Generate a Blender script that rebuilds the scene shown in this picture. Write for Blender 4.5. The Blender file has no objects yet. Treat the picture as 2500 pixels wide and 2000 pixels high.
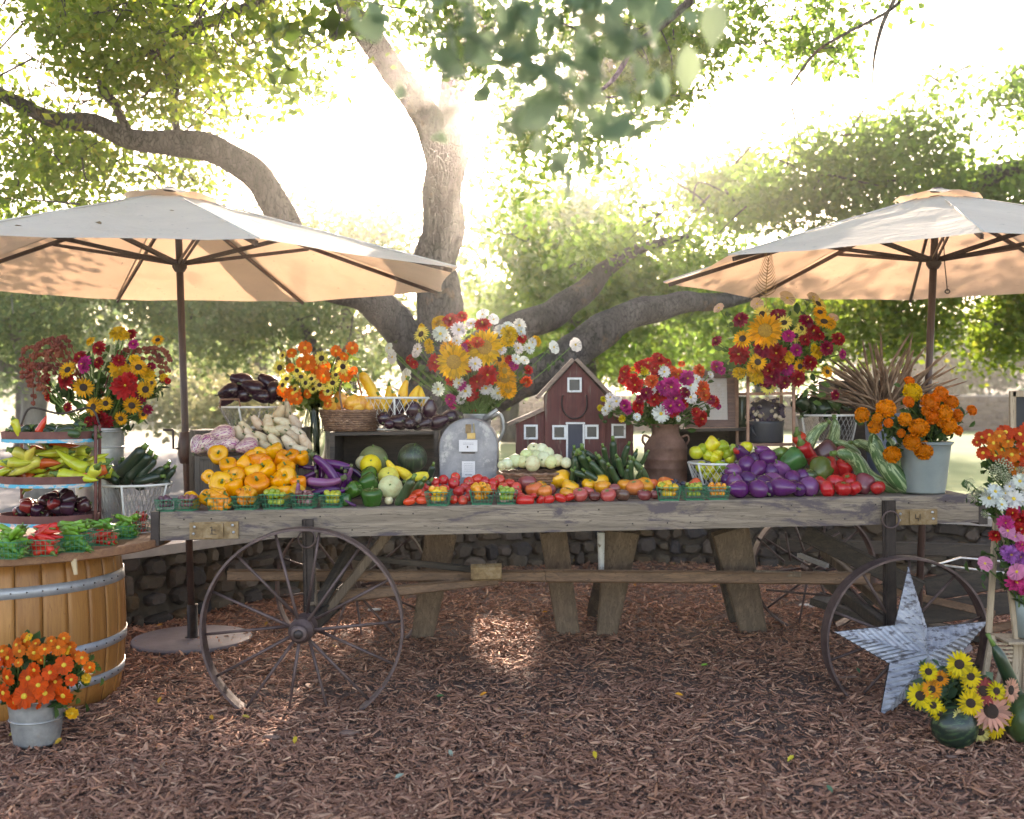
import bpy, bmesh, math, random
import numpy as np
from mathutils import Vector, Matrix, Euler, Quaternion, noise
R = math.radians
random.seed(7); rng = np.random.default_rng(11)
SC = bpy.context.scene
COL = SC.collection
# ------------------------------------------------------------------ camera
F = 2600.0; CAMH = 1.6; HY = 985.0
cd = bpy.data.cameras.new('camera'); cam = bpy.data.objects.new('camera', cd); COL.objects.link(cam)
cam.location = (0, 0, CAMH); cam.rotation_euler = (R(90), 0, 0)
cd.sensor_fit = 'HORIZONTAL'; cd.sensor_width = 36; cd.lens = 36*F/2500; cd.shift_y = (HY-1000)/2500
cd.clip_start = 0.05; cd.clip_end = 2000
cd.dof.use_dof = True; cd.dof.focus_distance = 6.0; cd.dof.aperture_fstop = 2.0
SC.camera = cam
# ------------------------------------------------------------------ sky, sun, exposure
SUN_EL, SUN_AZ = R(17), R(-1)      # in front of the camera, low behind the oak
W = bpy.data.worlds.new('World'); SC.world = W; W.use_nodes = True
nt = W.node_tree; bg = nt.nodes['Background']; sk = nt.nodes.new('ShaderNodeTexSky')
sk.sky_type = 'NISHITA'; sk.sun_disc = False; sk.sun_elevation = SUN_EL; sk.sun_rotation = SUN_AZ
sk.air_density = 0.7; sk.dust_density = 1.0; sk.ozone_density = 1.0
nt.links.new(sk.outputs[0], bg.inputs[0]); bg.inputs[1].default_value = 0.15
sd = bpy.data.lights.new('sun', 'SUN'); sun = bpy.data.objects.new('sun', sd); COL.objects.link(sun)
sd.energy = 5.0; sd.angle = R(0.5); sd.color = (1.0, 0.97, 0.95)
SDIR = Vector((math.sin(SUN_AZ)*math.cos(SUN_EL), math.cos(SUN_AZ)*math.cos(SUN_EL), math.sin(SUN_EL)))
sun.rotation_euler = SDIR.to_track_quat('Z', 'Y').to_euler()
VS = SC.view_settings; VS.view_transform = 'Standard'; VS.look = 'None'; VS.exposure = 2.5; VS.gamma = 1; VS.use_white_balance = True; VS.white_balance_temperature = 8700; VS.white_balance_tint = 18
SC.cycles.use_denoising = True
try: SC.cycles.denoiser = 'OPENIMAGEDENOISE'
except Exception: pass
SC.cycles.max_bounces = 6; SC.cycles.diffuse_bounces = 3; SC.cycles.glossy_bounces = 2
SC.cycles.transmission_bounces = 4; SC.cycles.transparent_max_bounces = 6; SC.cycles.volume_bounces = 0
SC.cycles.caustics_reflective = False; SC.cycles.caustics_refractive = False
SC.cycles.use_adaptive_sampling = True; SC.cycles.adaptive_threshold = 0.02; SC.cycles.sample_clamp_indirect = 6
# ------------------------------------------------------------------ helpers
def U(px, py, D): return Vector(((px-1250)*D/F, D, CAMH-(py-HY)*D/F))
def G(px, py): D = CAMH*F/(py-HY); return U(px, py, D)
def tag(o, label=None, cat=None, group=None, kind=None):
    if label: o['label'] = label
    if cat: o['category'] = cat
    if group: o['group'] = group
    if kind: o['kind'] = kind
    return o
def thing(name, label, cat, loc=(0, 0, 0), group=None, rot=(0, 0, 0)):
    o = bpy.data.objects.new(name, None); COL.objects.link(o); o.empty_display_size = 0.05
    o.location = loc; o.rotation_euler = rot
    return tag(o, label, cat, group)
def frame_of(r0, axis):
    a = Vector(axis).normalized(); t = Vector((0, 0, 1)) if abs(a.z) < 0.95 else Vector((1, 0, 0))
    u = t.cross(a).normalized(); return u, a.cross(u).normalized(), a
class MB:
    def __init__(s): s.v = []; s.f = []; s.sm = []; s.mi = []; s.m = 0
    def add(s, vs, fs, smooth=False):
        b = len(s.v); s.v += [tuple(v) for v in vs]
        s.f += [tuple(b+i for i in f) for f in fs]; s.sm += [smooth]*len(fs); s.mi += [s.m]*len(fs); return s
    def box(s, c, size, mat=None, taper=1.0, bev=0.0):
        x, y, z = [q/2 for q in size]; c = Vector(c)
        vs = []
        for (sx, sy, sz) in ((-1,-1,-1),(1,-1,-1),(1,1,-1),(-1,1,-1),(-1,-1,1),(1,-1,1),(1,1,1),(-1,1,1)):
            t = taper if sz > 0 else 1; p = Vector((sx*x*t, sy*y*t, sz*z))
            vs.append(c + (mat @ p if mat else p))
        return s.add(vs, [(0,3,2,1),(4,5,6,7),(0,1,5,4),(1,2,6,5),(2,3,7,6),(3,0,4,7)])
    def bar(s, p0, p1, w, h, up=(0, 0, 1), ends=None):
        p0, p1 = Vector(p0), Vector(p1); a = (p1-p0); L = a.length; a.normalize()
        u = Vector(up).cross(a)
        if u.length < 1e-4: u = Vector((0, 1, 0)).cross(a)
        u.normalize(); n = a.cross(u).normalized()
        w2 = w if ends is None else ends[0]; h2 = h if ends is None else ends[1]
        c = 0.12*min(w, h); vs = []
        for p, ww, hh in ((p0, w, h), (p1, w2, h2)):   # chamfered corners
            for su, sn in ((-1,-1),(1,-1),(1,1),(-1,1)):
                A = p+u*(su*(ww/2-c))+n*(sn*hh/2); B = p+u*(su*ww/2)+n*(sn*(hh/2-c))
                vs += [A, B] if (su*sn > 0) else [B, A]
        n8 = 8; fs = [tuple(range(7, -1, -1)), tuple(range(8, 16))]
        for i in range(8): j = (i+1) % 8; fs.append((i, j, 8+j, 8+i))
        # keep order consistent
        return s.add(vs, fs)
    def tube(s, pts, rad, n=8, caps=True, closed=False, flat=1.0, smooth=True):
        pts = [Vector(p) for p in pts]; m = len(pts)
        rad = [rad]*m if not hasattr(rad, '__len__') else rad
        vs = []; u0 = None
        for i, p in enumerate(pts):
            a = (pts[(i+1) % m]-pts[i-1]) if closed else (pts[min(i+1, m-1)]-pts[max(i-1, 0)])
            if a.length < 1e-9: a = Vector((0, 0, 1))
            a.normalize()
            if u0 is None: u, w, _ = frame_of(0, a)
            else:
                u = u0-a*u0.dot(a)
                if u.length < 1e-6: u, w, _ = frame_of(0, a)
                u.normalize()
            w = a.cross(u); u0 = u
            for k in range(n):
                t = 2*math.pi*k/n; vs.append(p+u*(math.cos(t)*rad[i])+w*(math.sin(t)*rad[i]*flat))
        fs = []
        for i in range(m if closed else m-1):
            j = (i+1) % m
            for k in range(n):
                l = (k+1) % n; fs.append((i*n+k, i*n+l, j*n+l, j*n+k))
        s.add(vs, fs, smooth)
        if caps and not closed: s.add([], []); b = len(s.v)-m*n; s.f += [tuple(b+k for k in reversed(range(n))), tuple(b+(m-1)*n+k for k in range(n))]; s.sm += [False]*2; s.mi += [s.m]*2
        return s
    def lathe(s, prof, n=24, c=(0, 0, 0), smooth=True, a0=0, lobes=None, closed=False):
        c = Vector(c); vs = []
        for (r, z) in prof:
            for k in range(n):
                t = a0+2*math.pi*k/n; q = r*(lobes(t, z) if lobes else 1)
                vs.append(c+Vector((q*math.cos(t), q*math.sin(t), z)))
        fs = []; m = len(prof)
        for i in range(m if closed else m-1):
            j = (i+1) % m
            for k in range(n):
                l = (k+1) % n; fs.append((i*n+k, i*n+l, j*n+l, j*n+k))
        return s.add(vs, fs, smooth)
    def disc(s, c, r, n=24, up=True, a0=0):
        c = Vector(c); vs = [c+Vector((r*math.cos(a0+2*math.pi*k/n), r*math.sin(a0+2*math.pi*k/n), 0)) for k in range(n)]
        return s.add(vs, [tuple(range(n)) if up else tuple(reversed(range(n)))])
    def xf(s, M, start=0):
        s.v = s.v[:start]+[tuple(M @ Vector(v)) for v in s.v[start:]]; return s
    def mesh(s, name, mats):
        me = bpy.data.meshes.new(name); me.from_pydata(s.v, [], s.f)
        me.polygons.foreach_set('use_smooth', s.sm)
        for m in (mats if isinstance(mats, (list, tuple)) else [mats]): me.materials.append(m)
        if any(s.mi): me.polygons.foreach_set('material_index', s.mi)
        me.update(); return me
    def build(s, name, mats, parent=None, world=True):
        if parent is not None and world:
            o = Vector((0, 0, 0)); p = parent
            while p: o += Vector(p.location); p = p.parent
            s.v = [(v[0]-o.x, v[1]-o.y, v[2]-o.z) for v in s.v]
        ob = bpy.data.objects.new(name, s.mesh(name, mats)); COL.objects.link(ob)
        if parent: ob.parent = parent
        return ob
def own(s_mb, name, mats, label, cat, loc, group=None):
    """one-mesh thing whose origin is at loc, verts given in world space"""
    loc = Vector(loc); s_mb.v = [(v[0]-loc.x, v[1]-loc.y, v[2]-loc.z) for v in s_mb.v]
    ob = bpy.data.objects.new(name, s_mb.mesh(name, mats)); COL.objects.link(ob); ob.location = loc
    return tag(ob, label, cat, group)
def npmesh(name, V, FQ, mat, k=4):
    me = bpy.data.meshes.new(name); nv = len(V); nf = len(FQ)
    me.vertices.add(nv); me.vertices.foreach_set('co', np.ascontiguousarray(V, dtype=np.float32).ravel())
    me.loops.add(nf*k); me.loops.foreach_set('vertex_index', np.ascontiguousarray(FQ, dtype=np.int32).ravel())
    me.polygons.add(nf); me.polygons.foreach_set('loop_start', np.arange(0, nf*k, k, dtype=np.int32))
    me.polygons.foreach_set('loop_total', np.full(nf, k, dtype=np.int32))
    me.materials.append(mat); me.update(calc_edges=True); return me
def npobj(name, V, FQ, mat, parent=None, k=4):
    if parent is not None: V = V-np.array(parent.location)
    ob = bpy.data.objects.new(name, npmesh(name, V, FQ, mat, k)); COL.objects.link(ob)
    if parent: ob.parent = parent
    return ob
def inst(src, loc, rot=None, scale=1.0, parent=None, **kw):
    """copy a thing and its parts (data shared)"""
    c = src.copy(); COL.objects.link(c); c.parent = parent
    M = (rot.to_matrix().to_4x4() if rot is not None else Matrix.Identity(4))
    s = scale if hasattr(scale, '__len__') else (scale,)*3
    M = Matrix.Translation(Vector(loc)) @ M @ Matrix.Diagonal((*s, 1))
    c.matrix_local = M
    for ch in src.children:
        d = ch.copy(); COL.objects.link(d); d.parent = c
        for g in ch.children:
            e = g.copy(); COL.objects.link(e); e.parent = d
    return c
# ------------------------------------------------------------------ materials
def NM(name):
    m = bpy.data.materials.new(name); m.use_nodes = True; t = m.node_tree
    return m, t, t.nodes['Principled BSDF']
def N(t, ty, **kw):
    n = t.nodes.new('ShaderNode'+ty)
    for k, v in kw.items():
        if k.startswith('_'): setattr(n, k[1:], v)
        else: n.inputs[k.replace('9', ' ')].default_value = v
    return n
def L(t, a, b): t.links.new(a, b)
def ramp(t, src, stops, interp='LINEAR'):
    n = t.nodes.new('ShaderNodeValToRGB'); e = n.color_ramp.elements; n.color_ramp.interpolation = interp
    while len(e) < len(stops): e.new(0.5)
    for i, (p, c) in enumerate(stops):
        e[i].position = p; e[i].color = (*c, 1) if len(c) == 3 else c
    L(t, src, n.inputs[0]); return n.outputs[0]
def coords(t, stretch=(1, 1, 1), kind='Object'):
    tc = t.nodes.new('ShaderNodeTexCoord'); mp = t.nodes.new('ShaderNodeMapping')
    mp.inputs['Scale'].default_value = stretch; L(t, tc.outputs[kind], mp.inputs[0]); return mp.outputs[0]
def noise_n(t, vec, scale, detail=4, rough=0.6, dist=0.0):
    n = N(t, 'TexNoise', Scale=scale, Detail=detail, Roughness=rough, Distortion=dist); L(t, vec, n.inputs['Vector']); return n.outputs['Fac']
def bump(t, b, h, strength, dist=0.01):
    n = N(t, 'Bump', Strength=strength, Distance=dist); L(t, h, n.inputs['Height']); L(t, n.outputs[0], b.inputs['Normal'])
def mixc(t, f, a, b, mode='MIX'):
    n = t.nodes.new('ShaderNodeMix'); n.data_type = 'RGBA'; n.blend_type = mode
    for i, x in ((6, a), (7, b)):
        if isinstance(x, tuple): n.inputs[i].default_value = (*x, 1)
        else: L(t, x, n.inputs[i])
    if isinstance(f, (int, float)): n.inputs[0].default_value = f
    else: L(t, f, n.inputs[0])
    return n.outputs[2]
def mat_n(name, stops, scale=8, rough=0.7, metal=0, bumps=0.3, bdist=0.005, stretch=(1, 1, 1), detail=5, spec=0.5, dist=0.0, stain=None):
    m, t, b = NM(name); v = coords(t, stretch); n = noise_n(t, v, scale, detail, 0.65, dist)
    c = ramp(t, n, stops)
    if stain:   # (colour, scale, low, high)
        n2 = noise_n(t, v, stain[1], 6, 0.7); f = ramp(t, n2, [(stain[2], (0, 0, 0)), (stain[3], (1, 1, 1))])
        c = mixc(t, f, c, stain[0])
    L(t, c, b.inputs['Base Color'])
    b.inputs['Roughness'].default_value = rough; b.inputs['Metallic'].default_value = metal
    b.inputs['Specular IOR Level'].default_value = spec
    if bumps: bump(t, b, noise_n(t, v, scale*3, 5, 0.7), bumps, bdist)
    return m
def vary(m, lo=(.72, .66, .6), hi=(1, 1, 1)):
    t = m.node_tree; b = t.nodes['Principled BSDF']; old = b.inputs['Base Color'].links[0].from_socket; oi = t.nodes.new('ShaderNodeObjectInfo')
    L(t, mixc(t, 1.0, old, ramp(t, oi.outputs['Random'], [(0, lo), (1, hi)]), 'MULTIPLY'), b.inputs['Base Color']); return m
def mat_wood(name, light, mid, dark, ax='x', scale=1.0, rough=0.75, stain=None, bumps=0.5, stain_thr=(0.56, 0.66)):
    st = {'x': (0.35, 9, 9), 'y': (9, 0.35, 9), 'z': (9, 9, 0.35)}[ax]
    m, t, b = NM(name); v = coords(t, tuple(q*scale for q in st)); n = noise_n(t, v, 3.0, 8, 0.7, 0.6)
    c = ramp(t, n, [(0.28, mid), (0.45, mid), (0.62, light)])
    fine = noise_n(t, coords(t, tuple(q*scale*4 for q in st)), 3.0, 6, 0.7, 0.8)
    c = mixc(t, ramp(t, fine, [(0.33, (1, 1, 1)), (0.47, (0, 0, 0))]), c, mixc(t, .45, dark, mid))
    crack = noise_n(t, coords(t, tuple(q*scale*1.7 for q in st)), 2.3, 2, 0.5, 0.3)
    c = mixc(t, ramp(t, crack, [(0.485, (0, 0, 0)), (0.498, (1, 1, 1)), (0.502, (1, 1, 1)), (0.515, (0, 0, 0))]), c, mixc(t, .6, mid, dark))
    if stain:
        n2 = noise_n(t, coords(t, (1.3, 3.5, 5) if ax == 'x' else (5, 5, 1.2)), 2.2, 8, 0.75, 0.5)
        c = mixc(t, ramp(t, n2, [(stain_thr[0], (0, 0, 0)), (stain_thr[1], (1, 1, 1))]), c, stain)
    L(t, c, b.inputs['Base Color']); b.inputs['Roughness'].default_value = rough
    bump(t, b, n, bumps, 0.006); return m
def mat_leaf(name, cols, trans=0.45, tcol=None, rough=0.55, spec=0.3):
    """leaf or petal: colour varies leaf by leaf; light passes through"""
    m, t, b = NM(name); g = t.nodes.new('ShaderNodeNewGeometry')
    n = len(cols); c = ramp(t, g.outputs['Random Per Island'], [(i/max(1, n-1), q) for i, q in enumerate(cols)])
    L(t, c, b.inputs['Base Color']); b.inputs['Roughness'].default_value = rough; b.inputs['Specular IOR Level'].default_value = spec
    tr = t.nodes.new('ShaderNodeBsdfTranslucent')
    L(t, mixc(t, 1.0, c, tcol or (1, 1, 1), 'MULTIPLY') if tcol else c, tr.inputs['Color'])
    mx = t.nodes.new('ShaderNodeMixShader'); mx.inputs[0].default_value = trans
    L(t, b.outputs[0], mx.inputs[1]); L(t, tr.outputs[0], mx.inputs[2]); L(t, mx.outputs[0], t.nodes['Material Output'].inputs[0]); return m
# ------------------------------------------------------------------ setting: ground
SUNP = U(1205, 1600, G(1205, 1600).y); SUNP.z = 0      # sunlit patch of mulch
def mat_bark(name, dark, mid, light):
    m, t, b = NM(name); v = coords(t, (1.4, 1.4, .45)); n = noise_n(t, v, 5, 8, .75, .6)
    vo = t.nodes.new('ShaderNodeTexVoronoi'); vo.feature = 'DISTANCE_TO_EDGE'; vo.inputs['Scale'].default_value = 26; wv = N(t, 'TexNoise', Scale=6, Detail=4)
    L(t, v, wv.inputs['Vector']); L(t, mixc(t, .12, v, wv.outputs['Color']), vo.inputs['Vector'])
    crk = ramp(t, vo.outputs['Distance'], [(.0, (0, 0, 0)), (.09, (1, 1, 1))])
    c = ramp(t, n, [(.28, dark), (.5, mid), (.7, light)]); c = mixc(t, .75, c, crk, 'MULTIPLY')
    st = noise_n(t, coords(t), 1.3, 5, .7); c = mixc(t, ramp(t, st, [(.58, (0, 0, 0)), (.70, (1, 1, 1))]), c, (.24, .135, .07))
    L(t, c, b.inputs['Base Color']); b.inputs['Roughness'].default_value = .95
    h = mixc(t, .5, n, crk); bump(t, b, h, 1.0, .03); return m
m_bark = mat_bark('bark', (.034, .030, .028), (.085, .074, .068), (.155, .138, .128))
m_bark2 = mat_n('bark_pale', [(0.3, (.10, .085, .07)), (0.7, (.28, .25, .22))], 5, 0.9, bumps=0.8, bdist=0.02, stretch=(1.5, 1.5, .5))
m_soil = mat_n('soil', [(0.3, (.07, .040, .030)), (0.55, (.18, .105, .08)), (0.75, (.32, .20, .155))], 60, 0.95, bumps=0.9, bdist=0.02)
m_chip = mat_leaf('wood_chip', [(0.121, 0.049, 0.029), (0.327, 0.147, 0.094), (0.484, 0.237, 0.155), (0.206, 0.09, 0.057), (0.629, 0.342, 0.22), (0.363, 0.171, 0.11), (0.109, 0.046, 0.029), (0.532, 0.266, 0.172), (0.266, 0.123, 0.082), (0.436, 0.199, 0.114), (0.169, 0.081, 0.057), (0.799, 0.475, 0.311)], 0.0, rough=0.85)
def ground_far():
    m, t, b = NM('dry_grass'); v = coords(t); n = noise_n(t, v, 0.25, 6, 0.7)
    L(t, ramp(t, n, [(0.35, (.08, .10, .03)), (0.5, (.15, .15, .06)), (0.65, (.22, .20, .10))]), b.inputs['Base Color'])
    b.inputs['Roughness'].default_value = 0.95; return m
mb = MB(); mb.add([(-260, -4, 0), (260, -4, 0), (260, 418, 0), (-260, 418, 0)], [(0, 1, 2, 3)])
o = mb.build('ground', ground_far()); tag(o, 'dry grassy ground reaching to the trees', 'ground', kind='structure')
# mulch bed sheet: gently uneven
def mz(x, y):
    h = 0.035*noise.noise(Vector((x*0.9, y*0.9, 3.1)))+0.020*noise.noise(Vector((x*3.1, y*3.1, 0)))
    return max(0.006, 0.032+h)
nx, ny = 90, 80; V = []; FQ = []
for j in range(ny+1):
    for i in range(nx+1):
        x = -7+14*i/nx; y = 2.5+9.3*j/ny; V.append((x, y, mz(x, y)))
for j in range(ny):
    for i in range(nx):
        a = j*(nx+1)+i; FQ.append((a, a+1, a+nx+2, a+nx+1))
o = npobj('mulch_bed', np.array(V), np.array(FQ), m_soil); tag(o, 'dark brown mulch bed under the wagon', 'ground', kind='structure')
def chips(n, ylo, yhi, s0, s1, seed, name, label, zoff=0.0):
    r = np.random.default_rng(seed); P = []
    y = ylo+(yhi-ylo)*r.random(n)**1.35; x = (r.random(n)*2-1)*(0.52*y+0.35)
    nz = np.array([noise.noise(Vector((p*1.1, q*1.1, 5))) for p, q in zip(x, y)]); kp = (nz > -.24) | (r.random(n) < .6); x = x[kp]; y = y[kp]; n = len(x)
    L_ = s0+(s1-s0)*r.random(n)**3.0; Wd = L_*(0.10+0.20*r.random(n)); Wd = np.minimum(Wd, 0.009+0.010*r.random(n)**2); Wd = np.where(r.random(n) < .03, Wd*2.4, Wd); T = 0.0015+0.004*r.random(n)
    yaw = r.random(n)*6.283; pit = r.normal(0, .30, n); rol = r.normal(0, .5, n)
    cy, sy, cp, sp, cr, sr = np.cos(yaw), np.sin(yaw), np.cos(pit), np.sin(pit), np.cos(rol), np.sin(rol)
    ax = np.stack([cy*cp, sy*cp, sp], 1); up = np.stack([-cy*sp*cr-sy*sr*0, -sy*sp*cr, cp*cr], 1)
    sd_ = np.cross(up, ax); sd_ /= np.linalg.norm(sd_, axis=1)[:, None]; up = np.cross(ax, sd_)
    sd2 = sd_*cr[:, None]+up*sr[:, None]; up2 = np.cross(ax, sd2)
    z = np.array([mz(a, b) for a, b in zip(x, y)])+0.004+0.014*r.random(n)+zoff
    C = np.stack([x, y, z], 1); hl, hw, ht = (L_/2)[:, None], (Wd/2)[:, None], (T/2)[:, None]
    skew = (r.random(n)-.5)[:, None]*hl*0.5; bend = up2*(r.normal(0, .06, n)[:, None]*hl)
    tip = (0.25+0.6*r.random(n))[:, None]
    vs = [C-ax*hl-sd2*hw*tip, C-ax*hl+ax*skew+sd2*hw*tip, C+sd2*hw+bend, C+ax*hl+sd2*hw*tip*.7, C+ax*hl-ax*skew-sd2*hw*tip, C-sd2*hw+bend]
    top = [v+up2*ht for v in vs]; bot = [v-up2*ht for v in vs]
    VV = np.stack(top+bot, 1).reshape(-1, 3)
    b = (np.arange(n)*12)[:, None]
    q = [(0, 1, 2, 5), (5, 2, 3, 4)]+[(i, i+6, (i+1) % 6+6, (i+1) % 6) for i in range(6)]
    FQ = np.concatenate([b+np.array(f)[None, :] for f in q], 0)
    o = npobj(name, VV, FQ, m_chip); tag(o, label, 'mulch', kind='stuff'); return o
chips(135000, 3.9, 10.6, 0.007, 0.095, 3, 'wood_chips', 'reddish brown shredded bark and wood chip mulch')
# road, lawn
m_asph = mat_n('asphalt', [(0.3, (.055, .06, .075)), (0.7, (.085, .095, .115))], 3, 0.9, bumps=0.2)
mb = MB(); mb.add([(-60, 15.5, .004), (-3.4, 13.5, .004), (-3.9, 19, .004), (-7, 45, .004), (-60, 70, .004)], [(0, 1, 2, 3, 4)])
tag(mb.build('road', m_asph), 'pale grey road behind the barrel stand', 'road', kind='structure')
m_lawn = mat_n('lawn_grass', [(0.3, (.045, .10, .015)), (0.5, (.085, .155, .025)), (0.7, (.15, .20, .045))], .35, 0.95, bumps=0, detail=7)
mb = MB(); mb.add([(-2.2, 13.2, .008), (34, 12.0, .008), (60, 62, .008), (-6, 62, .008)], [(0, 1, 2, 3)])
tag(mb.build('lawn', m_lawn), 'sunlit lawn stretching to the far stone wall', 'lawn', kind='structure')
# ------------------------------------------------------------------ stone walls
m_cap = mat_n('concrete_cap', [(0.3, (.30, .27, .25)), (0.7, (.50, .46, .43))], 5, 0.9, bumps=0.4)
m_mortar = mat_n('mortar', [(0.3, (.05, .04, .033)), (0.7, (.11, .09, .07))], 9, 0.95, bumps=0.5)
m_stone = mat_leaf('field_stone', [(0.062, 0.049, 0.041), (0.124, 0.093, 0.066), (0.046, 0.043, 0.047), (0.161, 0.128, 0.094), (0.087, 0.07, 0.061), (0.149, 0.099, 0.055), (0.074, 0.067, 0.069), (0.186, 0.145, 0.116)], 0.0, rough=0.9)
def _sb():
    t = m_stone.node_tree; b = t.nodes['Principled BSDF']; v = coords(t); n = noise_n(t, v, 9, 6, .7)
    old = b.inputs['Base Color'].links[0].from_socket; L(t, mixc(t, 0.55, old, ramp(t, n, [(0.3, (.35, .35, .35)), (.7, (1, 1, 1))]), 'MULTIPLY'), b.inputs['Base Color'])
    bump(t, b, n, 0.8, 0.02)
_sb()
def catmull(P, k=8):
    P = [Vector(p) for p in P]; out = []
    for i in range(len(P)-1):
        a, b, c, d = P[max(i-1, 0)], P[i], P[i+1], P[min(i+2, len(P)-1)]
        for j in range(k):
            t = j/k; out.append(.5*((2*b)+(c-a)*t+(2*a-5*b+4*c-d)*t*t+(3*b-a-3*c+d)*t**3))
    out.append(P[-1]); return out
def stone_wall(name, label, pts, h, th, rows, sw, cap=True, seed=1):
    rr = random.Random(seed); path = catmull([(*p, 0) for p in pts], 10)
    root = thing(name, label, 'stone wall', path[len(path)//2])
    nrm = []
    for i in range(len(path)):
        a = (path[min(i+1, len(path)-1)]-path[max(i-1, 0)]).normalized(); nrm.append(Vector((-a.y, a.x, 0)))
    def ring(off0, off1, z0, z1, mb):
        vs = []
        for p, n in zip(path, nrm):
            for o_, z in ((off0, z0), (off1, z0), (off1, z1), (off0, z1)): vs.append(p+n*o_+Vector((0, 0, z)))
        fs = [(0, 1, 2, 3), tuple(len(vs)-4+k for k in (3, 2, 1, 0))]
        for i in range(len(path)-1):
            for k in range(4): l = (k+1) % 4; fs.append((4*i+k, 4*i+4+k, 4*i+4+l, 4*i+l))
        mb.add(vs, fs)
    mb = MB(); ring(0.03, th, -0.05, h, mb); mb.build('wall_core', m_mortar, root)
    if cap: mb = MB(); ring(-0.05, th+.05, h, h+.07, mb); mb.build('wall_cap', m_cap, root)
    mb = MB(); cum = [0]
    for i in range(1, len(path)): cum.append(cum[-1]+(path[i]-path[i-1]).length)
    def at(s_):
        s_ = min(max(s_, 0), cum[-1]-1e-5)
        for i in range(1, len(cum)):
            if cum[i] >= s_: t = (s_-cum[i-1])/(cum[i]-cum[i-1]); return path[i-1].lerp(path[i], t), nrm[i]
    rh = h/rows
    for r_ in range(rows):
        s_ = -rr.random()*sw
        while s_ < cum[-1]:
            w = sw*rr.uniform(.5, 1.7); hh = rh*rr.uniform(.7, 1.45); p, n = at(s_+w/2)
            c = p+Vector((0, 0, rh*(r_+.5)+rr.uniform(-.02, .02)*h*2)); t_ = Vector((n.y, -n.x, 0)); rot = rr.uniform(-.35, .35)
            nn = 7; vs = []; fs = []
            rad = [rr.uniform(.74, 1.16) for _ in range(nn)]
            for lv, (q, dpt) in enumerate(((1.0, .03), (.93, -.005), (.62, -.04))):
                for k in range(nn):
                    an = 6.283*k/nn+rot; ex = abs(math.cos(an))**.7*math.copysign(1, math.cos(an)); ez = abs(math.sin(an))**.7*math.copysign(1, math.sin(an))
                    vs.append(c+t_*(ex*w*.49*q*rad[k])+Vector((0, 0, ez*hh*.49*q*rad[k]))+n*(dpt*(1 if h < 1 else 2.5)))
            for a_ in range(2):
                for k in range(nn): l = (k+1) % nn; fs.append((a_*nn+k, a_*nn+l, (a_+1)*nn+l, (a_+1)*nn+k))
            fs.append(tuple(2*nn+k for k in range(nn)))
            mb.add(vs, fs, False); s_ += w*.93
    mb.build('stone_facing', m_stone, root); return root
stone_wall('stone_wall', 'low curved fieldstone wall with pale flat cap behind the wagon', [(-4.2, 6.9), (-3.2, 7.15), (-2.62, 7.5), (-2.15, 8.2), (-1.5, 9.15), (-.2, 10.15), (1.4, 10.45), (2.9, 10.05), (4.2, 9.4), (5.2, 8.3)], 0.52, 0.42, 4, 0.17, seed=4)
stone_wall('retaining_wall', 'long high stone retaining wall at the far end of the lawn', [(-6, 61), (12, 61.5), (30, 61), (52, 60)], 2.0, 0.8, 6, 0.7, seed=9)
# ------------------------------------------------------------------ foliage
def leaf_mesh(name, C, size, mat, parent, seed=0, droop=0.0, shape='diamond'):
    """C: (n,3) leaf centres"""
    r = np.random.default_rng(seed); n = len(C)
    d = r.normal(size=(n, 3)); d[:, 2] -= droop; d /= np.linalg.norm(d, axis=1)[:, None]
    w = r.normal(size=(n, 3)); w = np.cross(d, w); w /= np.linalg.norm(w, axis=1)[:, None]; nrm = np.cross(d, w)
    s = size*(0.6+0.8*r.random(n))[:, None]; f = s*.16
    if shape == 'diamond':
        vs = [C-d*s*.5, C+w*s*.30+nrm*f, C+d*s*.5, C-w*s*.30+nrm*f]
        VV = np.stack(vs, 1).reshape(-1, 3); b = (np.arange(n)*4)[:, None]; FQ = b+np.arange(4)[None, :]
    else:
        vs = [C-d*s*.5, C+w*s*.24-d*s*.22+nrm*f, C+w*s*.28+d*s*.12+nrm*f, C+d*s*.5, C-w*s*.28+d*s*.12+nrm*f, C-w*s*.24-d*s*.22+nrm*f]
        VV = np.stack(vs, 1).reshape(-1, 3); b = (np.arange(n)*6)[:, None]
        FQ = np.concatenate([b+np.array(q)[None, :] for q in ((0, 1, 2, 3), (0, 3, 4, 5))], 0)
    return npobj(name, VV, FQ, mat, parent)
SUNT = np.array(SDIR); 
def sun_gap(C, P0=None, rad=0.30):
    P0 = np.array(SUNP if P0 is None else P0); v = C-P0; t = v @ SUNT; d = np.linalg.norm(v-t[:, None]*SUNT, axis=1)
    return C[(d > rad) | (t < 0)]
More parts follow.
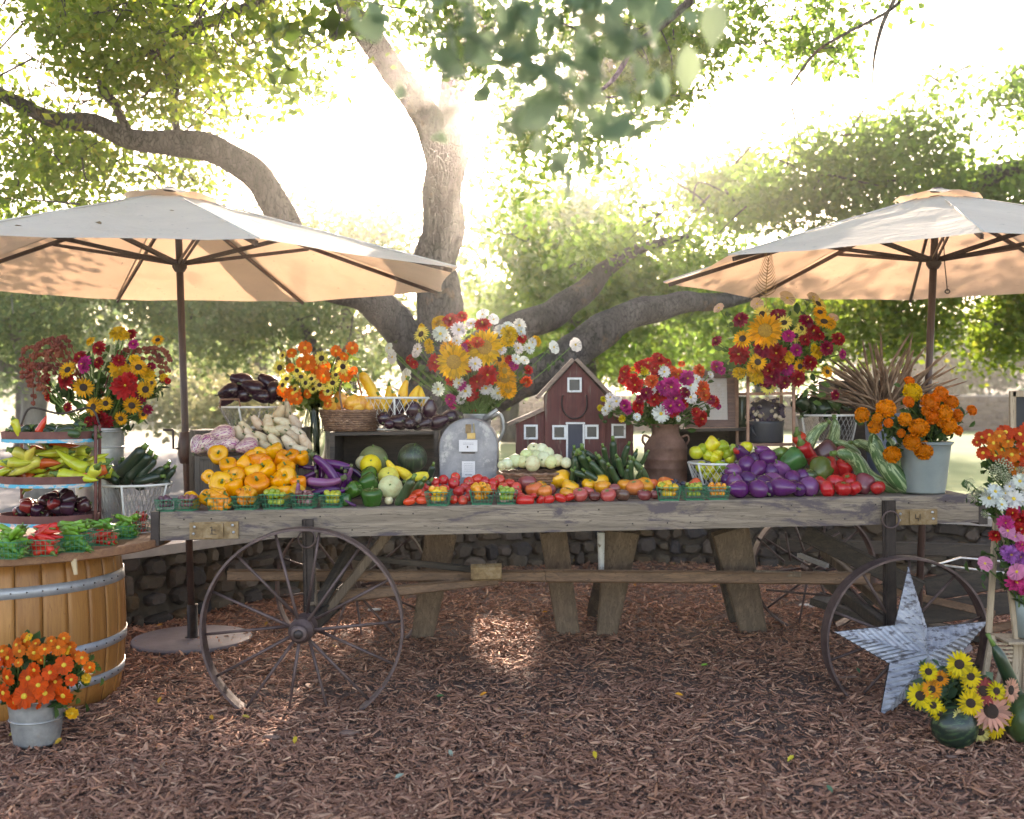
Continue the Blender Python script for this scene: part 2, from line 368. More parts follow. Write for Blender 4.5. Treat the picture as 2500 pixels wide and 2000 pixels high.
def clusters(ells, seed, ncl, spread, per, thr=-0.15, nsc=.95, hollow=0.2, flat=.7):
    """ells: (px,py,D,rx,ry,rd) in photo pixels and metres of depth; clumps of leaves with gaps where the noise is low"""
    rr = random.Random(seed); out = []; cen = []
    vol = [e[3]*e[4] for e in ells]; tot = sum(vol)
    for e, v in zip(ells, vol):
        k = int(ncl*v/tot); c = U(e[0], e[1], e[2]); ax = e[3]*e[2]/F; az = e[4]*e[2]/F; g = 0; tries = 0
        while g < k and tries < k*14:
            tries += 1
            p = Vector((rr.gauss(0, 1), rr.gauss(0, 1), rr.gauss(0, 1))).normalized()*(rr.random()**.4)*rr.uniform(.8, 1.3)
            if p.length < hollow*rr.random(): continue
            q = Vector((c.x+p.x*ax, c.y+p.y*e[5], c.z+p.z*az))
            if q.z < .3 or noise.noise(q*nsc*(11/e[2])) < thr: continue
            cen.append((q, e[2])); g += 1
    r = np.random.default_rng(seed)
    for q, D in cen:
        m = max(3, int(per*(0.5+r.random()))); s = spread*D/11
        out.append(np.array(q)+r.normal(size=(m, 3))*np.array([s, s, s*flat]))
    return np.concatenate(out, 0), cen
LG = [(.045, .085, .02), (.075, .13, .03), (.11, .17, .04), (.055, .10, .03), (.15, .20, .05), (.09, .14, .045)]
m_leaf_oak = mat_leaf('oak_leaf', LG, 0.5, (1.0, 1.0, .55))
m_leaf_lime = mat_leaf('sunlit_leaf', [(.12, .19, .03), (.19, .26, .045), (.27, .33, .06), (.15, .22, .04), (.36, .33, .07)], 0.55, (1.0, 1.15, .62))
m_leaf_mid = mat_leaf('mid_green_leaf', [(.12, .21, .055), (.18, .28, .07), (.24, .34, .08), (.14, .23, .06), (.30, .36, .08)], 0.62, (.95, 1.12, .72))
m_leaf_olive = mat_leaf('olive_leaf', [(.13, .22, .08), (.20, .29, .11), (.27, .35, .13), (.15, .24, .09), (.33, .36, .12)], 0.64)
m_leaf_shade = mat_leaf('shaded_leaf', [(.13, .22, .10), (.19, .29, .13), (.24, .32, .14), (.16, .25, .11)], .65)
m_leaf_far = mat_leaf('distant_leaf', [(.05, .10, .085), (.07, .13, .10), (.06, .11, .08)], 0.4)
m_leaf_pale = mat_leaf('backlit_leaf', [(.18, .27, .16), (.22, .31, .18), (.27, .36, .22), (.24, .30, .18)], .65)
def px_path(P): return [U(*p) for p in P]
def limb(name, P, R_, mat, root, n=12, k=5):
    pts = catmull(px_path(P), k); m = len(pts)
    rad = []
    for i in range(m):
        t = i/(m-1)*(len(R_)-1); a = int(min(t, len(R_)-2)); rad.append((R_[a]+(R_[a+1]-R_[a])*(t-a))*(1+.13*noise.noise(pts[i]*2.6)+.06*noise.noise(pts[i]*9)))
    pts = [p+Vector((noise.noise(p*2.3), 0, noise.noise(p*2.3+Vector((9, 0, 0)))))*rad[i]*.45 for i, p in enumerate(pts)]
    mb = MB(); mb.tube(pts, rad, n); return mb.build(name, mat, root)
def twigs(name, cen, seed, mat, root, frm=None, count=60, r0=.02, length=1.0):
    rr = random.Random(seed); mb = MB()
    for _ in range(count):
        q, D = rr.choice(cen); a = q+Vector((rr.uniform(-1, 1), rr.uniform(-.5, .5), rr.uniform(-.2, 1)))*length
        m = (a+q)/2+Vector((rr.uniform(-.2, .2), rr.uniform(-.2, .2), rr.uniform(-.1, .25)))*length
        mb.tube(catmull([a, m, q], 4), [r0*(1-.09*i) for i in range(9)], 5, caps=False)
    o = mb.build(name, mat, root); o['kind'] = 'stuff'; return o
# -- the big oak behind the wagon
oak = thing('oak_tree', 'massive spreading live oak with forked trunk right behind the wagon', 'tree', U(1075, 1363, 11))
limb('trunk', [(1085, 1390, 11), (1078, 1150, 11), (1075, 960, 11), (1072, 780, 11), (1074, 600, 11), (1078, 460, 11), (1088, 350, 11), (1100, 230, 11.1), (1125, 60, 11.2), (1150, -120, 11.3)], [.44, .36, .33, .25, .21, .21, .22, .15, .13, .1], m_bark, oak, 20)
limb('limb', [(1075, 400, 11), (1045, 300, 10.9), (985, 215, 10.7), (915, 110, 10.5), (850, 20, 10.3), (800, -90, 10.2)], [.17, .155, .14, .13, .12, .11], m_bark, oak, 14)
limb('limb', [(1060, 930, 11), (1000, 845, 10.8), (930, 765, 10.6), (850, 718, 10.4), (765, 680, 10.2), (720, 600, 10), (690, 530, 9.9), (640, 450, 9.8), (570, 385, 9.7), (470, 355, 9.6), (340, 342, 9.5), (230, 300, 9.4), (120, 290, 9.3), (-60, 200, 9.2)], [.24, .19, .16, .15, .14, .14, .135, .135, .13, .105, .085, .07, .05], m_bark, oak, 14)
limb('limb', [(1090, 940, 11), (1160, 860, 11.1), (1260, 805, 11.3), (1350, 760, 11.5), (1430, 700, 11.7), (1500, 645, 11.9), (1590, 600, 12.2), (1690, 575, 12.6)], [.2, .17, .16, .16, .13, .09, .055, .025], m_bark, oak, 14)
limb('limb', [(1105, 1050, 11), (1195, 985, 10.9), (1290, 925, 10.8), (1390, 870, 10.8), (1480, 810, 10.9), (1560, 765, 11), (1660, 742, 11.2), (1760, 738, 11.5), (1900, 700, 12), (2050, 640, 12.5), (2200, 600, 13)], [.16, .17, .18, .19, .18, .15, .12, .09, .06, .04, .02], m_bark, oak, 14)
limb('branch', [(330, 345, 9.5), (280, 260, 9.3), (250, 200, 9.1), (350, 130, 8.9), (480, 70, 8.7), (570, 30, 8.6), (700, -20, 8.5)], [.035, .04, .045, .045, .045, .04], m_bark, oak, 8)
limb('branch', [(440, 350, 9.6), (425, 260, 9.5), (440, 150, 9.4), (430, 40, 9.3)], [.03, .03, .025, .02], m_bark, oak, 7)
limb('branch', [(1690, 0, 8), (1620, 60, 8), (1550, 110, 8), (1500, 190, 8), (1440, 240, 8)], [.03, .028, .022, .018, .01], m_bark, oak, 7)
limb('branch', [(2190, -10, 8.5), (2155, 60, 8.5), (2135, 140, 8.5), (2130, 215, 8.5)], [.02, .018, .012, .005], m_bark, oak, 6)
limb('branch', [(2240, -60, 7.4), (2180, 20, 7.5), (2050, 90, 7.6), (1990, 130, 7.7), (1930, 210, 7.8)], [.014, .012, .01, .008], m_bark, oak, 6)
C, cen = clusters([(1330, 40, 10, 330, 170, 1.6), (1400, 230, 10.5, 230, 170, 1.2), (1230, 330, 12.5, 90, 120, .6), (1540, 110, 9.5, 260, 120, 1.3), (1240, 500, 12.4, 120, 90, .6), (1010, -20, 9.5, 160, 70, .7), (1560, 600, 11.8, 190, 70, .6), (1760, 680, 12, 150, 60, .6)], 3, 640, .15, 24, thr=-.06)
leaf_mesh('crown', sun_gap(C), .08, m_leaf_mid, oak, 1, .3); twigs('twigs', cen, 5, m_bark, oak, count=90, r0=.012, length=.6)
C, cen = clusters([(200, 60, 8.6, 420, 150, 1.4), (120, 230, 9, 330, 170, 1.5), (60, 420, 9.5, 260, 170, 1.5), (330, 440, 11.5, 240, 110, 1), (560, 90, 8.6, 260, 130, 1), (430, 230, 11, 180, 160, 1)], 8, 640, .13, 24, thr=-.10)
leaf_mesh('crown', sun_gap(C), .075, m_leaf_lime, oak, 2, .3); twigs('twigs', cen, 6, m_bark, oak, count=260, r0=.010, length=.7)
C, cen = clusters([(1750, 60, 8.5, 330, 90, 1), (2080, 70, 8.2, 200, 80, .8), (1620, 210, 9, 180, 90, .6), (800, 150, 9, 70, 100, .4), (700, 200, 8, 50, 70, .4)], 12, 110, .13, 22, thr=-.05)
leaf_mesh('crown', sun_gap(C), .07, m_leaf_mid, oak, 3, .4); twigs('twigs', cen, 7, m_bark, oak, count=60, r0=.007, length=.5)
# canopy overhead, above the picture, that shades the stand
C, cen = clusters([(1100, -900, 8, 1900, 420, 3.4), (300, -500, 7, 900, 260, 2.2), (2300, -600, 8, 900, 260, 2.5)], 21, 560, .28, 26, thr=-.2)
leaf_mesh('crown', sun_gap(C), .13, m_leaf_oak, oak, 4, .2)
# near, out-of-focus hanging leaves
spr = thing('oak_branch', 'blurred dark green leafy twigs hanging close overhead at top centre', 'branch', U(1350, -120, 1.8))
limb('twig', [(1350, -140, 1.8), (1380, 0, 1.8), (1360, 160, 1.8), (1400, 300, 1.8)], [.003, .003, .002, .001], m_bark, spr, 6)
C, cen = clusters([(1260, 20, 1.8, 280, 120, .2), (1480, 110, 1.8, 190, 150, .15), (1200, 180, 1.8, 120, 90, .12), (1420, 270, 1.9, 90, 110, .12)], 31, 44, .32, 5, thr=-.6)
leaf_mesh('leaves', C, .062, m_leaf_pale, spr, 5, .6, 'oval')
spr = thing('oak_branch', 'dark twig of large round leaves hanging against the white sky', 'branch', U(800, -60, 4.0))
limb('twig', [(800, -60, 4), (830, 60, 4), (760, 120, 4), (700, 160, 4)], [.005, .004, .003, .002], m_bark, spr, 6)
limb('twig', [(830, 60, 4), (800, 150, 4), (790, 200, 4)], [.004, .003, .002], m_bark, spr, 6)
C, cen = clusters([(700, 80, 4, 60, 60, .1), (760, 40, 4, 60, 50, .1), (800, 110, 4, 40, 80, .1), (720, 160, 4, 60, 40, .1)], 33, 14, .16, 3, thr=-.9)
leaf_mesh('leaves', C, .085, m_leaf_oak, spr, 6, .6, 'oval')
# -- trees behind
def tree(name, label, base, Pt, Rt, ells, seed, ncl, spread, per, size, mat, thr=-.1, tw=40, group='trees behind the stand', nsc=.95, bark=None, limbs=()):
    root = thing(name, label, 'tree', base, group)
    limb('trunk', Pt, Rt, bark or m_bark, root, 12)
    for P_, R_ in limbs: limb('limb', P_, R_, bark or m_bark, root, 10)
    C, cen = clusters(ells, seed, ncl, spread, per, thr, nsc)
    leaf_mesh('crown', sun_gap(C), size, mat, root, seed)
    if tw: twigs('twigs', cen, seed, bark or m_bark, root, count=tw, r0=.02, length=1.2)
    return root
def gy(D): return HY+CAMH*F/D
tree('olive_tree', 'grey green drooping tree with whitewashed trunk behind the left bouquet', U(90, gy(17), 17), [(92, gy(17), 17), (88, 1000, 17), (75, 930, 17), (60, 860, 17), (20, 780, 17)], [.22, .20, .17, .13, .1],
     [(150, 760, 17, 300, 130, 2), (-80, 800, 16, 220, 150, 2), (330, 700, 18, 220, 90, 2), (120, 640, 18, 380, 100, 2.5)], 41, 380, .16, 40, .10, m_leaf_olive, .0, limbs=[([(75, 930, 17), (20, 900, 16.8), (-60, 870, 16.5)], [.1, .08, .06])], bark=m_bark2)
tree('oak_tree', 'hazy olive green tree hanging low behind the left umbrella pole', U(600, gy(20), 20), [(790, gy(20), 20), (785, 900, 20), (740, 800, 20), (700, 700, 20)], [.14, .12, .1, .07],
     [(560, 800, 20, 230, 130, 2), (720, 700, 20, 300, 110, 2.5), (880, 830, 21, 160, 150, 2), (430, 720, 19, 200, 110, 2)], 43, 360, .16, 40, .11, m_leaf_olive, .02)
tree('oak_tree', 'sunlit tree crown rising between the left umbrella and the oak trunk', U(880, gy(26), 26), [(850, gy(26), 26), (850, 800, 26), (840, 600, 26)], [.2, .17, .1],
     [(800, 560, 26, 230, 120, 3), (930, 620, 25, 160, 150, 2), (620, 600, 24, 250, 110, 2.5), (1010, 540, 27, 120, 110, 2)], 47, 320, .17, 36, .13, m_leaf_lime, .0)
tree('oak_tree', 'broad hazy green tree filling the space between trunk and right umbrella', U(1450, gy(19), 19), [(1420, gy(19), 19), (1430, 900, 19), (1400, 750, 19), (1450, 600, 19)], [.22, .2, .15, .1],
     [(1500, 640, 19, 320, 130, 2.5), (1350, 560, 20, 200, 130, 2), (1650, 560, 20, 240, 130, 2), (1250, 700, 21, 130, 180, 2), (1560, 780, 19, 300, 110, 2.5), (1780, 500, 21, 180, 80, 2)], 53, 640, .17, 42, .13, m_leaf_mid, .0)
tree('oak_tree', 'bright yellow green tree behind the barn birdhouse', U(1600, gy(26), 26), [(1640, gy(26), 26), (1640, 900, 26), (1620, 760, 26)], [.14, .12, .08],
     [(1420, 830, 25, 240, 80, 2), (1650, 830, 26, 260, 90, 2), (1250, 840, 26, 140, 100, 2), (1900, 780, 25, 240, 110, 2)], 59, 420, .17, 40, .14, m_leaf_lime, -.04)
tree('oak_tree', 'tall leafy tree with a slanting limb above the right umbrella', U(2600, gy(15), 15), [(2760, gy(15), 15), (2740, 800, 15), (2640, 500, 15), (2500, 410, 15), (2400, 445, 15), (2330, 500, 15)], [.3, .25, .2, .13, .1, .06],
     [(2150, 420, 15, 260, 100, 1.6), (2400, 330, 15, 240, 110, 1.8), (1950, 480, 16, 200, 90, 1.6), (2520, 480, 15, 160, 120, 1.5), (2260, 520, 16, 250, 70, 1.6)], 61, 430, .16, 38, .105, m_leaf_mid, .0)
tree('oak_tree', 'low hanging yellow green foliage under the right umbrella', U(2350, gy(16), 16), [(2700, gy(16), 16), (2690, 900, 16), (2600, 720, 16), (2350, 660, 16)], [.2, .16, .12, .06],
     [(2150, 720, 16, 240, 90, 1.6), (2420, 740, 16, 200, 110, 1.6), (1960, 760, 17, 180, 120, 1.6), (2330, 830, 16, 120, 60, 1), (2050, 650, 17, 300, 60, 1.5), (2430, 850, 16, 120, 60, 1), (2210, 850, 16, 110, 60, 1), (2480, 670, 16, 190, 90, 1.5)], 67, 520, .15, 38, .10, m_leaf_lime, .0)
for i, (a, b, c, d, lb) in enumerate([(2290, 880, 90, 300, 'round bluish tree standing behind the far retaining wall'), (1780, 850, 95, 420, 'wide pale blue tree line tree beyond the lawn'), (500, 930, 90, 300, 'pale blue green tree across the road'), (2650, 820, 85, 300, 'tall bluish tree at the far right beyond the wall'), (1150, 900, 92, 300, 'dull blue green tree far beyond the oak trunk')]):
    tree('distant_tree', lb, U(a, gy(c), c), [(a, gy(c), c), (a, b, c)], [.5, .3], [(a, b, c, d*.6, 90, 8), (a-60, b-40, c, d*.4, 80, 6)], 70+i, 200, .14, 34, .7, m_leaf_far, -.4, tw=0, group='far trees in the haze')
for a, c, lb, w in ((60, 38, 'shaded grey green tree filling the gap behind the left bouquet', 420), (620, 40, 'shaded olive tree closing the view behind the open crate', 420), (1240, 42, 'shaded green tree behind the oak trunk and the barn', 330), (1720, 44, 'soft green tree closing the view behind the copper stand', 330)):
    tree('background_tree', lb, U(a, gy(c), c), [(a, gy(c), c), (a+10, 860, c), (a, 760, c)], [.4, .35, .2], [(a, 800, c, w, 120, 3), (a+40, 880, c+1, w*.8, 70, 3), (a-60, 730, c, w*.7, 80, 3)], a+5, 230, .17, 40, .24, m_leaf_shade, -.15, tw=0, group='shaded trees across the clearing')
# dry roadside brush
C, cen = clusters([(430, 1000, 24, 90, 60, 1.5), (520, 960, 26, 120, 60, 1.5), (620, 1000, 22, 120, 60, 1.5)], 91, 110, .16, 40, thr=-.3)
br = thing('roadside_bush', 'pale dry brush beside the road behind the umbrella pole', 'bush', U(480, gy(24), 24)); leaf_mesh('foliage', C, .16, mat_leaf('straw', [(.34, .32, .16), (.45, .42, .24), (.26, .29, .14)], .4), br, 9)
# hills
mb = MB(); nx = 40; vs = []; fs = []
for i in range(nx+1):
    x = -260+520*i/nx; h = 22+16*noise.noise(Vector((x*.008, 2, 0)))+5*noise.noise(Vector((x*.03, 7, 0)))
    vs += [(x, 330, -1), (x, 400, h)]
for i in range(nx): fs.append((2*i, 2*i+2, 2*i+3, 2*i+1))
mb.add(vs, fs, True); tag(mb.build('hills', mat_n('hill_scrub', [(.3, (.04, .07, .055)), (.7, (.09, .12, .09))], .08, .95, bumps=0)), 'low hazy hills on the horizon', 'hills', kind='structure')
# ------------------------------------------------------------------ wagon
WO = Vector((-1.852, 5.6, 0)); WU = Vector((.9989, .0463, 0)); WV = Vector((-.0463, .9989, 0))
def zdeck(x): return 1.0583+.0169*x
def WP(s, t, h=0.0): p = WO+WU*s+WV*t; p.z = zdeck(p.x)+h; return p     # along the front, setback, height over the deck
def DT(px, t): a = (px-1250)/F; return (t+5.6796)/(.9989-.0463*a)
def PT(px, py, t): return U(px, py, DT(px, t))
def PK(px, t, h=0.0): D = DT(px, t); p = U(px, 0, D); p.z = zdeck(p.x)+h; return p
def SX(px, t=0.0): return (PK(px, t)-WO).dot(WU)
def hgt(py, px, t): p = PT(px, py, t); return p.z-zdeck(p.x)
m_beam = mat_wood('weathered_plank', (.32, .245, .18), (.215, .162, .118), (.075, .055, .043), 'x', 1.0, .85, stain=(.105, .078, .08), stain_thr=(.515, .60))
m_greywood = mat_wood('grey_wood', (.25, .175, .12), (.17, .118, .08), (.06, .042, .032), 'z', 1.0, .85, stain=(.13, .09, .06), stain_thr=(.6, .7))
m_brownwood = mat_wood('brown_wood', (.27, .15, .085), (.17, .09, .05), (.06, .035, .025), 'x', 1.0, .6)
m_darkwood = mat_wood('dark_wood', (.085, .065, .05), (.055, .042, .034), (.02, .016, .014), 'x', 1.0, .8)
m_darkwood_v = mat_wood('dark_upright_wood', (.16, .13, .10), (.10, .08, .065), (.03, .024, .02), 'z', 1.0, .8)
m_iron = mat_n('rusty_iron', [(0.3, (.075, .048, .045)), (0.55, (.13, .085, .080)), (0.75, (.21, .135, .12))], 14, .55, .35, .4, .002)
m_darkiron = mat_n('dark_iron', [(0.3, (.03, .022, .02)), (0.7, (.075, .055, .05))], 14, .5, .5, .4, .002)
m_rustblock = mat_n('rusty_casting', [(0.3, (.16, .09, .04)), (0.5, (.30, .19, .09)), (0.7, (.42, .30, .19))], 20, .7, .2, .6, .004)
m_bolt = mat_n('bolt_steel', [(0.3, (.55, .55, .55)), (0.7, (.8, .8, .8))], 40, .3, .9, 0)
LEN = 4.40; TD = 1.75
wagon = thing('hay_wagon', 'long weathered grey plank farm wagon on rusty spoked wheels carrying all the produce', 'wagon', WP(2.2, .8, -zdeck(0)))
def wbox(mb, s0, s1, t0, t1, h0, h1, mat_i=0):
    vs = [WP(s, t, h) for (s, t, h) in ((s0, t0, h0), (s1, t0, h0), (s1, t1, h0), (s0, t1, h0), (s0, t0, h1), (s1, t0, h1), (s1, t1, h1), (s0, t1, h1))]
    mb.m = mat_i; mb.add(vs, [(0,3,2,1),(4,5,6,7),(0,1,5,4),(1,2,6,5),(2,3,7,6),(3,0,4,7)]); return mb
# front beam with slightly wavy worn edges
mb = MB(); rr = random.Random(2); K = 60; vs = []
for i in range(K+1):
    s = LEN*i/K; w1, w2, w3 = [.003*noise.noise(Vector((s*5, k*7, 0))) for k in range(3)]
    for (t, h) in ((0+w3, -.150+w1), (.0+w3, -.008+w2), (.007, 0+w2), (.085, 0), (.085, -.155)): vs.append(WP(s, t, h))
fs = [(0, 1, 2, 3, 4)[::1], tuple(K*5+k for k in (4, 3, 2, 1, 0))]
for i in range(K):
    for k in range(5): l = (k+1) % 5; fs.append((5*i+k, 5*i+5+k, 5*i+5+l, 5*i+l))
mb.add(vs, fs); mb.build('front_beam', m_beam, wagon)
mb = MB(); nP = 9
for i in range(nP): wbox(mb, .01+.012*rr.random(), LEN-.02*rr.random(), .09+i*(TD-.09)/nP, .09+(i+.96)*(TD-.09)/nP, -.032, -.004+.002*rr.random())
mb.build('deck', m_beam, wagon)
mb = MB(); wbox(mb, 0, LEN, TD+.002, TD+.08, -.16, 0); mb.build('rear_beam', m_beam, wagon)
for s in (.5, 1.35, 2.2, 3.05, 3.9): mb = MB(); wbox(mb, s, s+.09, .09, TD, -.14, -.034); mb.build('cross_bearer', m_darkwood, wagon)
mb = MB(); wbox(mb, -.045, -.003, -.01, .10, -.175, .004); mb.build('end_cap', m_darkiron, wagon)
mb = MB(); wbox(mb, LEN+.003, LEN+.05, .0, .10, -.162, -.012); mb.build('end_cap', m_darkiron, wagon)
# cast brackets
for (x0, x1, y0, y1) in ((464, 583, 1274, 1315), (2186, 2286, 1243, 1281)):
    s0, s1 = SX(x0), SX(x1); h1 = hgt(y0, (x0+x1)/2, 0); h0 = hgt(y1, (x0+x1)/2, 0)
    mb = MB(); wbox(mb, s0, s1, -.012, -.001, h0, h1); br = mb.build('bracket', m_rustblock, wagon)
    mb = MB(); w = s1-s0; wbox(mb, s0+w*.30, s1-w*.30, -.03, -.0125, h0+.008, h1-.006); mb.build('bracket_block', m_rustblock, br)
    # raised cast mark on the block
    mb = MB(); cx = (s0+s1)/2; ch = (h0+h1)/2
    if x0 < 1000: segs = [(-.016, .016, -.006, .020), (-.006, .020, -.006, -.014), (-.016, -.016, .018, -.018), (-.010, .004, .014, .004)]
    else: segs = [(-.014, .018, -.014, -.006), (.010, .018, .010, -.012), (-.014, -.006, .004, -.006), (.0, -.006, .0, -.020)]
    for (a, b_, c, d) in segs: mb.bar(WP(cx+a, -.031, ch+b_), WP(cx+c, -.031, ch+d), .004, .003, WV)
    mb.build('cast_mark', m_darkiron, br)
    for (a, b_) in ((.10, .72), (.08, .32), (.88, .78), (.90, .36)):
        c = WP(s0+w*a, -.012, h0+(h1-h0)*b_); mb = MB(); mb.lathe([(.0, .006), (.007, .004), (.008, 0), (.008, -.003)], 10)
        mb.xf(Matrix.Translation(c) @ Matrix.Rotation(R(90), 4, 'X')); mb.build('bolt', m_bolt, br)
# iron standards
for (x0, x1, y0, y1, t) in ((737, 766, 1268, 1500, -.04), (2153, 2186, 1222, 1560, -.03)):
    p0 = PT((x0+x1)/2, y0, t); p1 = PT((x0+x1)/2+4, y1, t+.02); w = (x1-x0)*p0.y/F
    mb = MB(); mb.bar(p0, p1, w*.95, .022, up=(0, 1, 0)); mb.bar(p0+Vector((-w*.25, -.014, 0)), p1+Vector((-w*.25, -.014, 0)), .012, .012, up=(0, 1, 0)); st = mb.build('iron_standard', m_darkiron, wagon)
    mb = MB(); c = p0+Vector((0, -.03, -.10)); mb.tube([c+Vector((.045*math.cos(a), .004*math.sin(2*a), .045*math.sin(a))) for a in [6.283*k/20 for k in range(20)]], .005, 6, closed=True); mb.build('iron_ring', m_iron, st)
# nail heads along the beam
mb = MB()
for i in range(26):
    c = WP(.12+LEN*i/26+rr.uniform(-.04, .04), -.001, rr.choice((-.03, -.04, -.035, -.115))); mb.lathe([(0, .0025), (.004, .002), (.0045, 0)], 6, (0, 0, 0)); n0 = len(mb.v)-18
    for k in range(n0, len(mb.v)): v = mb.v[k]; mb.v[k] = (c.x+v[0], c.y-v[2], c.z+v[1])
o = mb.build('nail_heads', m_darkiron, wagon); o['kind'] = 'stuff'
def wheel(cx, cy, D, rp, ns=12, band=.10, yaw=R(2.6), side=-1, hub=True, ph=0.13, mat=None):
    c = U(cx, cy, D); rad = rp*D/F; mat = mat or m_iron
    w = bpy.data.objects.new('wheel', None); w.empty_display_size = .05; COL.objects.link(w); w.parent = wagon; w.location = c-Vector(wagon.location)
    M = Matrix.Rotation(yaw, 4, 'Z')
    def out(mb, name, m):
        mb.v = [tuple(M @ Vector(v)) for v in mb.v]; return mb.build(name, m, w, world=False)
    n = 72; b = band/2; th = .012; vs = []
    for k in range(n):
        a = 6.2832*k/n; q = rad+.0025*noise.noise(Vector((math.cos(a)*2, math.sin(a)*2, cx)))
        for (r_, y) in ((q, -b), (q+.002, 0), (q, b), (q-th, b), (q-th-.004, 0), (q-th, -b)): vs.append((r_*math.cos(a), y, r_*math.sin(a)))
    fs = []
    for k in range(n):
        l = (k+1) % n
        for j in range(6): i = (j+1) % 6; fs.append((k*6+j, k*6+i, l*6+i, l*6+j))
    mb = MB(); mb.add(vs, fs); out(mb, 'rim', mat)
    for k in range(ns):
        a = 6.2832*(k+ph)/ns; y0 = (.07 if k % 2 else -.07)
        p0 = Vector((.045*math.cos(a), y0, .045*math.sin(a))); p1 = Vector(((rad-.012)*math.cos(a), .0, (rad-.012)*math.sin(a)))
        mb = MB(); mb.tube([p0, p0.lerp(p1, .5), p1], [.0095, .008, .0075], 7); out(mb, 'spoke', mat)
    if hub:
        mb = MB(); prof = [(0, -.16), (.03, -.16), (.042, -.155), (.045, -.135), (.035, -.13), (.037, -.10), (.062, -.09), (.064, -.05), (.048, -.03), (.048, .03), (.064, .05), (.062, .09), (.04, .11), (.0, .11)]
        mb.lathe(prof, 20); mb.v = [(v[0], v[1]*0+v[2], v[1]) for v in mb.v]; h = out(mb, 'hub', mat)
        mb = MB(); mb.lathe([(0, -.172), (.018, -.172), (.024, -.166), (.024, -.158)], 12); mb.v = [(v[0], v[2], v[1]) for v in mb.v]; out(mb, 'axle_nut', m_darkiron)
    return w
wheel(740, 1533, 5.45, 245, 14)
wheel(2210, 1560, 5.72, 202, 10, ph=.42)
wheel(862, 1428, 7.15, 186, 12, ph=.3)
wheel(1985, 1390, 7.5, 152, 10, ph=.1)
# axles, reach, hounds
mb = MB(); mb.bar(U(744, 1533, 5.5), U(862, 1428, 7.15), .09, .10); mb.build('axle', m_darkwood, wagon)
mb = MB(); mb.bar(U(2200, 1560, 5.8), U(1985, 1390, 7.5), .08, .08); mb.build('axle', m_darkwood, wagon)
mb = MB(); mb.bar(U(556, 1404, 6.2), U(1330, 1406, 6.45), .075, .062); mb.bar(U(1331, 1406, 6.451), U(2120, 1412, 6.7), .07, .072); mb.build('reach_pole', m_brownwood, wagon)
mb = MB(); mb.bar(U(838, 1356, 6.3), U(1225, 1398, 6.39), .05, .035); mb.build('brace', m_darkwood, wagon)
mb = MB(); mb.bar(U(770, 1462, 6.1), U(1215, 1418, 6.3), .05, .075, ends=(.05, .04)); mb.build('brace', m_brownwood, wagon)
mb = MB(); mb.bar(U(800, 1490, 6.0), U(950, 1300, 6.05), .045, .05); mb.build('brace', m_greywood, wagon)
mb = MB(); mb.bar(U(765, 1500, 5.9), U(860, 1335, 6.2), .05, .07); mb.build('brace', m_darkwood, wagon)
mb = MB(); mb.bar(U(760, 1480, 5.62), U(752, 1322, 5.75), .06, .06, up=(0, 1, 0)); mb.build('bolster_post', m_greywood, wagon)
mb = MB(); mb.bar(U(1150, 1398, 6.2), U(1225, 1396, 6.2), .085, .088); mb.build('reach_clamp', m_rustblock, wagon)
# legs that prop the deck
def leg(x0, y0, x1, y1, D0, D1, w0, w1, mat, name='leg'):
    mb = MB(); mb.bar(U(x0, y0, D0), U(x1, y1, D1), w0*D0/F, .06, up=(0, 1, 0), ends=(w1*D1/F, .06)); mb.build(name, mat, wagon)
leg(1079, 1296, 1029, 1568, 6.9, 7.15, 78, 52, m_greywood); leg(1350, 1296, 1390, 1564, 7.0, 7.18, 66, 55, m_greywood)
leg(1518, 1296, 1478, 1568, 6.9, 7.14, 86, 46, m_greywood); leg(1782, 1292, 1842, 1556, 6.95, 7.25, 92, 62, m_greywood)
leg(1758, 1292, 1805, 1512, 7.3, 7.6, 62, 50, m_darkwood_v); leg(1480, 1380, 1450, 1500, 7.3, 7.6, 40, 36, m_darkwood_v)
m_whitepaint = mat_n('peeling_white_paint', [(0.3, (.55, .54, .52)), (0.6, (.75, .74, .72))], 18, .6, 0, .3, .002, stain=(.22, .16, .11), )if False else mat_n('peeling_white_paint', [(0.3, (.55, .54, .52)), (0.6, (.75, .74, .72))], 18, .6, 0, .3, .002, stain=((.22, .16, .11), 9, .58, .64))
leg(1467, 1300, 1468, 1398, 6.85, 6.85, 17, 12, m_whitepaint, 'painted_slat')
# old cultivator behind the right wheel
cul = thing('farm_cultivator', 'dark wooden and iron horse cultivator parked behind the star', 'farm implement', U(2150, gy(7.4), 7.4))
def cb(name, P0, P1, w, h, mat, up=(0, 0, 1)): mb = MB(); mb.bar(U(*P0), U(*P1), w, h, up=up); return mb.build(name, mat, cul)
cb('frame_beam', (1965, 1302, 6.9), (2250, 1440, 6.6), .06, .11, m_darkwood); cb('frame_beam', (2010, 1345, 7.3), (2185, 1500, 6.9), .07, .06, m_greywood)
cb('frame_beam', (2130, 1432, 7.0), (2430, 1500, 6.7), .03, .045, m_brownwood); cb('frame_beam', (1990, 1460, 7.4), (2300, 1560, 7.0), .30, .05, m_darkwood)
cb('frame_beam', (2130, 1500, 7.2), (2420, 1560, 7.0), .20, .05, m_darkwood); cb('handle', (1840, 1398, 6.62), (1955, 1403, 6.62), .03, .03, m_greywood)
cb('handle', (1950, 1355, 7.2), (2020, 1382, 7.0), .035, .03, m_cap)
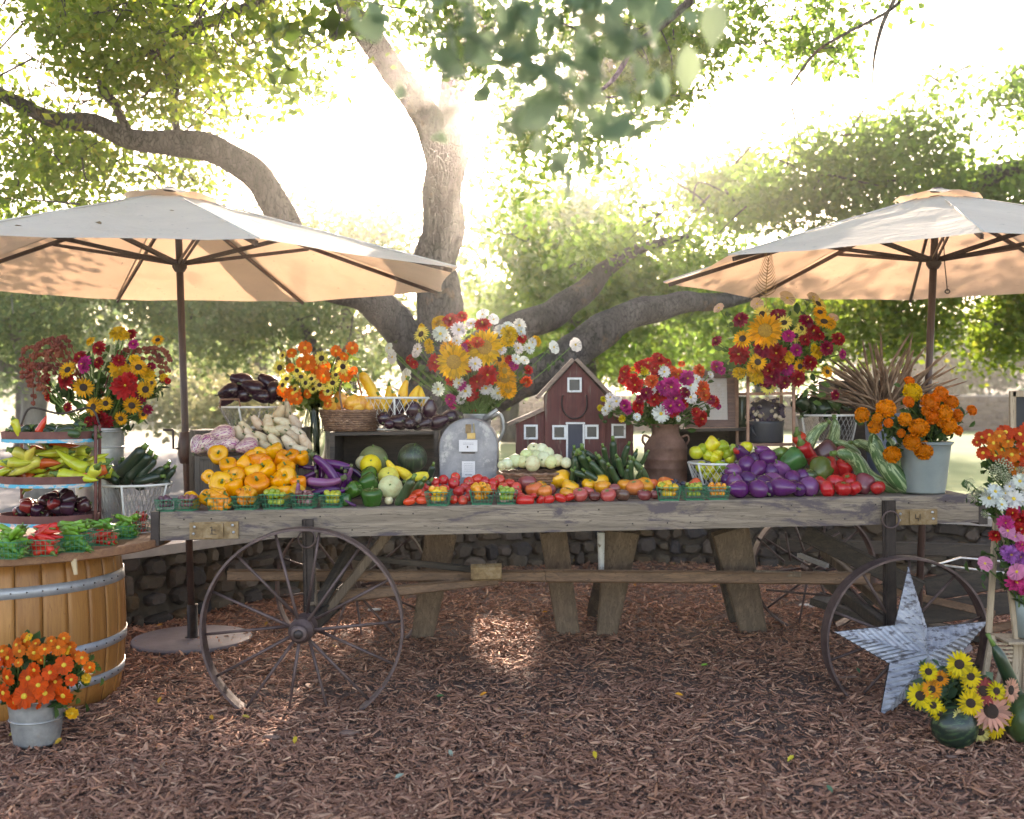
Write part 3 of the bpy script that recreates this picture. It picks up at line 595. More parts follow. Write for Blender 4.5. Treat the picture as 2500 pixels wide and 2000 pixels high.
cb('frame_beam', (2260, 1440, 7.3), (2480, 1400, 7.2), .05, .16, m_darkwood); cb('frame_beam', (2240, 1500, 7.0), (2470, 1470, 6.9), .05, .14, m_darkwood); cb('frame_beam', (2030, 1500, 7.3), (2190, 1430, 7.3), .05, .10, m_darkwood)
cb('frame_beam', (1900, 1330, 8.0), (2440, 1345, 8.2), .06, .10, m_darkwood); cb('frame_beam', (2300, 1560, 6.9), (2470, 1525, 6.8), .04, .05, m_brownwood)
for P in ([(2275, 1382, 6.6), (2345, 1362, 6.7), (2520, 1378, 6.7)], [(2300, 1380, 6.5), (2520, 1408, 6.5)], [(1915, 1372, 7.2), (1845, 1310, 7.3)], [(1930, 1370, 7.2), (1918, 1300, 7.2)], [(1960, 1350, 7.2), (2050, 1300, 7.2)], [(2080, 1440, 6.5), (2180, 1540, 6.3)], [(1870, 1440, 7), (2080, 1460, 7)]):
    mb = MB(); mb.tube([U(*p) for p in P], .008, 6); mb.build('rod', m_bolt if P[0][0] > 2200 else m_iron, cul)
# ------------------------------------------------------------------ umbrellas
def mat_canvas():
    m, t, b = NM('canvas'); v = coords(t); n = noise_n(t, v, 2.5, 5, .6); n2 = noise_n(t, v, 30, 3, .6)
    c = mixc(t, ramp(t, n2, [(.68, (0, 0, 0)), (.74, (1, 1, 1))]), ramp(t, n, [(.3, (.72, .64, .53)), (.7, (.82, .74, .62))]), (.28, .22, .17))
    L(t, c, b.inputs['Base Color']); b.inputs['Roughness'].default_value = .9; tr = t.nodes.new('ShaderNodeBsdfTranslucent'); L(t, mixc(t, 1.0, c, (1.05, .75, .60), 'MULTIPLY'), tr.inputs[0])
    mx = t.nodes.new('ShaderNodeMixShader'); mx.inputs[0].default_value = .33; L(t, b.outputs[0], mx.inputs[1]); L(t, tr.outputs[0], mx.inputs[2]); L(t, mx.outputs[0], t.nodes['Material Output'].inputs[0])
    bump(t, b, noise_n(t, v, 4, 5, .6, 1.5), .5, .03); return m
m_canvas = mat_canvas(); m_seam = mat_n('canvas_seam', [(.3, (.50, .45, .40)), (.7, (.62, .56, .51))], 9, .9, 0, 0)
m_pole = mat_wood('umbrella_pole_wood', (.10, .055, .045), (.07, .04, .034), (.035, .022, .02), 'z', 1, .45)
def umbrella(label, ctr, rim, apex, Rr, a0, top, foot, hubz, base_r=None, tilt=(0, 0), lean_top=None, notch=True):
    root = thing('patio_umbrella', label, 'umbrella', (foot[0], foot[1], 0), 'market umbrellas over the wagon')
    C0 = Vector((ctr[0], ctr[1], 0)); cor = []
    for k in range(8):
        a = a0+k*math.pi/4; x, y = Rr*math.cos(a), Rr*math.sin(a); cor.append(C0+Vector((x, y, rim+tilt[0]*x+tilt[1]*y)))
    A = C0+Vector((0, 0, apex)); vs = []; fs = []; nr, ns = 8, 6
    for k in range(8):
        b = len(vs); p, q = cor[k], cor[(k+1) % 8]
        for i in range(nr+1):
            f = .10+.90*i/nr
            for j in range(ns+1):
                g = j/ns; e = p.lerp(q, g); pt = A.lerp(e, f); sag = .035*math.sin(math.pi*g)*f*f
                m_ = (p+q)/2-A; pt += -m_.normalized()*sag*(1.2 if i == nr else .5) - Vector((0, 0, .018*math.sin(math.pi*g)*f)); pt.z += .012*noise.noise(pt*3.0)
                vs.append(pt)
        for i in range(nr):
            for j in range(ns): u = b+i*(ns+1)+j; fs.append((u, u+ns+1, u+ns+2, u+1))
    mb = MB(); mb.add(vs, fs, False); cano = mb.build('canopy', m_canvas, root)
    for k in range(8):
        mb = MB(); mb.tube([A.lerp(cor[k], .11)+Vector((0, 0, .002)), A.lerp(cor[k], .55)+Vector((0, 0, .003)), cor[k]+Vector((0, 0, .003))], .0055, 5); mb.build('seam', m_seam, root)
    mb = MB(); vs = []; fs = []
    A2 = A+Vector((0, 0, .045))
    for k in range(8):
        b = len(vs); p, q = cor[k], cor[(k+1) % 8]
        for i in range(5):
            f = .02+.135*i/4
            for j in range(5):
                g = j/4; pt = A2.lerp(p.lerp(q, g)+Vector((0, 0, .03)), f); pt.z += .022*math.sin(math.pi*g)*(i/4)**2-.01; vs.append(pt)
        for i in range(4):
            for j in range(4): u = b+i*5+j; fs.append((u, u+5, u+6, u+1))
    mb.add(vs, fs, False); mb.build('vent_cap', m_canvas, root)
    top = Vector(top); foot = Vector(foot); mb = MB(); mb.tube([foot, foot.lerp(top, .5), top], .023, 14); mb.build('pole', m_pole, root)
    mb = MB(); mb.lathe([(0, .004), (.03, .002), (.045, -.01), (.045, -.02)], 12, A+Vector((0, 0, .03))); mb.build('finial', m_pole, root)
    hub = foot.lerp(top, (hubz-foot.z)/(top.z-foot.z)); mb = MB(); mb.lathe([(.024, .035), (.045, .03), (.048, -.02), (.03, -.05), (.024, -.05)], 14, hub); mb.build('runner_hub', m_pole, root)
    crown_ = foot.lerp(top, (apex-.06-foot.z)/(top.z-foot.z)); mb = MB(); mb.lathe([(0, .03), (.045, .025), (.048, -.02), (0, -.03)], 14, crown_); mb.build('crown_hub', m_pole, root)
    for k in range(8):
        e = cor[k].lerp(A, .02)-Vector((0, 0, .028)); s_ = crown_; mb = MB(); mb.bar(s_, e, .018, .026); mb.build('rib', m_pole, root)
        m_ = s_.lerp(e, .47)-Vector((0, 0, .015)); mb = MB(); 
        sd_ = Vector((-(m_-hub).y, (m_-hub).x, 0)).normalized()*.012
        mb.bar(hub+sd_*1.2, m_+sd_, .009, .022); mb.bar(hub-sd_*1.2, m_-sd_, .009, .022); mb.build('strut', m_pole, root)
    if base_r:
        mb = MB(); mb.lathe([(0, .035), (base_r*.98, .035), (base_r, .028), (base_r, .0), (0, 0)], 40, (foot.x, foot.y, .03)); mb.build('base_plate', mat_n('base_plate_paint', [(.3, (.17, .14, .15)), (.7, (.24, .21, .22))], 7, .7, .1, .3, .003), root)
        mb = MB(); mb.lathe([(.024, .25), (.034, .25), (.034, .04), (.05, .036), (.05, .03)], 16, (foot.x, foot.y, .03)); mb.build('pole_socket', m_darkiron, root)
    return root, cor, A, foot, top
ft = U(470, 1580, 7.0); tp = U(433, 505, 6.95)
um1, cor1, A1, f1, t1 = umbrella('large tan market umbrella standing on a round plate at the left end of the wagon', (-2.24, 6.98), 2.43, 2.985, 1.98, R(30), (tp.x, tp.y, 2.93), (ft.x, ft.y, .03), U(0, 648, 7).z, .385, tilt=(0, .01))
mb = MB(); c = f1.lerp(t1, .44); mb.lathe([(.024, .11), (.04, .10), (.052, .03), (.052, -.04), (.035, -.10), (.024, -.10)], 14, c); cb_ = mb.build('crank_housing', m_pole, um1)
mb = MB(); mb.tube([c+Vector((-.03, -.03, .0)), c+Vector((-.065, -.05, .0)), c+Vector((-.068, -.05, .115)), c+Vector((-.068, -.05, .12)), c+Vector((-.13, -.06, .122))], .008, 8); mb.build('crank_handle', m_darkiron, cb_)
ft = U(2243, 1480, 6.85); ft.z = .03; tp = U(2286, 505, 6.8)
ft = Vector((U(2238, 1590, 6.85).x, 6.85, .03))
um2, cor2, A2_, f2, t2 = umbrella('tan market umbrella rising from the right end of the wagon beside the marigolds', (2.74, 6.86), 2.43, 2.955, 1.76, R(30), (tp.x, tp.y, 2.90), tuple(ft), U(0, 640, 6.85).z, .33)
mb = MB(); a = A2_+Vector((.06, -.02, -.1)); mb.tube([a, U(2303, 560, 6.8), U(2306, 640, 6.8), U(2313, 710, 6.8)], .0035, 5); mb.tube([U(2313, 712, 6.8)+Vector((.015*math.cos(q), 0, .012*math.sin(q))) for q in [6.283*k/10 for k in range(10)]], .004, 5, closed=True); mb.build('pull_cord', m_pole, um2)
# dead leaves lying on the canopies
m_dead = mat_leaf('dead_leaf', [(.20, .10, .04), (.26, .15, .06), (.14, .07, .03)], .2)
def dead_leaf(p, nrm, s, label, rr=random.Random(5), grp=None, mat=None):
    u, w, n = frame_of(0, nrm); a = rr.random()*6.28; d = u*math.cos(a)+w*math.sin(a); e = n.cross(d)
    mb = MB(); mb.add([p-d*s, p-d*s*.3+e*s*.45+n*s*.2, p+d*s*.5+e*s*.4+n*s*.25, p+d*s+n*s*.1, p+d*s*.4-e*s*.45+n*s*.3, p-d*s*.4-e*s*.4+n*s*.15, p], [(0, 6, 1), (1, 6, 2), (2, 6, 3), (3, 6, 4), (4, 6, 5), (5, 6, 0)])
    return own(mb, 'dead_leaf', mat or m_dead, label, 'leaf', p, grp)
def on_canopy(px, py, cor, A):
    cp = Vector((0, 0, CAMH)); d = U(px, py, 1)-cp; best = None
    for k in range(8):
        p, q = cor[k], cor[(k+1) % 8]; n = (p-A).cross(q-A)
        den = n.dot(d)
        if abs(den) < 1e-9: continue
        tt = n.dot(A-cp)/den; h = cp+d*tt
        g = [(b-a).cross(h-a).dot(n) for a, b in ((A, p), (p, q), (q, A))]
        if all(x >= -1e-6 for x in g) or all(x <= 1e-6 for x in g):
            if best is None or tt < best[0]: best = (tt, h, n.normalized() if n.z > 0 else -n.normalized())
    return best
for (px, py, s, lb, cc, AA) in ((240, 552, .035, 'curled brown leaf lying low on the front of the left umbrella', cor1, A1), (420, 520, .016, 'tiny dead leaf high on the left umbrella near its top', cor1, A1), (45, 558, .02, 'brown leaf scrap at the far left edge of the left umbrella', cor1, A1), (655, 537, .016, 'dead leaf on the right slope of the left umbrella near the top', cor1, A1), (970, 606, .018, 'small leaf near the right tip of the left umbrella', cor1, A1), (2102, 531, .014, 'small brown leaf on the left slope of the right umbrella', cor2, A2_)):
    h = on_canopy(px, py, cc, AA)
    if h: dead_leaf(h[1]+h[2]*.012, h[2], s, lb)
# ------------------------------------------------------------------ barrel
BX = U(10, 0, 5.72); BX = Vector((BX.x, 5.72, 0))
m_stave = vary(mat_wood('barrel_stave', (.56, .255, .075), (.47, .20, .055), (.33, .13, .038), 'z', .8, .42, bumps=.15))
m_hoop = mat_n('galvanized_hoop', [(.3, (.36, .37, .40)), (.7, (.56, .57, .60))], 9, .5, .45, .2, .002, stain=((.24, .20, .18), 5, .6, .7))
m_tabletop = mat_wood('round_top_wood', (.33, .16, .08), (.25, .115, .06), (.14, .06, .035), 'x', .7, .6)
barrel = thing('wine_barrel', 'big honey brown oak barrel with galvanized hoops and a round wooden top', 'barrel', BX)
def brad(z): return .578+.040*(1-((z-.41)/.43)**2)
NS = 30
for k in range(NS):
    a0, a1 = 6.2832*(k+.02)/NS, 6.2832*(k+.98)/NS; vs = []; zz = [.03+.815*i/8 for i in range(9)]
    for z in zz:
        r_ = brad(z)
        for (a, q) in ((a0, r_-.0025), ((a0*5+a1)/6, r_), ((a0+5*a1)/6, r_), (a1, r_-.0025), (a1, r_-.03), (a0, r_-.03)): vs.append(BX+Vector((q*math.cos(a), q*math.sin(a), z)))
    fs = [(5, 4, 3, 2, 1, 0), tuple(8*6+i for i in range(6))]
    for i in range(8):
        for j in range(6): l = (j+1) % 6; fs.append((i*6+j, i*6+l, i*6+6+l, i*6+6+j))
    if math.sin((a0+a1)/2) < .35: mb = MB(); mb.add(vs, fs, True); mb.build('stave', m_stave, barrel)
mb = MB(); mb.lathe([(brad(.05)-.02, .04), (brad(.4)-.03, .4), (brad(.8)-.03, .83)], 40, BX); mb.build('inner_shell', m_stave, barrel)
for (z0, z1) in ((.645, .70), (.322, .37), (.145, .19), (.006, .03)):
    mb = MB(); mb.lathe([(brad(z0)+.001, z0), (brad(z0)+.006, z0), (brad(z1)+.006, z1), (brad(z1)+.001, z1)], 60, BX)
    hp_ = mb.build('hoop', m_hoop, barrel)
    if z1 > .1:
        mb = MB()
        for k in range(26):
            a = -3.0+k*.12; z = (z0+z1)/2; q = brad(z)+.007; c_ = BX+Vector((q*math.cos(a), q*math.sin(a), z+(.008 if k % 2 else -.008)*0)); mb.lathe([(0, .004), (.004, .002), (.005, -.002), (0, -.004)], 6, c_)
        rv = mb.build('rivets', m_darkiron, hp_); rv['kind'] = 'stuff'
mb = MB(); mb.lathe([(0, .84), (.86, .84), (.868, .846), (.868, .878), (.862, .885), (0, .885)], 72, BX, smooth=False); mb.build('tabletop', m_tabletop, barrel)
mb = MB(); p = BX+Vector(((U(181, 0, 5.1).x-BX.x), 0, 0)); c = U(181, 1388, 5.12); mb.bar(c+Vector((-.003, 0, .045)), c+Vector((.008, 0, -.03)), .028, .012, up=(0, 1, 0), ends=(.016, .012)); mb.build('wedge', mat_wood('pale_wedge', (.7, .55, .36), (.6, .45, .28), (.45, .32, .2), 'z'), barrel)
TZ = .885
def TB(px, py): D = (CAMH-TZ)*F/(py-HY); return U(px, py, D)
# ------------------------------------------------------------------ containers
m_galv = mat_n('galvanized_zinc', [(.3, (.28, .28, .28)), (.5, (.40, .40, .39)), (.7, (.52, .52, .50))], 12, .45, .6, .25, .002, stain=((.34, .29, .24), 4, .58, .72))
m_wicker = mat_n('wicker', [(.3, (.10, .05, .03)), (.5, (.22, .11, .065)), (.7, (.34, .19, .11))], 30, .6, 0, .5, .003)
m_whitewire = mat_n('white_wire', [(.3, (.62, .60, .56)), (.7, (.82, .80, .76))], 20, .5, 0, 0)
m_greywire = mat_n('grey_wire', [(.3, (.22, .21, .20)), (.7, (.40, .38, .35))], 20, .5, .4, 0)
m_copper = mat_n('rusty_copper', [(.3, (.22, .10, .06)), (.7, (.40, .22, .15))], 12, .5, .3, .3, .002)
def bucket(name, label, cat, c, rt, rb, h, mat, ears=True, ring=(.82,), n=32):
    root = thing(name, label, cat, c)
    prof = [(rb*.98, .004), (rb, .0), (rb, .012)]+[(rb+(rt-rb)*q, h*q) for q in (.2, .4, .6, .8, .97)]+[(rt+.004, h*.985), (rt+.006, h), (rt+.002, h+.004), (rt-.004, h), (rb-.004, .012), (0, .012)]
    mb = MB(); mb.lathe(prof, n, c); mb.build('bucket_body', mat, root)
    for q in ring:
        r_ = rb+(rt-rb)*q; mb = MB(); c2 = Vector(c)+Vector((0, 0, h*q)); mb.tube([c2+Vector(((r_+.002)*math.cos(a), (r_+.002)*math.sin(a), 0)) for a in [6.2832*k/n for k in range(n)]], .005, 6, closed=True); mb.build('bucket_ring', mat, root)
    if ears:
        for sx in (-1, 1):
            mb = MB(); p = Vector(c)+Vector((sx*(rt+.006), 0, h*.93)); mb.tube([p+Vector((sx*.012*math.sin(a), .018*math.cos(a), 0.02*math.sin(a*.5))) for a in [math.pi*k/8 for k in range(9)]], .0035, 6); mb.build('handle_ear', mat, root)
    return root
def wire_basket(name, label, c, rt, rb, h, m_rim, m_mesh, ell=1.0, uprights=0, group=None, nm=30):
    root = thing(name, label, 'basket', c, group); c = Vector(c)
    def P(a, q): r_ = rb+(rt-rb)*(q**.8); return c+Vector((r_*math.cos(a), r_*math.sin(a)*ell, .006+h*q))
    mb = MB(); mb.tube([P(6.2832*k/40, 1) for k in range(40)], .007, 7, closed=True); mb.build('rim', m_rim, root)
    mb = MB(); mb.tube([P(6.2832*k/32, 0) for k in range(32)], .005, 6, closed=True); mb.build('base_ring', m_rim, root)
    mb = MB()
    for k in range(nm):
        for sg in (-1, 1): mb.tube([P(6.2832*(k+sg*i*.55)/nm, i/5) for i in range(6)], .0016, 3, caps=False, smooth=False)
    for k in range(7): mb.tube([c+Vector(((-rb+2*rb*(k+.5)/7), s_*ell*math.sqrt(max(0, rb*rb-(-rb+2*rb*(k+.5)/7)**2)), .006)) for s_ in (-1, 1)], .0016, 3, caps=False)
    mb.build('wire_mesh', m_mesh, root)
    for k in range(uprights):
        a = 6.2832*(k+.5)/uprights-.9; mb = MB(); mb.tube([P(a, i/4)+Vector((.004*math.cos(a), .004*math.sin(a), 0)) for i in range(5)], .006, 6); mb.build('upright', m_rim, root)
    return root
def crate(name, label, px0, px1, py_top, t0, t1, h0=None, open_front=True, mat=None, cat='crate', py_bot=None, solid_top=True):
    mat = mat or m_darkwood; tm = (t0+t1)/2; h = hgt(py_top, (px0+px1)/2, t0)
    s0, s1 = SX(px0, t0), SX(px1, t0); b = .002 if h0 is None else h0
    root = thing(name, label, cat, WP((s0+s1)/2, tm, b)); th = .018
    def pb(nm, *a): mb = MB(); wbox(mb, *a); mb.build(nm, mat, root)
    pb('side_board', s0, s0+th*1.6, t0, t1, b, h); pb('side_board', s1-th*1.6, s1, t0, t1, b, h)
    pb('back_board', s0+th*1.7, s1-th*1.7, t1-th, t1, b, h-.001); pb('bottom_board', s0+th*1.7, s1-th*1.7, t0+.002, t1-th*1.1, b, b+th)
    if solid_top: pb('top_board', s0+th*1.7, s1-th*1.7, t0+.002, t1-th*1.1, h-th-.001, h-.002)
    if not open_front: pb('front_board', s0+th*1.7, s1-th*1.7, t0-.004+.004, t0+th, b+th*1.05, h-th*1.2 if solid_top else h-.002)
    return root, s0, s1, h
TALLB = bucket('flower_bucket', 'tall galvanized bucket of sunflowers behind the tiered pepper rack', 'bucket', Vector((U(243, 0, 5.98).x, 5.98, TZ)), .135, .120, .575, m_galv, ring=(.82, .97))
LOWB = bucket('zinc_pail', 'dented zinc pail of orange flowers on the mulch before the barrel', 'bucket', Vector((U(90, 0, 4.93).x, 4.93, .03)), .128, .100, .215, m_galv, ring=(.55,))
# -- three tier rack
RK = Vector((U(120, 0, 5.58).x, 5.58, TZ)); m_rackrust = mat_n('rusty_brown_paint', [(.3, (.12, .04, .035)), (.7, (.22, .085, .07))], 10, .7, .1, .3, .002)
m_turq = mat_n('flaking_turquoise_paint', [(.52, (.05, .42, .60)), (.56, (.55, .48, .44))], 7, .6, 0, .3, .002, stretch=(3, 3, 8))
rack = thing('tiered_rack', 'three tier rusty metal stand with turquoise trimmed trays on the barrel top', 'display stand', RK)
TIER = [.085, .285, .515]
for i, tz in enumerate(TIER):
    c = RK+Vector((0, 0, tz)); rx = .245-.008*i; ry = .17
    def ell(z, q=1.0, n=40): return [c+Vector((rx*q*math.cos(6.2832*k/n), ry*q*math.sin(6.2832*k/n), z)) for k in range(n)]
    mb = MB(); n = 40; vs = ell(.018, 1.03)+ell(.055, 1.05)+ell(.055, 1.03)+ell(.0, .97)+ell(.0, .999); fs = []
    for j in range(5):
        for k in range(n): l = (k+1) % n; fs.append((j*n+k, j*n+l, ((j+1) % 5)*n+l, ((j+1) % 5)*n+k))
    mb.add(vs, fs); b0 = len(mb.v); mb.add(ell(.004, .97), [tuple(range(n))]); tr = mb.build('tray', m_rackrust, rack)
    mb = MB(); vs = ell(-.002, 1.035)+ell(.016, 1.045); mb.add(vs, [(k, (k+1) % n, n+(k+1) % n, n+k) for k in range(n)]); mb.build('tray_trim', m_turq, tr)
for sx, sy in ((-1, -.25), (1, -.25), (-.8, .75), (.8, .75)):
    mb = MB(); mb.tube([RK+Vector((.262*sx, .19*sy, 0)), RK+Vector((.262*sx, .19*sy, .60))], .0085, 8); mb.build('leg', m_rackrust, rack)
mb = MB(); mb.tube(catmull([RK+Vector((-.21, .14, .60)), RK+Vector((-.16, .14, .69)), RK+Vector((0, .14, .66)), RK+Vector((.16, .14, .69)), RK+Vector((.21, .14, .60))], 6), .006, 6); mb.build('top_scroll', m_darkiron, rack)
wire_basket('wire_basket', 'grey wire basket of dark green zucchini on the barrel top', (U(326, 0, 5.93).x, 5.93, TZ), .205, .125, .262, m_whitewire, m_greywire, uprights=5, nm=44)
# -- wagon containers
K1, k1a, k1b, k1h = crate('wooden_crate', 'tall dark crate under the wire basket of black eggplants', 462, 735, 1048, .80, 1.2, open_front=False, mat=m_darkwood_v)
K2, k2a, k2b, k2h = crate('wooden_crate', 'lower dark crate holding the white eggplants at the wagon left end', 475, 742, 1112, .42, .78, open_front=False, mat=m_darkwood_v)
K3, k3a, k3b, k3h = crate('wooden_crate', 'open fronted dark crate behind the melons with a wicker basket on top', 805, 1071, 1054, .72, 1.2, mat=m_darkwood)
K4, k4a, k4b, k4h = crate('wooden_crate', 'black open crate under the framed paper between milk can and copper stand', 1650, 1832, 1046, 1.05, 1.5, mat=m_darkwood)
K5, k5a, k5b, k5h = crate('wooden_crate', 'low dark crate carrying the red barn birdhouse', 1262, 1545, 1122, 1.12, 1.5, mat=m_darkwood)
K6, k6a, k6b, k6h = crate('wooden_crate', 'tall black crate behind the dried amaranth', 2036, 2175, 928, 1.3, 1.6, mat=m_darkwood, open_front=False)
def onto(px, t, h): return PK(px, t, h)
WB1 = wire_basket('wire_basket', 'white rimmed wire basket heaped with black eggplants', onto(610, 1.0, k1h+.001), .185, .11, .125, m_whitewire, m_greywire, uprights=4, group=None)
mb = MB(); c = onto(582, 1.0, k1h+.13)+Vector((0, -.18, 0)); mb.tube([c+Vector((-.065, 0, 0)), c+Vector((-.06, -.005, .05)), c+Vector((.05, -.005, .052)), c+Vector((.06, 0, 0))], .006, 6); mb.build('handle', m_copper, WB1)
WB2 = wire_basket('wire_basket', 'white wire basket of yellow squash behind the black eggplants', onto(968, 1.02, k3h+.001), .20, .14, .195, m_whitewire, m_whitewire, uprights=5)
WB3 = wire_basket('wire_basket', 'white wire basket of lemon yellow peppers beside the milk can', onto(1758, .68, .001), .19, .13, .155, m_whitewire, m_whitewire, uprights=6)
WB4 = wire_basket('wire_basket', 'white rimmed wire basket of leafy green peppers right of the copper stand', onto(2018, 1.1, .25), .185, .15, .175, m_whitewire, m_greywire, uprights=5)
crate('wooden_crate', 'dark crate hidden below the basket of leafy green peppers', 1955, 2085, 1100, .95, 1.28, mat=m_darkwood, open_front=False)
def wicker(name, label, c, rt, rb, h, rows, n=28, ell=.8):
    root = thing(name, label, 'basket', c); c = Vector(c); mb = MB()
    for j in range(rows):
        q = (j+.5)/rows; r_ = rb+(rt-rb)*q**.8; z = h*q; pts = []
        for k in range(n*2):
            a = 6.2832*k/(n*2); w_ = .004*(1 if (k+j*1) % 2 else -1); pts.append(c+Vector(((r_+w_)*math.cos(a), (r_+w_)*math.sin(a)*ell, z)))
        mb.tube(pts, h/rows*.55, 5, closed=True)
    mb.build('basket_weave', m_wicker, root); mb = MB()
    for k in range(n): a = 6.2832*(k+.5)/n; mb.tube([c+Vector(((rb+(rt-rb)*q**.8)*math.cos(a), (rb+(rt-rb)*q**.8)*math.sin(a)*ell, h*q)) for q in (0, .33, .66, 1)], .0035, 4)
    mb.build('stakes', m_wicker, root); mb = MB()
    mb.tube([c+Vector(((rt+.004*math.sin(a*20))*math.cos(a), (rt+.004*math.sin(a*20))*math.sin(a)*ell, h+.003*math.cos(a*20))) for a in [6.2832*k/80 for k in range(80)]], .009, 6, closed=True); mb.build('rim', m_wicker, root)
    mb = MB(); mb.disc(c+Vector((0, 0, .01)), rb, 24); mb.build('basket_floor', m_wicker, root); return root
cW = onto(857, .97, k3h+.001); WKB = wicker('wicker_basket', 'brown wicker basket with a thin arched handle full of small squash', cW, .185, .155, .125, 9)
mb = MB(); mb.tube(catmull([cW+Vector((-.03, -.14, .12)), cW+Vector((-.05, -.11, .27)), cW+Vector((0, -.02, .385)), cW+Vector((.045, .08, .27)), cW+Vector((.05, .14, .12))], 8), .006, 6); mb.build('handle', m_wicker, WKB)
cB = onto(1304, .46, .001); BOWL = wicker('wicker_bowl', 'shallow brown wicker bowl of pale lemon cucumbers before the barn', cB, .208, .075, .138, 9)
# ------------------------------------------------------------------ mailbox
def mailbox():
    t0 = .60; c = onto(1144, t0, .001); w = .172; hs = .29; L_ = .50
    root = thing('mailbox', 'dented galvanized rural mailbox standing among the red tomatoes', 'mailbox', c)
    m = mat_n('old_galvanized', [(.3, (.15, .15, .165)), (.5, (.23, .225, .24)), (.7, (.32, .31, .32))], 9, .5, .55, .35, .003, stain=((.40, .38, .37), 6, .55, .62))
    mdark = m_darkiron
    H = hgt(1022, 1144, t0); r_ = w; hs = H-r_
    def arch(y, q=1.0, n=20): 
        P = [Vector((-w*q, y, 0)), Vector((-w*q, y, hs))]+[Vector((-w*q*math.cos(math.pi*k/n), y, hs+r_*q*math.sin(math.pi*k/n))) for k in range(1, n)]+[Vector((w*q, y, hs)), Vector((w*q, y, 0))]
        return [c+p for p in P]
    a0, a1 = arch(0), arch(L_); n = len(a0); mb = MB(); mb.add(a0+a1, [(k, k+1, n+k+1, n+k) for k in range(n-1)], False); mb.add(list(a1), [tuple(range(n))]); mb.add([a0[0], a0[-1], a1[-1], a1[0]], [(0, 1, 2, 3)])
    mb.build('mailbox_body', m, root)
    d0, d1 = arch(-.012, .965), arch(.004, .965); mb = MB(); mb.add(d0+d1, [tuple(reversed(range(n)))]+[(k, n+k, n+k+1, k+1) for k in range(n-1)]); d = mb.build('mailbox_door', m, root)
    e = arch(-.006, .985); mb = MB(); mb.tube(e, .004, 6); mb.build('door_lip', m, d)
    def U0(px, py, y=-.014): p = PT(px, py, t0); return Vector((p.x, c.y+y, p.z))
    mwhite = mat_n('enamel_plate', [(.3, (.62, .58, .58)), (.7, (.72, .69, .69))], 10, .5, 0, 0)
    def plate(nm, x0, y0, x1, y1, th, mt):
        a, b = U0(x0, y0), U0(x1, y1); mb = MB(); mb.box(((a.x+b.x)/2, c.y-.013-th/2, (a.z+b.z)/2), (abs(b.x-a.x), th, abs(b.z-a.z))); return mb.build(nm, mt, d)
    pl = plate('coin_slot_plate', 1121, 1074, 1166, 1102, .014, mwhite); plate('slot_shadow_gap', 1127, 1104, 1160, 1107, .006, mdark)
    s_ = plate('sign_card', 1128, 1126, 1160, 1165, .004, mwhite)
    latch = plate('latch', 1137, 1036, 1150, 1058, .016, m_rustblock); plate('padlock', 1141, 1057, 1161, 1071, .02, mat_n('brass', [(.3, (.35, .22, .08)), (.7, (.55, .38, .16))], 20, .4, .7, 0))
    mb = MB(); p = U0(1157, 1034, -.02); q = U0(1158, 1060, -.02); mb.tube([p, q], .0025, 6); mb.build('key_wire', mat_n('brass_wire', [(.3, (.5, .36, .08)), (.7, (.6, .45, .12))], 20, .4, .7, 0), d)
    mink = mat_n('grey_ink', [(.3, (.16, .14, .15)), (.7, (.24, .22, .23))], 20, .8, 0, 0)
    mb = MB(); o_ = U0(1142, 1091, -.029); mb.lathe([(0, .001), (.0045, .0)], 12); mb.v = [(o_.x+v[0], o_.y-v[2], o_.z+v[1]*1.6) for v in mb.v]; mb.build('keyhole', mdark, pl)
    # faint rows of small writing
    rr = random.Random(4)
    def rows(nm, par, x0, x1, ys, y, hh):
        mb = MB()
        for py in ys:
            x = x0
            while x < x1:
                wd = rr.uniform(1.2, 3.2); a = U0(x, py, y); b = U0(min(x1, x+wd), py, y)
                mb.box(((a.x+b.x)/2, a.y, a.z), (b.x-a.x, .0008, hh)); x += wd+1.1
        mb.build(nm, mink, par)
    rows('lettering', pl, 1131, 1157, (1081.5, 1085), -.0275, .0022); rows('lettering', s_, 1133, 1155, (1132, 1136, 1140, 1145, 1150), -.0175, .0022); rows('lettering', s_, 1136, 1153, (1159,), -.0175, .006)
    return c, H
mailbox()
# jug behind the mailbox
cj = onto(1165, 1.22, .001); jug = bucket('water_jug', 'tall dull metal jug holding the big white and yellow bouquet behind the mailbox', 'jug', cj, .085, .115, hgt(1012, 1165, 1.22), m_galv, ears=False, ring=(.9,))
mb = MB(); hj = hgt(1012, 1165, 1.22); mb.tube(catmull([cj+Vector((.085, -.02, hj-.02)), cj+Vector((.15, -.02, hj+.0)), cj+Vector((.17, -.02, hj-.10)), cj+Vector((.12, -.01, hj-.2))], 6), .011, 8); mb.build('handle', m_galv, jug)
mb = MB(); mb.tube([cj+Vector((.05, -.07, hj-.03)), cj+Vector((.13, -.10, hj+.03))], [.02, .012], 8); mb.build('spout', m_galv, jug)
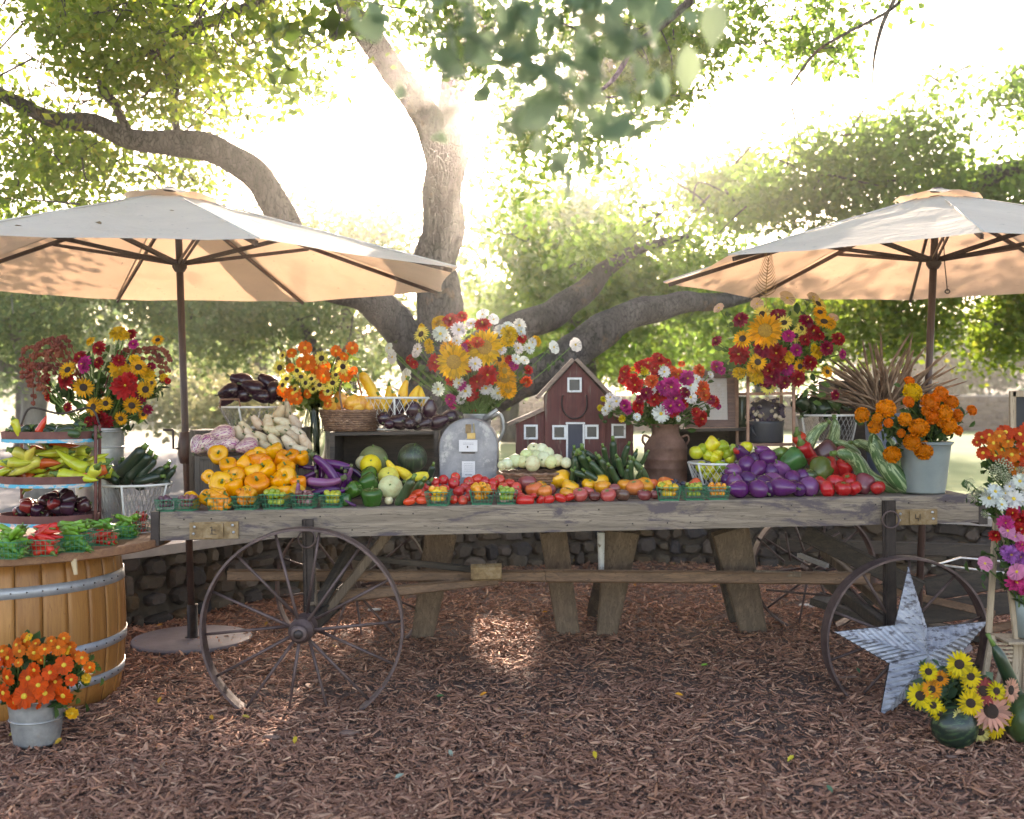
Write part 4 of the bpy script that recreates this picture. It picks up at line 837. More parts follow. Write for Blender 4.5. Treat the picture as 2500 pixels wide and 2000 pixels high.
# ------------------------------------------------------------------ barn birdhouse
def barn():
    t0 = 1.16; D = DT(1400, t0); base = hgt(1119, 1400, t0)
    m_red = mat_wood('worn_red_boards', (.16, .045, .036), (.115, .032, .027), (.055, .028, .022), 'z', 1.6, .75, bumps=.5); 
    t = m_red.node_tree; b = t.nodes['Principled BSDF']; old = b.inputs['Base Color'].links[0].from_socket
    v = coords(t, (14, 3, 1.8)); n = noise_n(t, v, 2.2, 3, .6); L(t, mixc(t, ramp(t, n, [(.60, (0, 0, 0)), (.66, (1, 1, 1))]), old, (.17, .125, .095)), b.inputs['Base Color'])
    m_roof = mat_wood('birdhouse_roof_wood', (.33, .23, .18), (.24, .165, .125), (.12, .08, .06), 'x', 2, .8)
    m_glass = mat_n('dark_pane', [(.3, (.015, .015, .02)), (.7, (.03, .03, .04))], 5, .25, 0, 0); m_trim = m_whitepaint
    m_door = mat_n('slate_door', [(.3, (.035, .035, .05)), (.7, (.055, .055, .075))], 9, .6, 0, .2, .002)
    pp = lambda x, y, dy=0: (lambda q: Vector((q.x, D+dy, q.z)))(U(x, y, D))
    bz = pp(1400, 1119).z; root = thing('barn_birdhouse', 'red barn shaped birdhouse with white framed windows beside the milk can', 'birdhouse', pp(1400, 1119))
    dep = .20
    def prism(nm, P, y0, y1, m):
        n = len(P); mb = MB(); a = [pp(x, y, y0) for x, y in P]; b = [pp(x, y, y1) for x, y in P]
        mb.add(a+b, [tuple(range(n)), tuple(reversed(range(n, 2*n)))]+[(i, n+i, n+(i+1) % n, (i+1) % n) for i in range(n)]); return mb.build(nm, m, root)
    w0 = prism('barn_wall', [(1330, 1119), (1477, 1119), (1477, 964), (1403, 884), (1330, 964)], 0, dep, m_red)
    prism('side_wall', [(1259, 1119), (1329.5, 1119), (1329.5, 1004), (1259, 1036)], .015, dep-.01, m_red)
    prism('side_wall', [(1477.5, 1119), (1547, 1119), (1547, 1036), (1477.5, 1004)], .015, dep-.01, m_red)
    def roof(a, b, th, y0, y1):
        (x0, y_0), (x1, y_1) = a, b; l = math.hypot(x1-x0, y_1-y_0); nx_, ny_ = (y_1-y_0)/l, -(x1-x0)/l
        if ny_ > 0: nx_, ny_ = -nx_, -ny_
        prism('roof_slope', [(x0, y_0), (x1, y_1), (x1+nx_*th, y_1+ny_*th), (x0+nx_*th, y_0+ny_*th)], y0, y1, m_roof)
    roof((1315, 974), (1402.5, 880.5), 9, -.03, dep+.02); roof((1403.5, 880.5), (1492, 972), 9, -.03, dep+.02)
    roof((1241, 1040), (1329, 1002), 8, -.02, dep+.01); roof((1478, 1002), (1585, 1042), 8, -.02, dep+.01)
    def window(x0, y0, x1, y1, yb=0):
        fr = prism('window', [(x0, y1), (x1, y1), (x1, y0), (x0, y0)], yb-.004, yb-.0005, m_glass); f = 5
        for P in ([(x0, y0+f), (x1, y0+f), (x1, y0), (x0, y0)], [(x0, y1), (x1, y1), (x1, y1-f), (x0, y1-f)], [(x0, y1-f), (x0+f, y1-f), (x0+f, y0+f), (x0, y0+f)], [(x1-f, y1-f), (x1, y1-f), (x1, y0+f), (x1-f, y0+f)]):
            q = prism('window_trim', P, yb-.012, yb-.0042, m_trim); q.parent = fr
    window(1385, 922, 1420, 958); window(1279, 1037, 1313, 1073, .015); window(1348, 1038, 1382, 1073); window(1428, 1037, 1461, 1072); window(1493, 1035, 1528, 1070, .015)
    dr = prism('door', [(1387, 1118), (1422, 1118), (1422, 1036), (1387, 1036)], -.006, -.0005, m_door)
    for P in ([(1382, 1118), (1386.5, 1118), (1386.5, 1036), (1382, 1036)], [(1422.5, 1118), (1427, 1118), (1427, 1036), (1422.5, 1036)], [(1381, 1035.5), (1428, 1035.5), (1428, 1031), (1381, 1031)]): q = prism('door_trim', P, -.012, -.0005, m_trim); q.parent = dr
    mb = MB(); P = [(1374, 965), (1371, 985), (1377, 1006), (1390, 1019), (1404, 1022), (1418, 1018), (1429, 1004), (1433, 984), (1431, 965)]
    mb.tube(catmull([pp(x, y, -.004) for x, y in P], 4), .009, 6, flat=.6); mb.build('horseshoe', m_darkiron, root)
barn()
# ------------------------------------------------------------------ milk can
def milk_can():
    t = .92; c = onto(1625, t, .001); k = DT(1625, t)/F; H = hgt(1036, 1625, t)
    m = mat_n('rusted_can', [(.3, (.10, .048, .032)), (.5, (.17, .082, .055)), (.7, (.24, .125, .09))], 11, .75, .25, .35, .003)
    root = thing('milk_can', 'rust brown antique milk can filled with red and pink zinnias', 'milk can', c); w = 53*k
    mb = MB(); mb.lathe([(0, .004), (w*.96, 0), (w, .01), (w, .03), (w*.985, .035), (w*.985, H*.30), (w, H*.305), (w*.985, H*.32), (w*.985, H*.44), (w, H*.445), (w*.985, H*.46), (w*.985, H*.60), (w, H*.62), (w*.97, H*.66), (w*.80, H*.76), (w*.66, H*.82), (w*.62, H*.86), (w*.64, H*.97), (w*.70, H*.985), (w*.70, H), (w*.58, H), (w*.56, H*.9), (0, H*.88)], 40, c); mb.build('can_body', m, root)
    for sx in (-1, 1): mb = MB(); mb.tube(catmull([c+Vector((sx*w*.74, 0, H*.79)), c+Vector((sx*w*1.0, 0, H*.82)), c+Vector((sx*w*1.06, 0, H*.74)), c+Vector((sx*w*.93, 0, H*.67))], 5), .008, 7); mb.build('handle', m, root)
    return c, H
milk_can()
# ------------------------------------------------------------------ framed paper, pitcher, copper stand
def frame_sign():
    t = 1.12; D = DT(1735, t); pp = lambda x, y, dy=0: (lambda q: Vector((q.x, D+dy+(1045-y)*.00035, q.z)))(U(x, y, D))
    root = thing('framed_paper', 'worn wooden picture frame around a handwritten sheet on the black crate', 'picture frame', pp(1735, 1045))
    m = mat_wood('frame_wood', (.26, .14, .10), (.17, .09, .07), (.07, .04, .035), 'x', 2, .6); mp = mat_n('aged_paper', [(.3, (.55, .48, .42)), (.7, (.66, .60, .54))], 4, .6, 0, 0, stain=((.74, .74, .80), 1.6, .5, .62))
    def quad(nm, x0, y0, x1, y1, a, b, mt, par=None):
        P = [(x0, y1), (x1, y1), (x1, y0), (x0, y0)]; mb = MB(); mb.add([pp(x, y, a) for x, y in P]+[pp(x, y, b) for x, y in P], [(0, 1, 2, 3), (7, 6, 5, 4), (0, 4, 5, 1), (1, 5, 6, 2), (2, 6, 7, 3), (3, 7, 4, 0)]); return mb.build(nm, mt, par or root)
    X0, X1, Y0, Y1, f = 1672, 1796, 905, 1043, 18
    quad('frame_side', X0, Y0, X1, Y0+f, 0, .02, m); quad('frame_side', X0, Y1-f, X1, Y1, 0, .02, m); quad('frame_side', X0, Y0+f+.2, X0+f, Y1-f-.2, 0, .02, m); quad('frame_side', X1-f, Y0+f+.2, X1, Y1-f-.2, 0, .02, m)
    quad('frame_edge', X1+.2, Y0, X1+4, Y1+4, .004, .02, m_copper); quad('frame_edge', X0, Y1+.2, X1, Y1+4, .004, .02, m_copper)
    pa = quad('paper', X0+f, Y0+f, X1-f, Y1-f, .010, .014, mp)
    mi = mat_n('faded_ink', [(.3, (.33, .27, .24)), (.7, (.42, .35, .31))], 20, .8, 0, 0); rr = random.Random(3); mb = MB()
    for i in range(11):
        y = Y0+f+12+i*7.2; x = X0+f+7
        while x < X1-f-8:
            w = rr.uniform(2, 7)
            if rr.random() < .86: P = [(x+w*k/5, y+rr.uniform(-1.2, 1.2)) for k in range(6)]; mb.tube([pp(a, b, .0095) for a, b in P], .0007, 3, caps=False)
            x += w+2.2
    mb.build('handwriting', mi, pa)
frame_sign()
cp_ = onto(1812, 1.2, k4h+.001); hp = hgt(968, 1812, 1.2)-k4h
pit = thing('dark_pitcher', 'dark glazed pitcher standing between the framed paper and copper stand', 'pitcher', cp_); m_glaze = mat_n('dark_glaze', [(.3, (.03, .045, .03)), (.7, (.10, .12, .07))], 6, .25, .1, .1, .002)
mb = MB(); mb.lathe([(0, .003), (.035, 0), (.042, .03), (.045, hp*.5), (.036, hp*.8), (.034, hp*.95), (.04, hp), (.034, hp), (.03, hp*.8), (0, hp*.7)], 24, cp_); mb.build('pitcher_body', m_glaze, pit)
mb = MB(); mb.tube(catmull([cp_+Vector((-.034, 0, hp*.9)), cp_+Vector((-.07, 0, hp*.95)), cp_+Vector((-.075, 0, hp*.6)), cp_+Vector((-.042, 0, hp*.4))], 5), .006, 6); mb.build('handle', m_glaze, pit)
def stand():
    t0, t1 = .86, 1.12; h = hgt(905, 1880, t0); s0, s1 = SX(1826, t0), SX(1938, t0)
    root = thing('copper_stand', 'narrow copper toned metal stand under the red sunflower bouquet', 'display stand', WP((s0+s1)/2, .99, 0)); 
    for s in (s0, s1):
        for t in (t0, t1): mb = MB(); mb.bar(WP(s, t, 0), WP(s, t, h), .017, .017, up=(0, 1, 0)); mb.build('post', m_copper, root)
    for py in (1086, 961):
        hh = hgt(py, 1880, t0); mb = MB(); wbox(mb, s0+.01, s1-.01, t0-.006, t0+.008, hh-.009, hh+.009); wbox(mb, s0+.01, s1-.01, t1-.008, t1+.006, hh-.009, hh+.009)
        for k in range(9): ss = s0+.02+(s1-s0-.04)*k/8; wbox(mb, ss-.004, ss+.004, t0+.009, t1-.009, hh-.003, hh+.004)
        mb.build('shelf', m_copper, root)
    return s0, s1, hgt(1086, 1880, t0), hgt(961, 1880, t0)
s0_, s1_, sh1, sh2 = stand()
c = WP((s0_+s1_)/2, .99, sh1+.010); POTC = c; kk = DT(1880, .99)/F
pot = thing('enamel_pot', 'black enamel pot of small garlic bulbs on the copper stand shelf', 'pot', c); m_enam = mat_n('black_enamel', [(.3, (.025, .027, .033)), (.7, (.05, .055, .065))], 5, .35, .1, .05, .001)
ph_ = 52*kk; mb = MB(); mb.lathe([(0, .003), (42*kk, 0), (44*kk, .01), (44*kk, ph_*.9), (45*kk, ph_), (43*kk, ph_), (42*kk, ph_*.9), (0, ph_*.8)], 32, c); mb.build('pot_body', m_enam, pot)
mb = MB(); mb.tube(catmull([c+Vector((-.09, -.06, ph_*.75)), c+Vector((-.105, -.09, ph_*.7)), c+Vector((-.09, -.10, ph_*.4)), c+Vector((-.075, -.075, ph_*.3))], 5), .006, 6); mb.build('handle', m_enam, pot)
VASE5 = WP((s0_+s1_)/2, .99, sh2+.006); mbv = bucket('zinc_vase', 'low zinc vase hidden under the red and gold bouquet on the copper stand', 'vase', VASE5, .075, .06, .12, m_galv, ears=False, ring=())
m_blueg = mat_n('blue_grey_enamel', [(.3, (.12, .14, .19)), (.7, (.18, .21, .27))], 6, .45, .2, .1, .002)
AMC = onto(2160, .98, .0); AMH = hgt(1010, 2160, .98); bucket('flower_bucket', 'blue grey bucket holding the dried brown amaranth', 'bucket', AMC+Vector((0, 0, .001)), .125, .10, AMH, m_blueg, ring=(.9,))
m_sage = mat_n('sage_grey_enamel', [(.3, (.20, .235, .225)), (.7, (.27, .30, .285))], 5, .5, .2, .1, .002)
MGC = onto(2258, .17, .001); MGH = hgt(1080, 2258, .17); bucket('flower_bucket', 'sage grey metal bucket of orange marigolds at the wagon right end', 'bucket', MGC, .140, .106, MGH, m_sage, ring=(.97,))
# glass jar with green stems
m_glassj, t, b = NM('jar_glass'); b.inputs['Transmission Weight'].default_value = 1.0; b.inputs['Roughness'].default_value = .05; b.inputs['IOR'].default_value = 1.2; b.inputs['Base Color'].default_value = (.93, .97, .90, 1)
JC = onto(768, 1.05, .001); JH = hgt(985, 768, 1.05); jar = thing('glass_jar', 'tall clear glass jar of green stems left of the open crate', 'jar', JC)
mb = MB(); mb.lathe([(0, .0), (.068, .0), (.07, .01), (.07, JH*.8), (.055, JH*.92), (.06, JH), (.056, JH), (.051, JH*.92), (.066, JH*.8), (.066, .012), (0, .012)], 28, JC); mb.build('jar_glass', m_glassj, jar)
# -- metal star
m_star = mat_n('whitewashed_tin', [(.35, (.26, .275, .32)), (.55, (.42, .43, .47)), (.7, (.54, .54, .57))], 9, .55, .35, .5, .004, stretch=(1, 1, 3), stain=((.13, .12, .13), 16, .53, .60))
def star():
    def Q(px, py): f = (1765-py)/380.; return U(px, py, 5.36+.24*f)
    tips = [(2217, 1385), (2413, 1517), (2345, 1730), (2145, 1765), (2038, 1543)]; inn = [(2263, 1532), (2322, 1622), (2252, 1668), (2171, 1620), (2184, 1526)]
    root = thing('metal_star', 'large whitewashed ribbed tin star leaning on the front wagon wheel', 'star', Q(2145, 1765))
    c = Q(2252, 1590)+Vector((0, -.075, 0)); rim = []
    for i in range(5): rim += [Q(*tips[i]), Q(*inn[i])]
    for i in range(5):     # five ribbed arms
        a0 = rim[(2*i-1) % 10]; tp_ = rim[2*i]; a1 = rim[2*i+1]; mb = MB()
        for e in (a0, a1):
            vs = []; fs = []; n = 22
            for k in range(n+1):
                f = k/n; p = c.lerp(tp_, f); q = e.lerp(tp_, f); off = Vector((0, -.009, .0))*(k % 2)
                if k in (0, n): off = Vector((0, 0, 0))
                vs += [p+off, q+off*.6]
            for k in range(n): fs.append((2*k, 2*k+1, 2*k+3, 2*k+2))
            mb.add(vs, fs)
        mb.tube([c+Vector((0, -.004, 0)), tp_], .0035, 5); mb.build('star_arm', m_star, root)
    mb = MB(); mb.tube(rim, .004, 5, closed=True); mb.build('star_edge', m_darkiron, root)
star()
# ------------------------------------------------------------------ produce
def mat_obj(name, rough=.28, var=.25, spec=.5, coat=.15, bumps=.05, stripes=None, lines=None, scale=4):
    """skin whose base colour is the object's own colour, mottled"""
    m, t, b = NM(name); oi = t.nodes.new('ShaderNodeObjectInfo'); v = coords(t); n = noise_n(t, v, scale, 4, .6)
    c = mixc(t, 1.0, oi.outputs['Color'], ramp(t, n, [(.28, (1-var*.5, 1-var*1.2, 1-var*1.5)), (.5, (.95, .93, .9)), (.72, (1, 1, 1))]), 'MULTIPLY')
    if lines:      # (colour, stretch, scale, lo, hi)
        n2 = noise_n(t, coords(t, lines[1]), lines[2], 5, .6, .4); c = mixc(t, ramp(t, n2, [(lines[3], (0, 0, 0)), (lines[4], (1, 1, 1))]), c, lines[0])
    L(t, c, b.inputs['Base Color']); b.inputs['Roughness'].default_value = rough; b.inputs['Specular IOR Level'].default_value = spec
    b.inputs['Coat Weight'].default_value = coat; b.inputs['Coat Roughness'].default_value = .15
    if bumps: bump(t, b, noise_n(t, v, 9, 3, .5), bumps, .004)
    return m
ms_skin = mat_obj('glossy_skin', .22, .25, .42, .25); ms_matte = mat_obj('matte_skin', .5, .3, .4, 0, .15)
ms_pepper = mat_obj('pepper_skin', .24, .42, .42, .15, .08, scale=2.2)
ms_tomato = mat_obj('tomato_skin', .25, .32, .5, .25, .02, scale=3)
ms_graf = mat_obj('striped_eggplant_skin', .3, .1, .5, .2, 0, lines=((.30, .045, .16), (14, 14, .9), 1.4, .50, .56))
ms_wmelon = mat_obj('watermelon_rind', .35, .3, .5, .1, .03, lines=((.06, .11, .045), (7, 7, .35), 1.5, .52, .62))
ms_squash = mat_obj('striped_squash_rind', .4, .15, .5, .05, .05, lines=((.34, .43, .22), (30, 30, 1.2), 1.0, .50, .56))
ms_zuke = mat_obj('zucchini_skin', .33, .3, .5, .12, .04, lines=((.12, .20, .05), (22, 22, 22), 2.5, .66, .70))
m_stem = mat_n('green_stem', [(.3, (.07, .13, .025)), (.7, (.15, .24, .05))], 9, .55, 0, .2, .002)
m_calyx = mat_n('eggplant_calyx', [(.3, (.06, .08, .03)), (.7, (.13, .16, .06))], 12, .6, 0, .2, .002)
ARC = {}
def arch(key, body, bmat, subs=()): ARC[key] = (body.mesh(key, bmat), [(n, s.mesh(n, m), p) for n, s, m, p in subs])
def lobed(prof, k, amp, n=24, seed=0, power=1, tw=0):
    ph = [noise.noise(Vector((i*3.7, seed*1.3, 0)))*.10 for i in range(40)]
    return MB().lathe(prof, n, lobes=lambda t, z: 1+amp*(abs(math.cos(k*(t+tw*z)/2+seed))**power-.6)*(1.0 if z > -.2 else 1.0)+ph[int(t*6) % 40]*.35)
def stem_mb(z0, h, r, bend=.1, flare=1.6): m = MB(); m.tube([(0, 0, z0), (bend*.3, 0, z0+h*.5), (bend, 0, z0+h)], [r*flare, r, r*1.25], 7); return m
def calyx(z, r, drop, k=5, n=1):
    m = MB(); vs = [(0, 0, z+.02)]; c = 2*k
    for i in range(c): a = 6.2832*i/c; q = r if i % 2 == 0 else r*.42; vs.append((q*math.cos(a), q*math.sin(a), z-(drop if i % 2 == 0 else drop*.2)))
    m.add(vs, [(0, 1+i, 1+(i+1) % c) for i in range(c)]); return m
bp = [(0, -.44), (.14, -.455), (.27, -.43), (.36, -.34), (.41, -.18), (.45, .02), (.49, .20), (.48, .34), (.40, .44), (.27, .47), (.14, .42), (.06, .38), (0, .375)]
for s in range(4): arch('bell_pepper%d' % s, lobed(bp, 4 if s < 3 else 3, .15, 28, s, .7), ms_pepper, [('stem', stem_mb(.37, .22, .045, .06), m_stem, None)])
tp_ = [(0, -.36), (.20, -.37), (.36, -.30), (.47, -.12), (.50, .04), (.46, .20), (.34, .31), (.18, .34), (.07, .31), (0, .29)]
for s in range(3): arch('beef_tomato%d' % s, lobed(tp_, 5+s*2, .10, 28, s+5, 1), ms_tomato, [('stem', calyx(.33, .2, -.01, 5), m_stem, None)])
rp = [(0, -.46), (.2, -.43), (.36, -.32), (.46, -.14), (.49, .03), (.45, .22), (.33, .36), (.16, .43), (0, .42)]
arch('round_tomato', lobed(rp, 2, .03, 20, 1), ms_tomato, [('stem', calyx(.43, .18, .03, 5), m_stem, None)])
arch('cherry_tomato', MB().lathe([(0, -.48), (.24, -.42), (.43, -.23), (.5, .02), (.42, .27), (.22, .43), (0, .46)], 12), ms_tomato)
arch('plum_tomato', lobed([(0, -.62), (.14, -.59), (.28, -.45), (.36, -.2), (.37, .1), (.33, .35), (.22, .52), (.08, .58), (0, .57)], 3, .04, 18, 2), ms_tomato, [('stem', calyx(.58, .12, .0, 5), m_stem, None)])
ep = [(0, -.62), (.18, -.60), (.34, -.50), (.44, -.30), (.46, -.10), (.40, .15), (.29, .38), (.21, .54), (.17, .62), (0, .64)]
def eggcal(z, r, dr): m = MB(); m.lathe([(0, z+.05), (.05, z+.04), (r*.8, z-.02), (r*1.12, z-dr*.6)], 12, lobes=lambda t, zz: 1); c = 10; b = len(m.v)-12; m.v[b:] = [(x*(1.0+(.15 if i % 3 == 0 else 0)), y*(1.0+(.15 if i % 3 == 0 else 0)), zz-(dr*.7 if i % 3 == 0 else 0)) for i, (x, y, zz) in enumerate(m.v[b:])]; m.tube([(0, 0, z+.02), (.02, 0, z+.12), (.07, 0, z+.22)], [.055, .045, .06], 7); return m
arch('eggplant', MB().lathe(ep, 24), ms_skin, [('calyx', eggcal(.60, .20, .20), m_calyx, None)])
arch('round_eggplant', MB().lathe([(0, -.5), (.22, -.47), (.40, -.34), (.49, -.10), (.48, .12), (.38, .32), (.24, .45), (.12, .50), (0, .51)], 24), ms_skin, [('calyx', eggcal(.47, .20, .16), m_calyx, None)])
arch('striped_eggplant', MB().lathe([(x*1.05, z*1.05) for x, z in ep], 24), ms_graf, [('calyx', eggcal(.62, .22, .22), m_calyx, None)])
arch('white_eggplant', MB().lathe([(0, -.66), (.14, -.64), (.27, -.54), (.34, -.36), (.35, -.15), (.31, .12), (.25, .38), (.19, .56), (.14, .64), (0, .66)], 20), ms_matte, [('calyx', eggcal(.62, .17, .16), m_calyx, None)])
def curved(L_, r, bend, n=12, m_=14, neck=None, seed=0, ribs=0, blunt=.5):
    pts = []; rad = []
    for i in range(m_+1):
        f = i/m_; a = bend*(f-.5); x = (math.cos(a)-1)*L_/max(abs(bend), .05) if abs(bend) > .05 else 0; z = math.sin(a)*L_/bend if abs(bend) > .05 else (f-.5)*L_
        pts.append((x, .03*L_*math.sin(f*5+seed), z)); q = min(1, (f/.10)**blunt if f < .10 else 1, ((1-f)/.14)**blunt if f > .86 else 1)
        q = max(q, .12 if 0 < f < 1 else .10); nk = 1 if neck is None else (neck+(1-neck)*min(1, (1-f)/.55)**1.0)
        rad.append(r*q*nk)
    m = MB(); m.tube(pts, rad, n); return m, Vector(pts[-1]), (Vector(pts[-1])-Vector(pts[-2])).normalized(), rad[-2]
def tube_arch(key, L_, r, bend, mat, neck=None, stem=True, seed=0, n=12, sr=.4, sh=.12, smat=None, sname='stem'):
    m, e, d, rr_ = curved(L_, r, bend, n, neck=neck, seed=seed); s = MB(); s.tube([e-d*sh*.3, e+d*sh*.4, e+d*sh], [r*sr*1.4, r*sr, r*sr*1.2], 6)
    arch(key, m, mat, [(sname, s, smat or m_stem, None)] if stem else [])
tube_arch('zucchini', 1.0, .115, .35, ms_zuke, .85); tube_arch('zucchini_straight', 1.0, .105, .08, ms_zuke, .9)
tube_arch('snake_cucumber', 1.0, .085, .3, ms_zuke, .75, sr=.25, sh=.09); tube_arch('long_eggplant', 1.0, .095, .9, ms_skin, .65, smat=m_calyx, sname='calyx', sr=.55, sh=.08); tube_arch('long_eggplant_s', 1.0, .10, .35, ms_skin, .7, seed=2, smat=m_calyx, sname='calyx', sr=.55, sh=.08)
tube_arch('crookneck', 1.0, .20, .6, ms_matte, .38, sr=.3); tube_arch('squash_arc', 1.0, .10, 2.2, ms_squash, .75, sr=.3, sh=.05, n=14); tube_arch('squash_bend', 1.0, .115, .9, ms_squash, .6, sr=.3, sh=.05, n=14)
def chili(L_, r, bend, seed):
    pts = []; rad = []; m_ = 9
    for i in range(m_+1):
        f = i/m_; a = bend*f; pts.append((math.sin(a+seed)*.06*L_+bend*.15*f*f*L_, math.cos(f*4+seed)*.03*L_, (.5-f)*L_)); rad.append(r*((.75, 1, 1, .95, .88, .8, .68, .5, .32, .06)[i])*(1+.12*noise.noise(Vector((f*5, seed, 0)))))
    m = MB(); m.tube(pts, rad, 9); s = MB(); s.tube([(pts[0][0], pts[0][1], .48*L_), (pts[0][0]+.02, pts[0][1], .62*L_), (pts[0][0]+.05, pts[0][1], .70*L_)], [r*.75, r*.22, r*.25], 6); return m, s
for s in range(3):
    m, st = chili(1, .14, (.5, -1.0, 1.4)[s], s); arch('long_pepper%d' % s, m, ms_pepper, [('stem', st, m_stem, None)])
    m, st = chili(1, .11, (.9, -1.3, .2)[s], s+3); arch('chili_pepper%d' % s, m, ms_pepper, [('stem', st, m_stem, None)])
arch('watermelon', MB().lathe([(.5*math.sin(math.pi*i/16), -.5*math.cos(math.pi*i/16)) for i in range(17)], 32), ms_wmelon, [('stem', stem_mb(.49, .12, .012, .05), m_stem, None)])
arch('melon', MB().lathe([(.5*math.sin(math.pi*i/14), -.5*math.cos(math.pi*i/14)) for i in range(15)], 28, lobes=lambda t, z: 1+.015*math.cos(10*t)), ms_matte, [('stem', stem_mb(.48, .08, .03, .02), m_stem, None)])
arch('lemon_cucumber', MB().lathe([(.5*math.sin(math.pi*i/10), -.48*math.cos(math.pi*i/10)) for i in range(11)], 20, lobes=lambda t, z: 1+.02*math.cos(9*t)), ms_matte, [('blossom_end', MB().lathe([(0, .495), (.05, .49), (.07, .475)], 8), m_calyx, None)])
arch('garlic_bulb', MB().lathe([(0, -.4), (.3, -.38), (.48, -.2), (.47, .05), (.3, .28), (.1, .42), (.05, .6), (0, .62)], 12, lobes=lambda t, z: 1+.06*math.cos(6*t)), ms_matte)
ORD = ['first', 'second', 'third', 'fourth', 'fifth', 'sixth', 'seventh', 'eighth', 'ninth', 'tenth', 'eleventh', 'twelfth', 'thirteenth', 'fourteenth', 'fifteenth', 'sixteenth', 'seventeenth', 'eighteenth', 'nineteenth', 'twentieth']+['%d%s' % (k, {1: 'st', 2: 'nd', 3: 'rd'}.get(k % 10, 'th')) for k in range(21, 70)]
PILES = {}
def spawn(key, name, p, size, col, desc=None, pile=None, cat=None, group=None, rot=(0, 0, 0), s3=(1, 1, 1), py=0, px=0, label=None, parts=True):
    me, subs = ARC[key]; o = bpy.data.objects.new(name, me); COL.objects.link(o); o.color = (*col, 1)
    q = rot if isinstance(rot, Quaternion) else Euler(rot).to_quaternion()
    o.rotation_mode = 'QUATERNION'; o.rotation_quaternion = q; o.location = p; o.scale = (size*s3[0], size*s3[1], size*s3[2])
    if parts:
        for (n, sm, _) in subs: c = bpy.data.objects.new(n, sm); COL.objects.link(c); c.parent = o
    tag(o, label, cat or name.replace('_', ' '), group)
    if pile: PILES.setdefault(pile, []).append((o, px, py, desc or cat or name.replace('_', ' ')))
    return o
def facing(px, py, D, tiltz=0.0, roll=0.0, axis=None):
    """rotation that points the item's long +Z axis along the given picture direction (degrees, 0 = right, 90 = up), nod towards us"""
    a = R(axis if axis is not None else 90); d = Vector((math.cos(a), -math.sin(R(tiltz)), math.sin(a))).normalized()
    q = Vector((0, 0, 1)).rotation_difference(d); return q @ Quaternion((0, 0, 1), roll)
PR = random.Random(99)
def jit(c, v=.12, r=PR): k = 1+r.uniform(-v, v); return tuple(min(1, x*k*(1+r.uniform(-.05, .05))) for x in c)
def heap(pile, group, name, keys, items, cols, desc, t0, dt, base_py, wpx, axis=None, cat=None, s3=(1, 1, 1), rnd=60, parts=True):
    """items: (px, py[, size px[, axis[, colour index[, name override]]]]); setback grows with height above the deck"""
    for it in items:
        px, py = it[0], it[1]; w = it[2] if len(it) > 2 and it[2] else wpx; ax = it[3] if len(it) > 3 and it[3] is not None else axis
        ci = it[4] if len(it) > 4 and it[4] is not None else PR.randrange(len(cols)); col = jit(cols[ci])
        t = t0+max(0, (base_py-py))*dt; D = DT(px, t); size = w*D/F*PR.uniform(.92, 1.12); p = U(px, py, D)
        if ax is None: rot = Euler((R(PR.uniform(-10, 95)), R(PR.uniform(-50, 50)), PR.uniform(-.5, .5))).to_quaternion() @ Quaternion((0, 0, 1), PR.uniform(0, 6.28))
        else: rot = facing(0, 0, 0, PR.uniform(0, 45), PR.uniform(0, 6.28), ax+PR.uniform(-8, 8))
        lo = zdeck(p.x)+.012
        key = PR.choice(keys); 
        if p.z < lo: p.z = lo
        d = desc[ci % len(desc)] if isinstance(desc, (list, tuple)) else desc
        spawn(key, name, p, size, col, d, pile, cat, group, rot, s3, py, px, parts=parts)
YEL = [(.82, .34, .008), (.82, .40, .012), (.80, .26, .008)]; 
# yellow-orange bell peppers
pts = [(533, 1113, 52), (558, 1142, 46), (598, 1136, 44), (633, 1110, 42), (630, 1130, 44), (672, 1104, 46), (690, 1125, 44), (655, 1150, 50), (700, 1150, 46), (715, 1118, 38), (738, 1120, 34), (537, 1183, 54), (510, 1165, 34), (580, 1165, 48), (620, 1158, 46), (628, 1188, 56), (574, 1193, 50), (680, 1176, 44), (703, 1162, 48), (730, 1182, 42), (510, 1218, 40), (668, 1210, 42), (724, 1202, 40), (545, 1215, 40), (650, 1135, 40), (600, 1212, 44), (695, 1205, 40), (560, 1168, 40), (612, 1120, 38)]
heap('heap of yellow orange peppers', 'yellow orange bell peppers heaped at the left of the wagon', 'bell_pepper', ['bell_pepper0', 'bell_pepper1', 'bell_pepper2', 'bell_pepper3'], pts, YEL, ['golden bell pepper', 'yellow bell pepper', 'orange bell pepper'], .10, .0026, 1225, 46, s3=(1, 1, .98))
spawn('bell_pepper1', 'bell_pepper', PK(470, .14, .045), .095, (.85, .42, .015), cat='bell pepper', group='yellow orange bell peppers heaped at the left of the wagon', label='golden bell pepper sitting alone behind the two plum filled green baskets', rot=(R(20), R(-60), .4))
# white eggplants and striped eggplants
W_ = [(.66, .54, .38), (.70, .59, .43), (.60, .48, .31)]
pts = [(628, 1032, 34, 120), (655, 1035, 34, 100), (682, 1010, 40, 60), (700, 1000, 36, 95), (665, 1052, 36, 150), (697, 1050, 38, 170), (640, 1070, 38, 140), (672, 1080, 38, 130), (708, 1085, 38, 130), (745, 1080, 38, 120), (728, 1058, 36, 130), (620, 1100-20, 36, 145), (600, 1048, 34, 130), (585, 1060, 34, 110), (735, 1100, 34, 150), (650, 1092, 34, 140), (720, 1030, 32, 120), (690, 1030, 34, 160), (718, 1068, 32, 130), (610, 1062, 32, 130)]
heap('heap of white eggplants', 'white eggplants heaped on the lower dark crate', 'eggplant', ['white_eggplant'], [(a, b, c*1.02, d) for a, b, c, d in pts], W_, 'white eggplant', .50, .0030, 1100, 36, cat='eggplant')
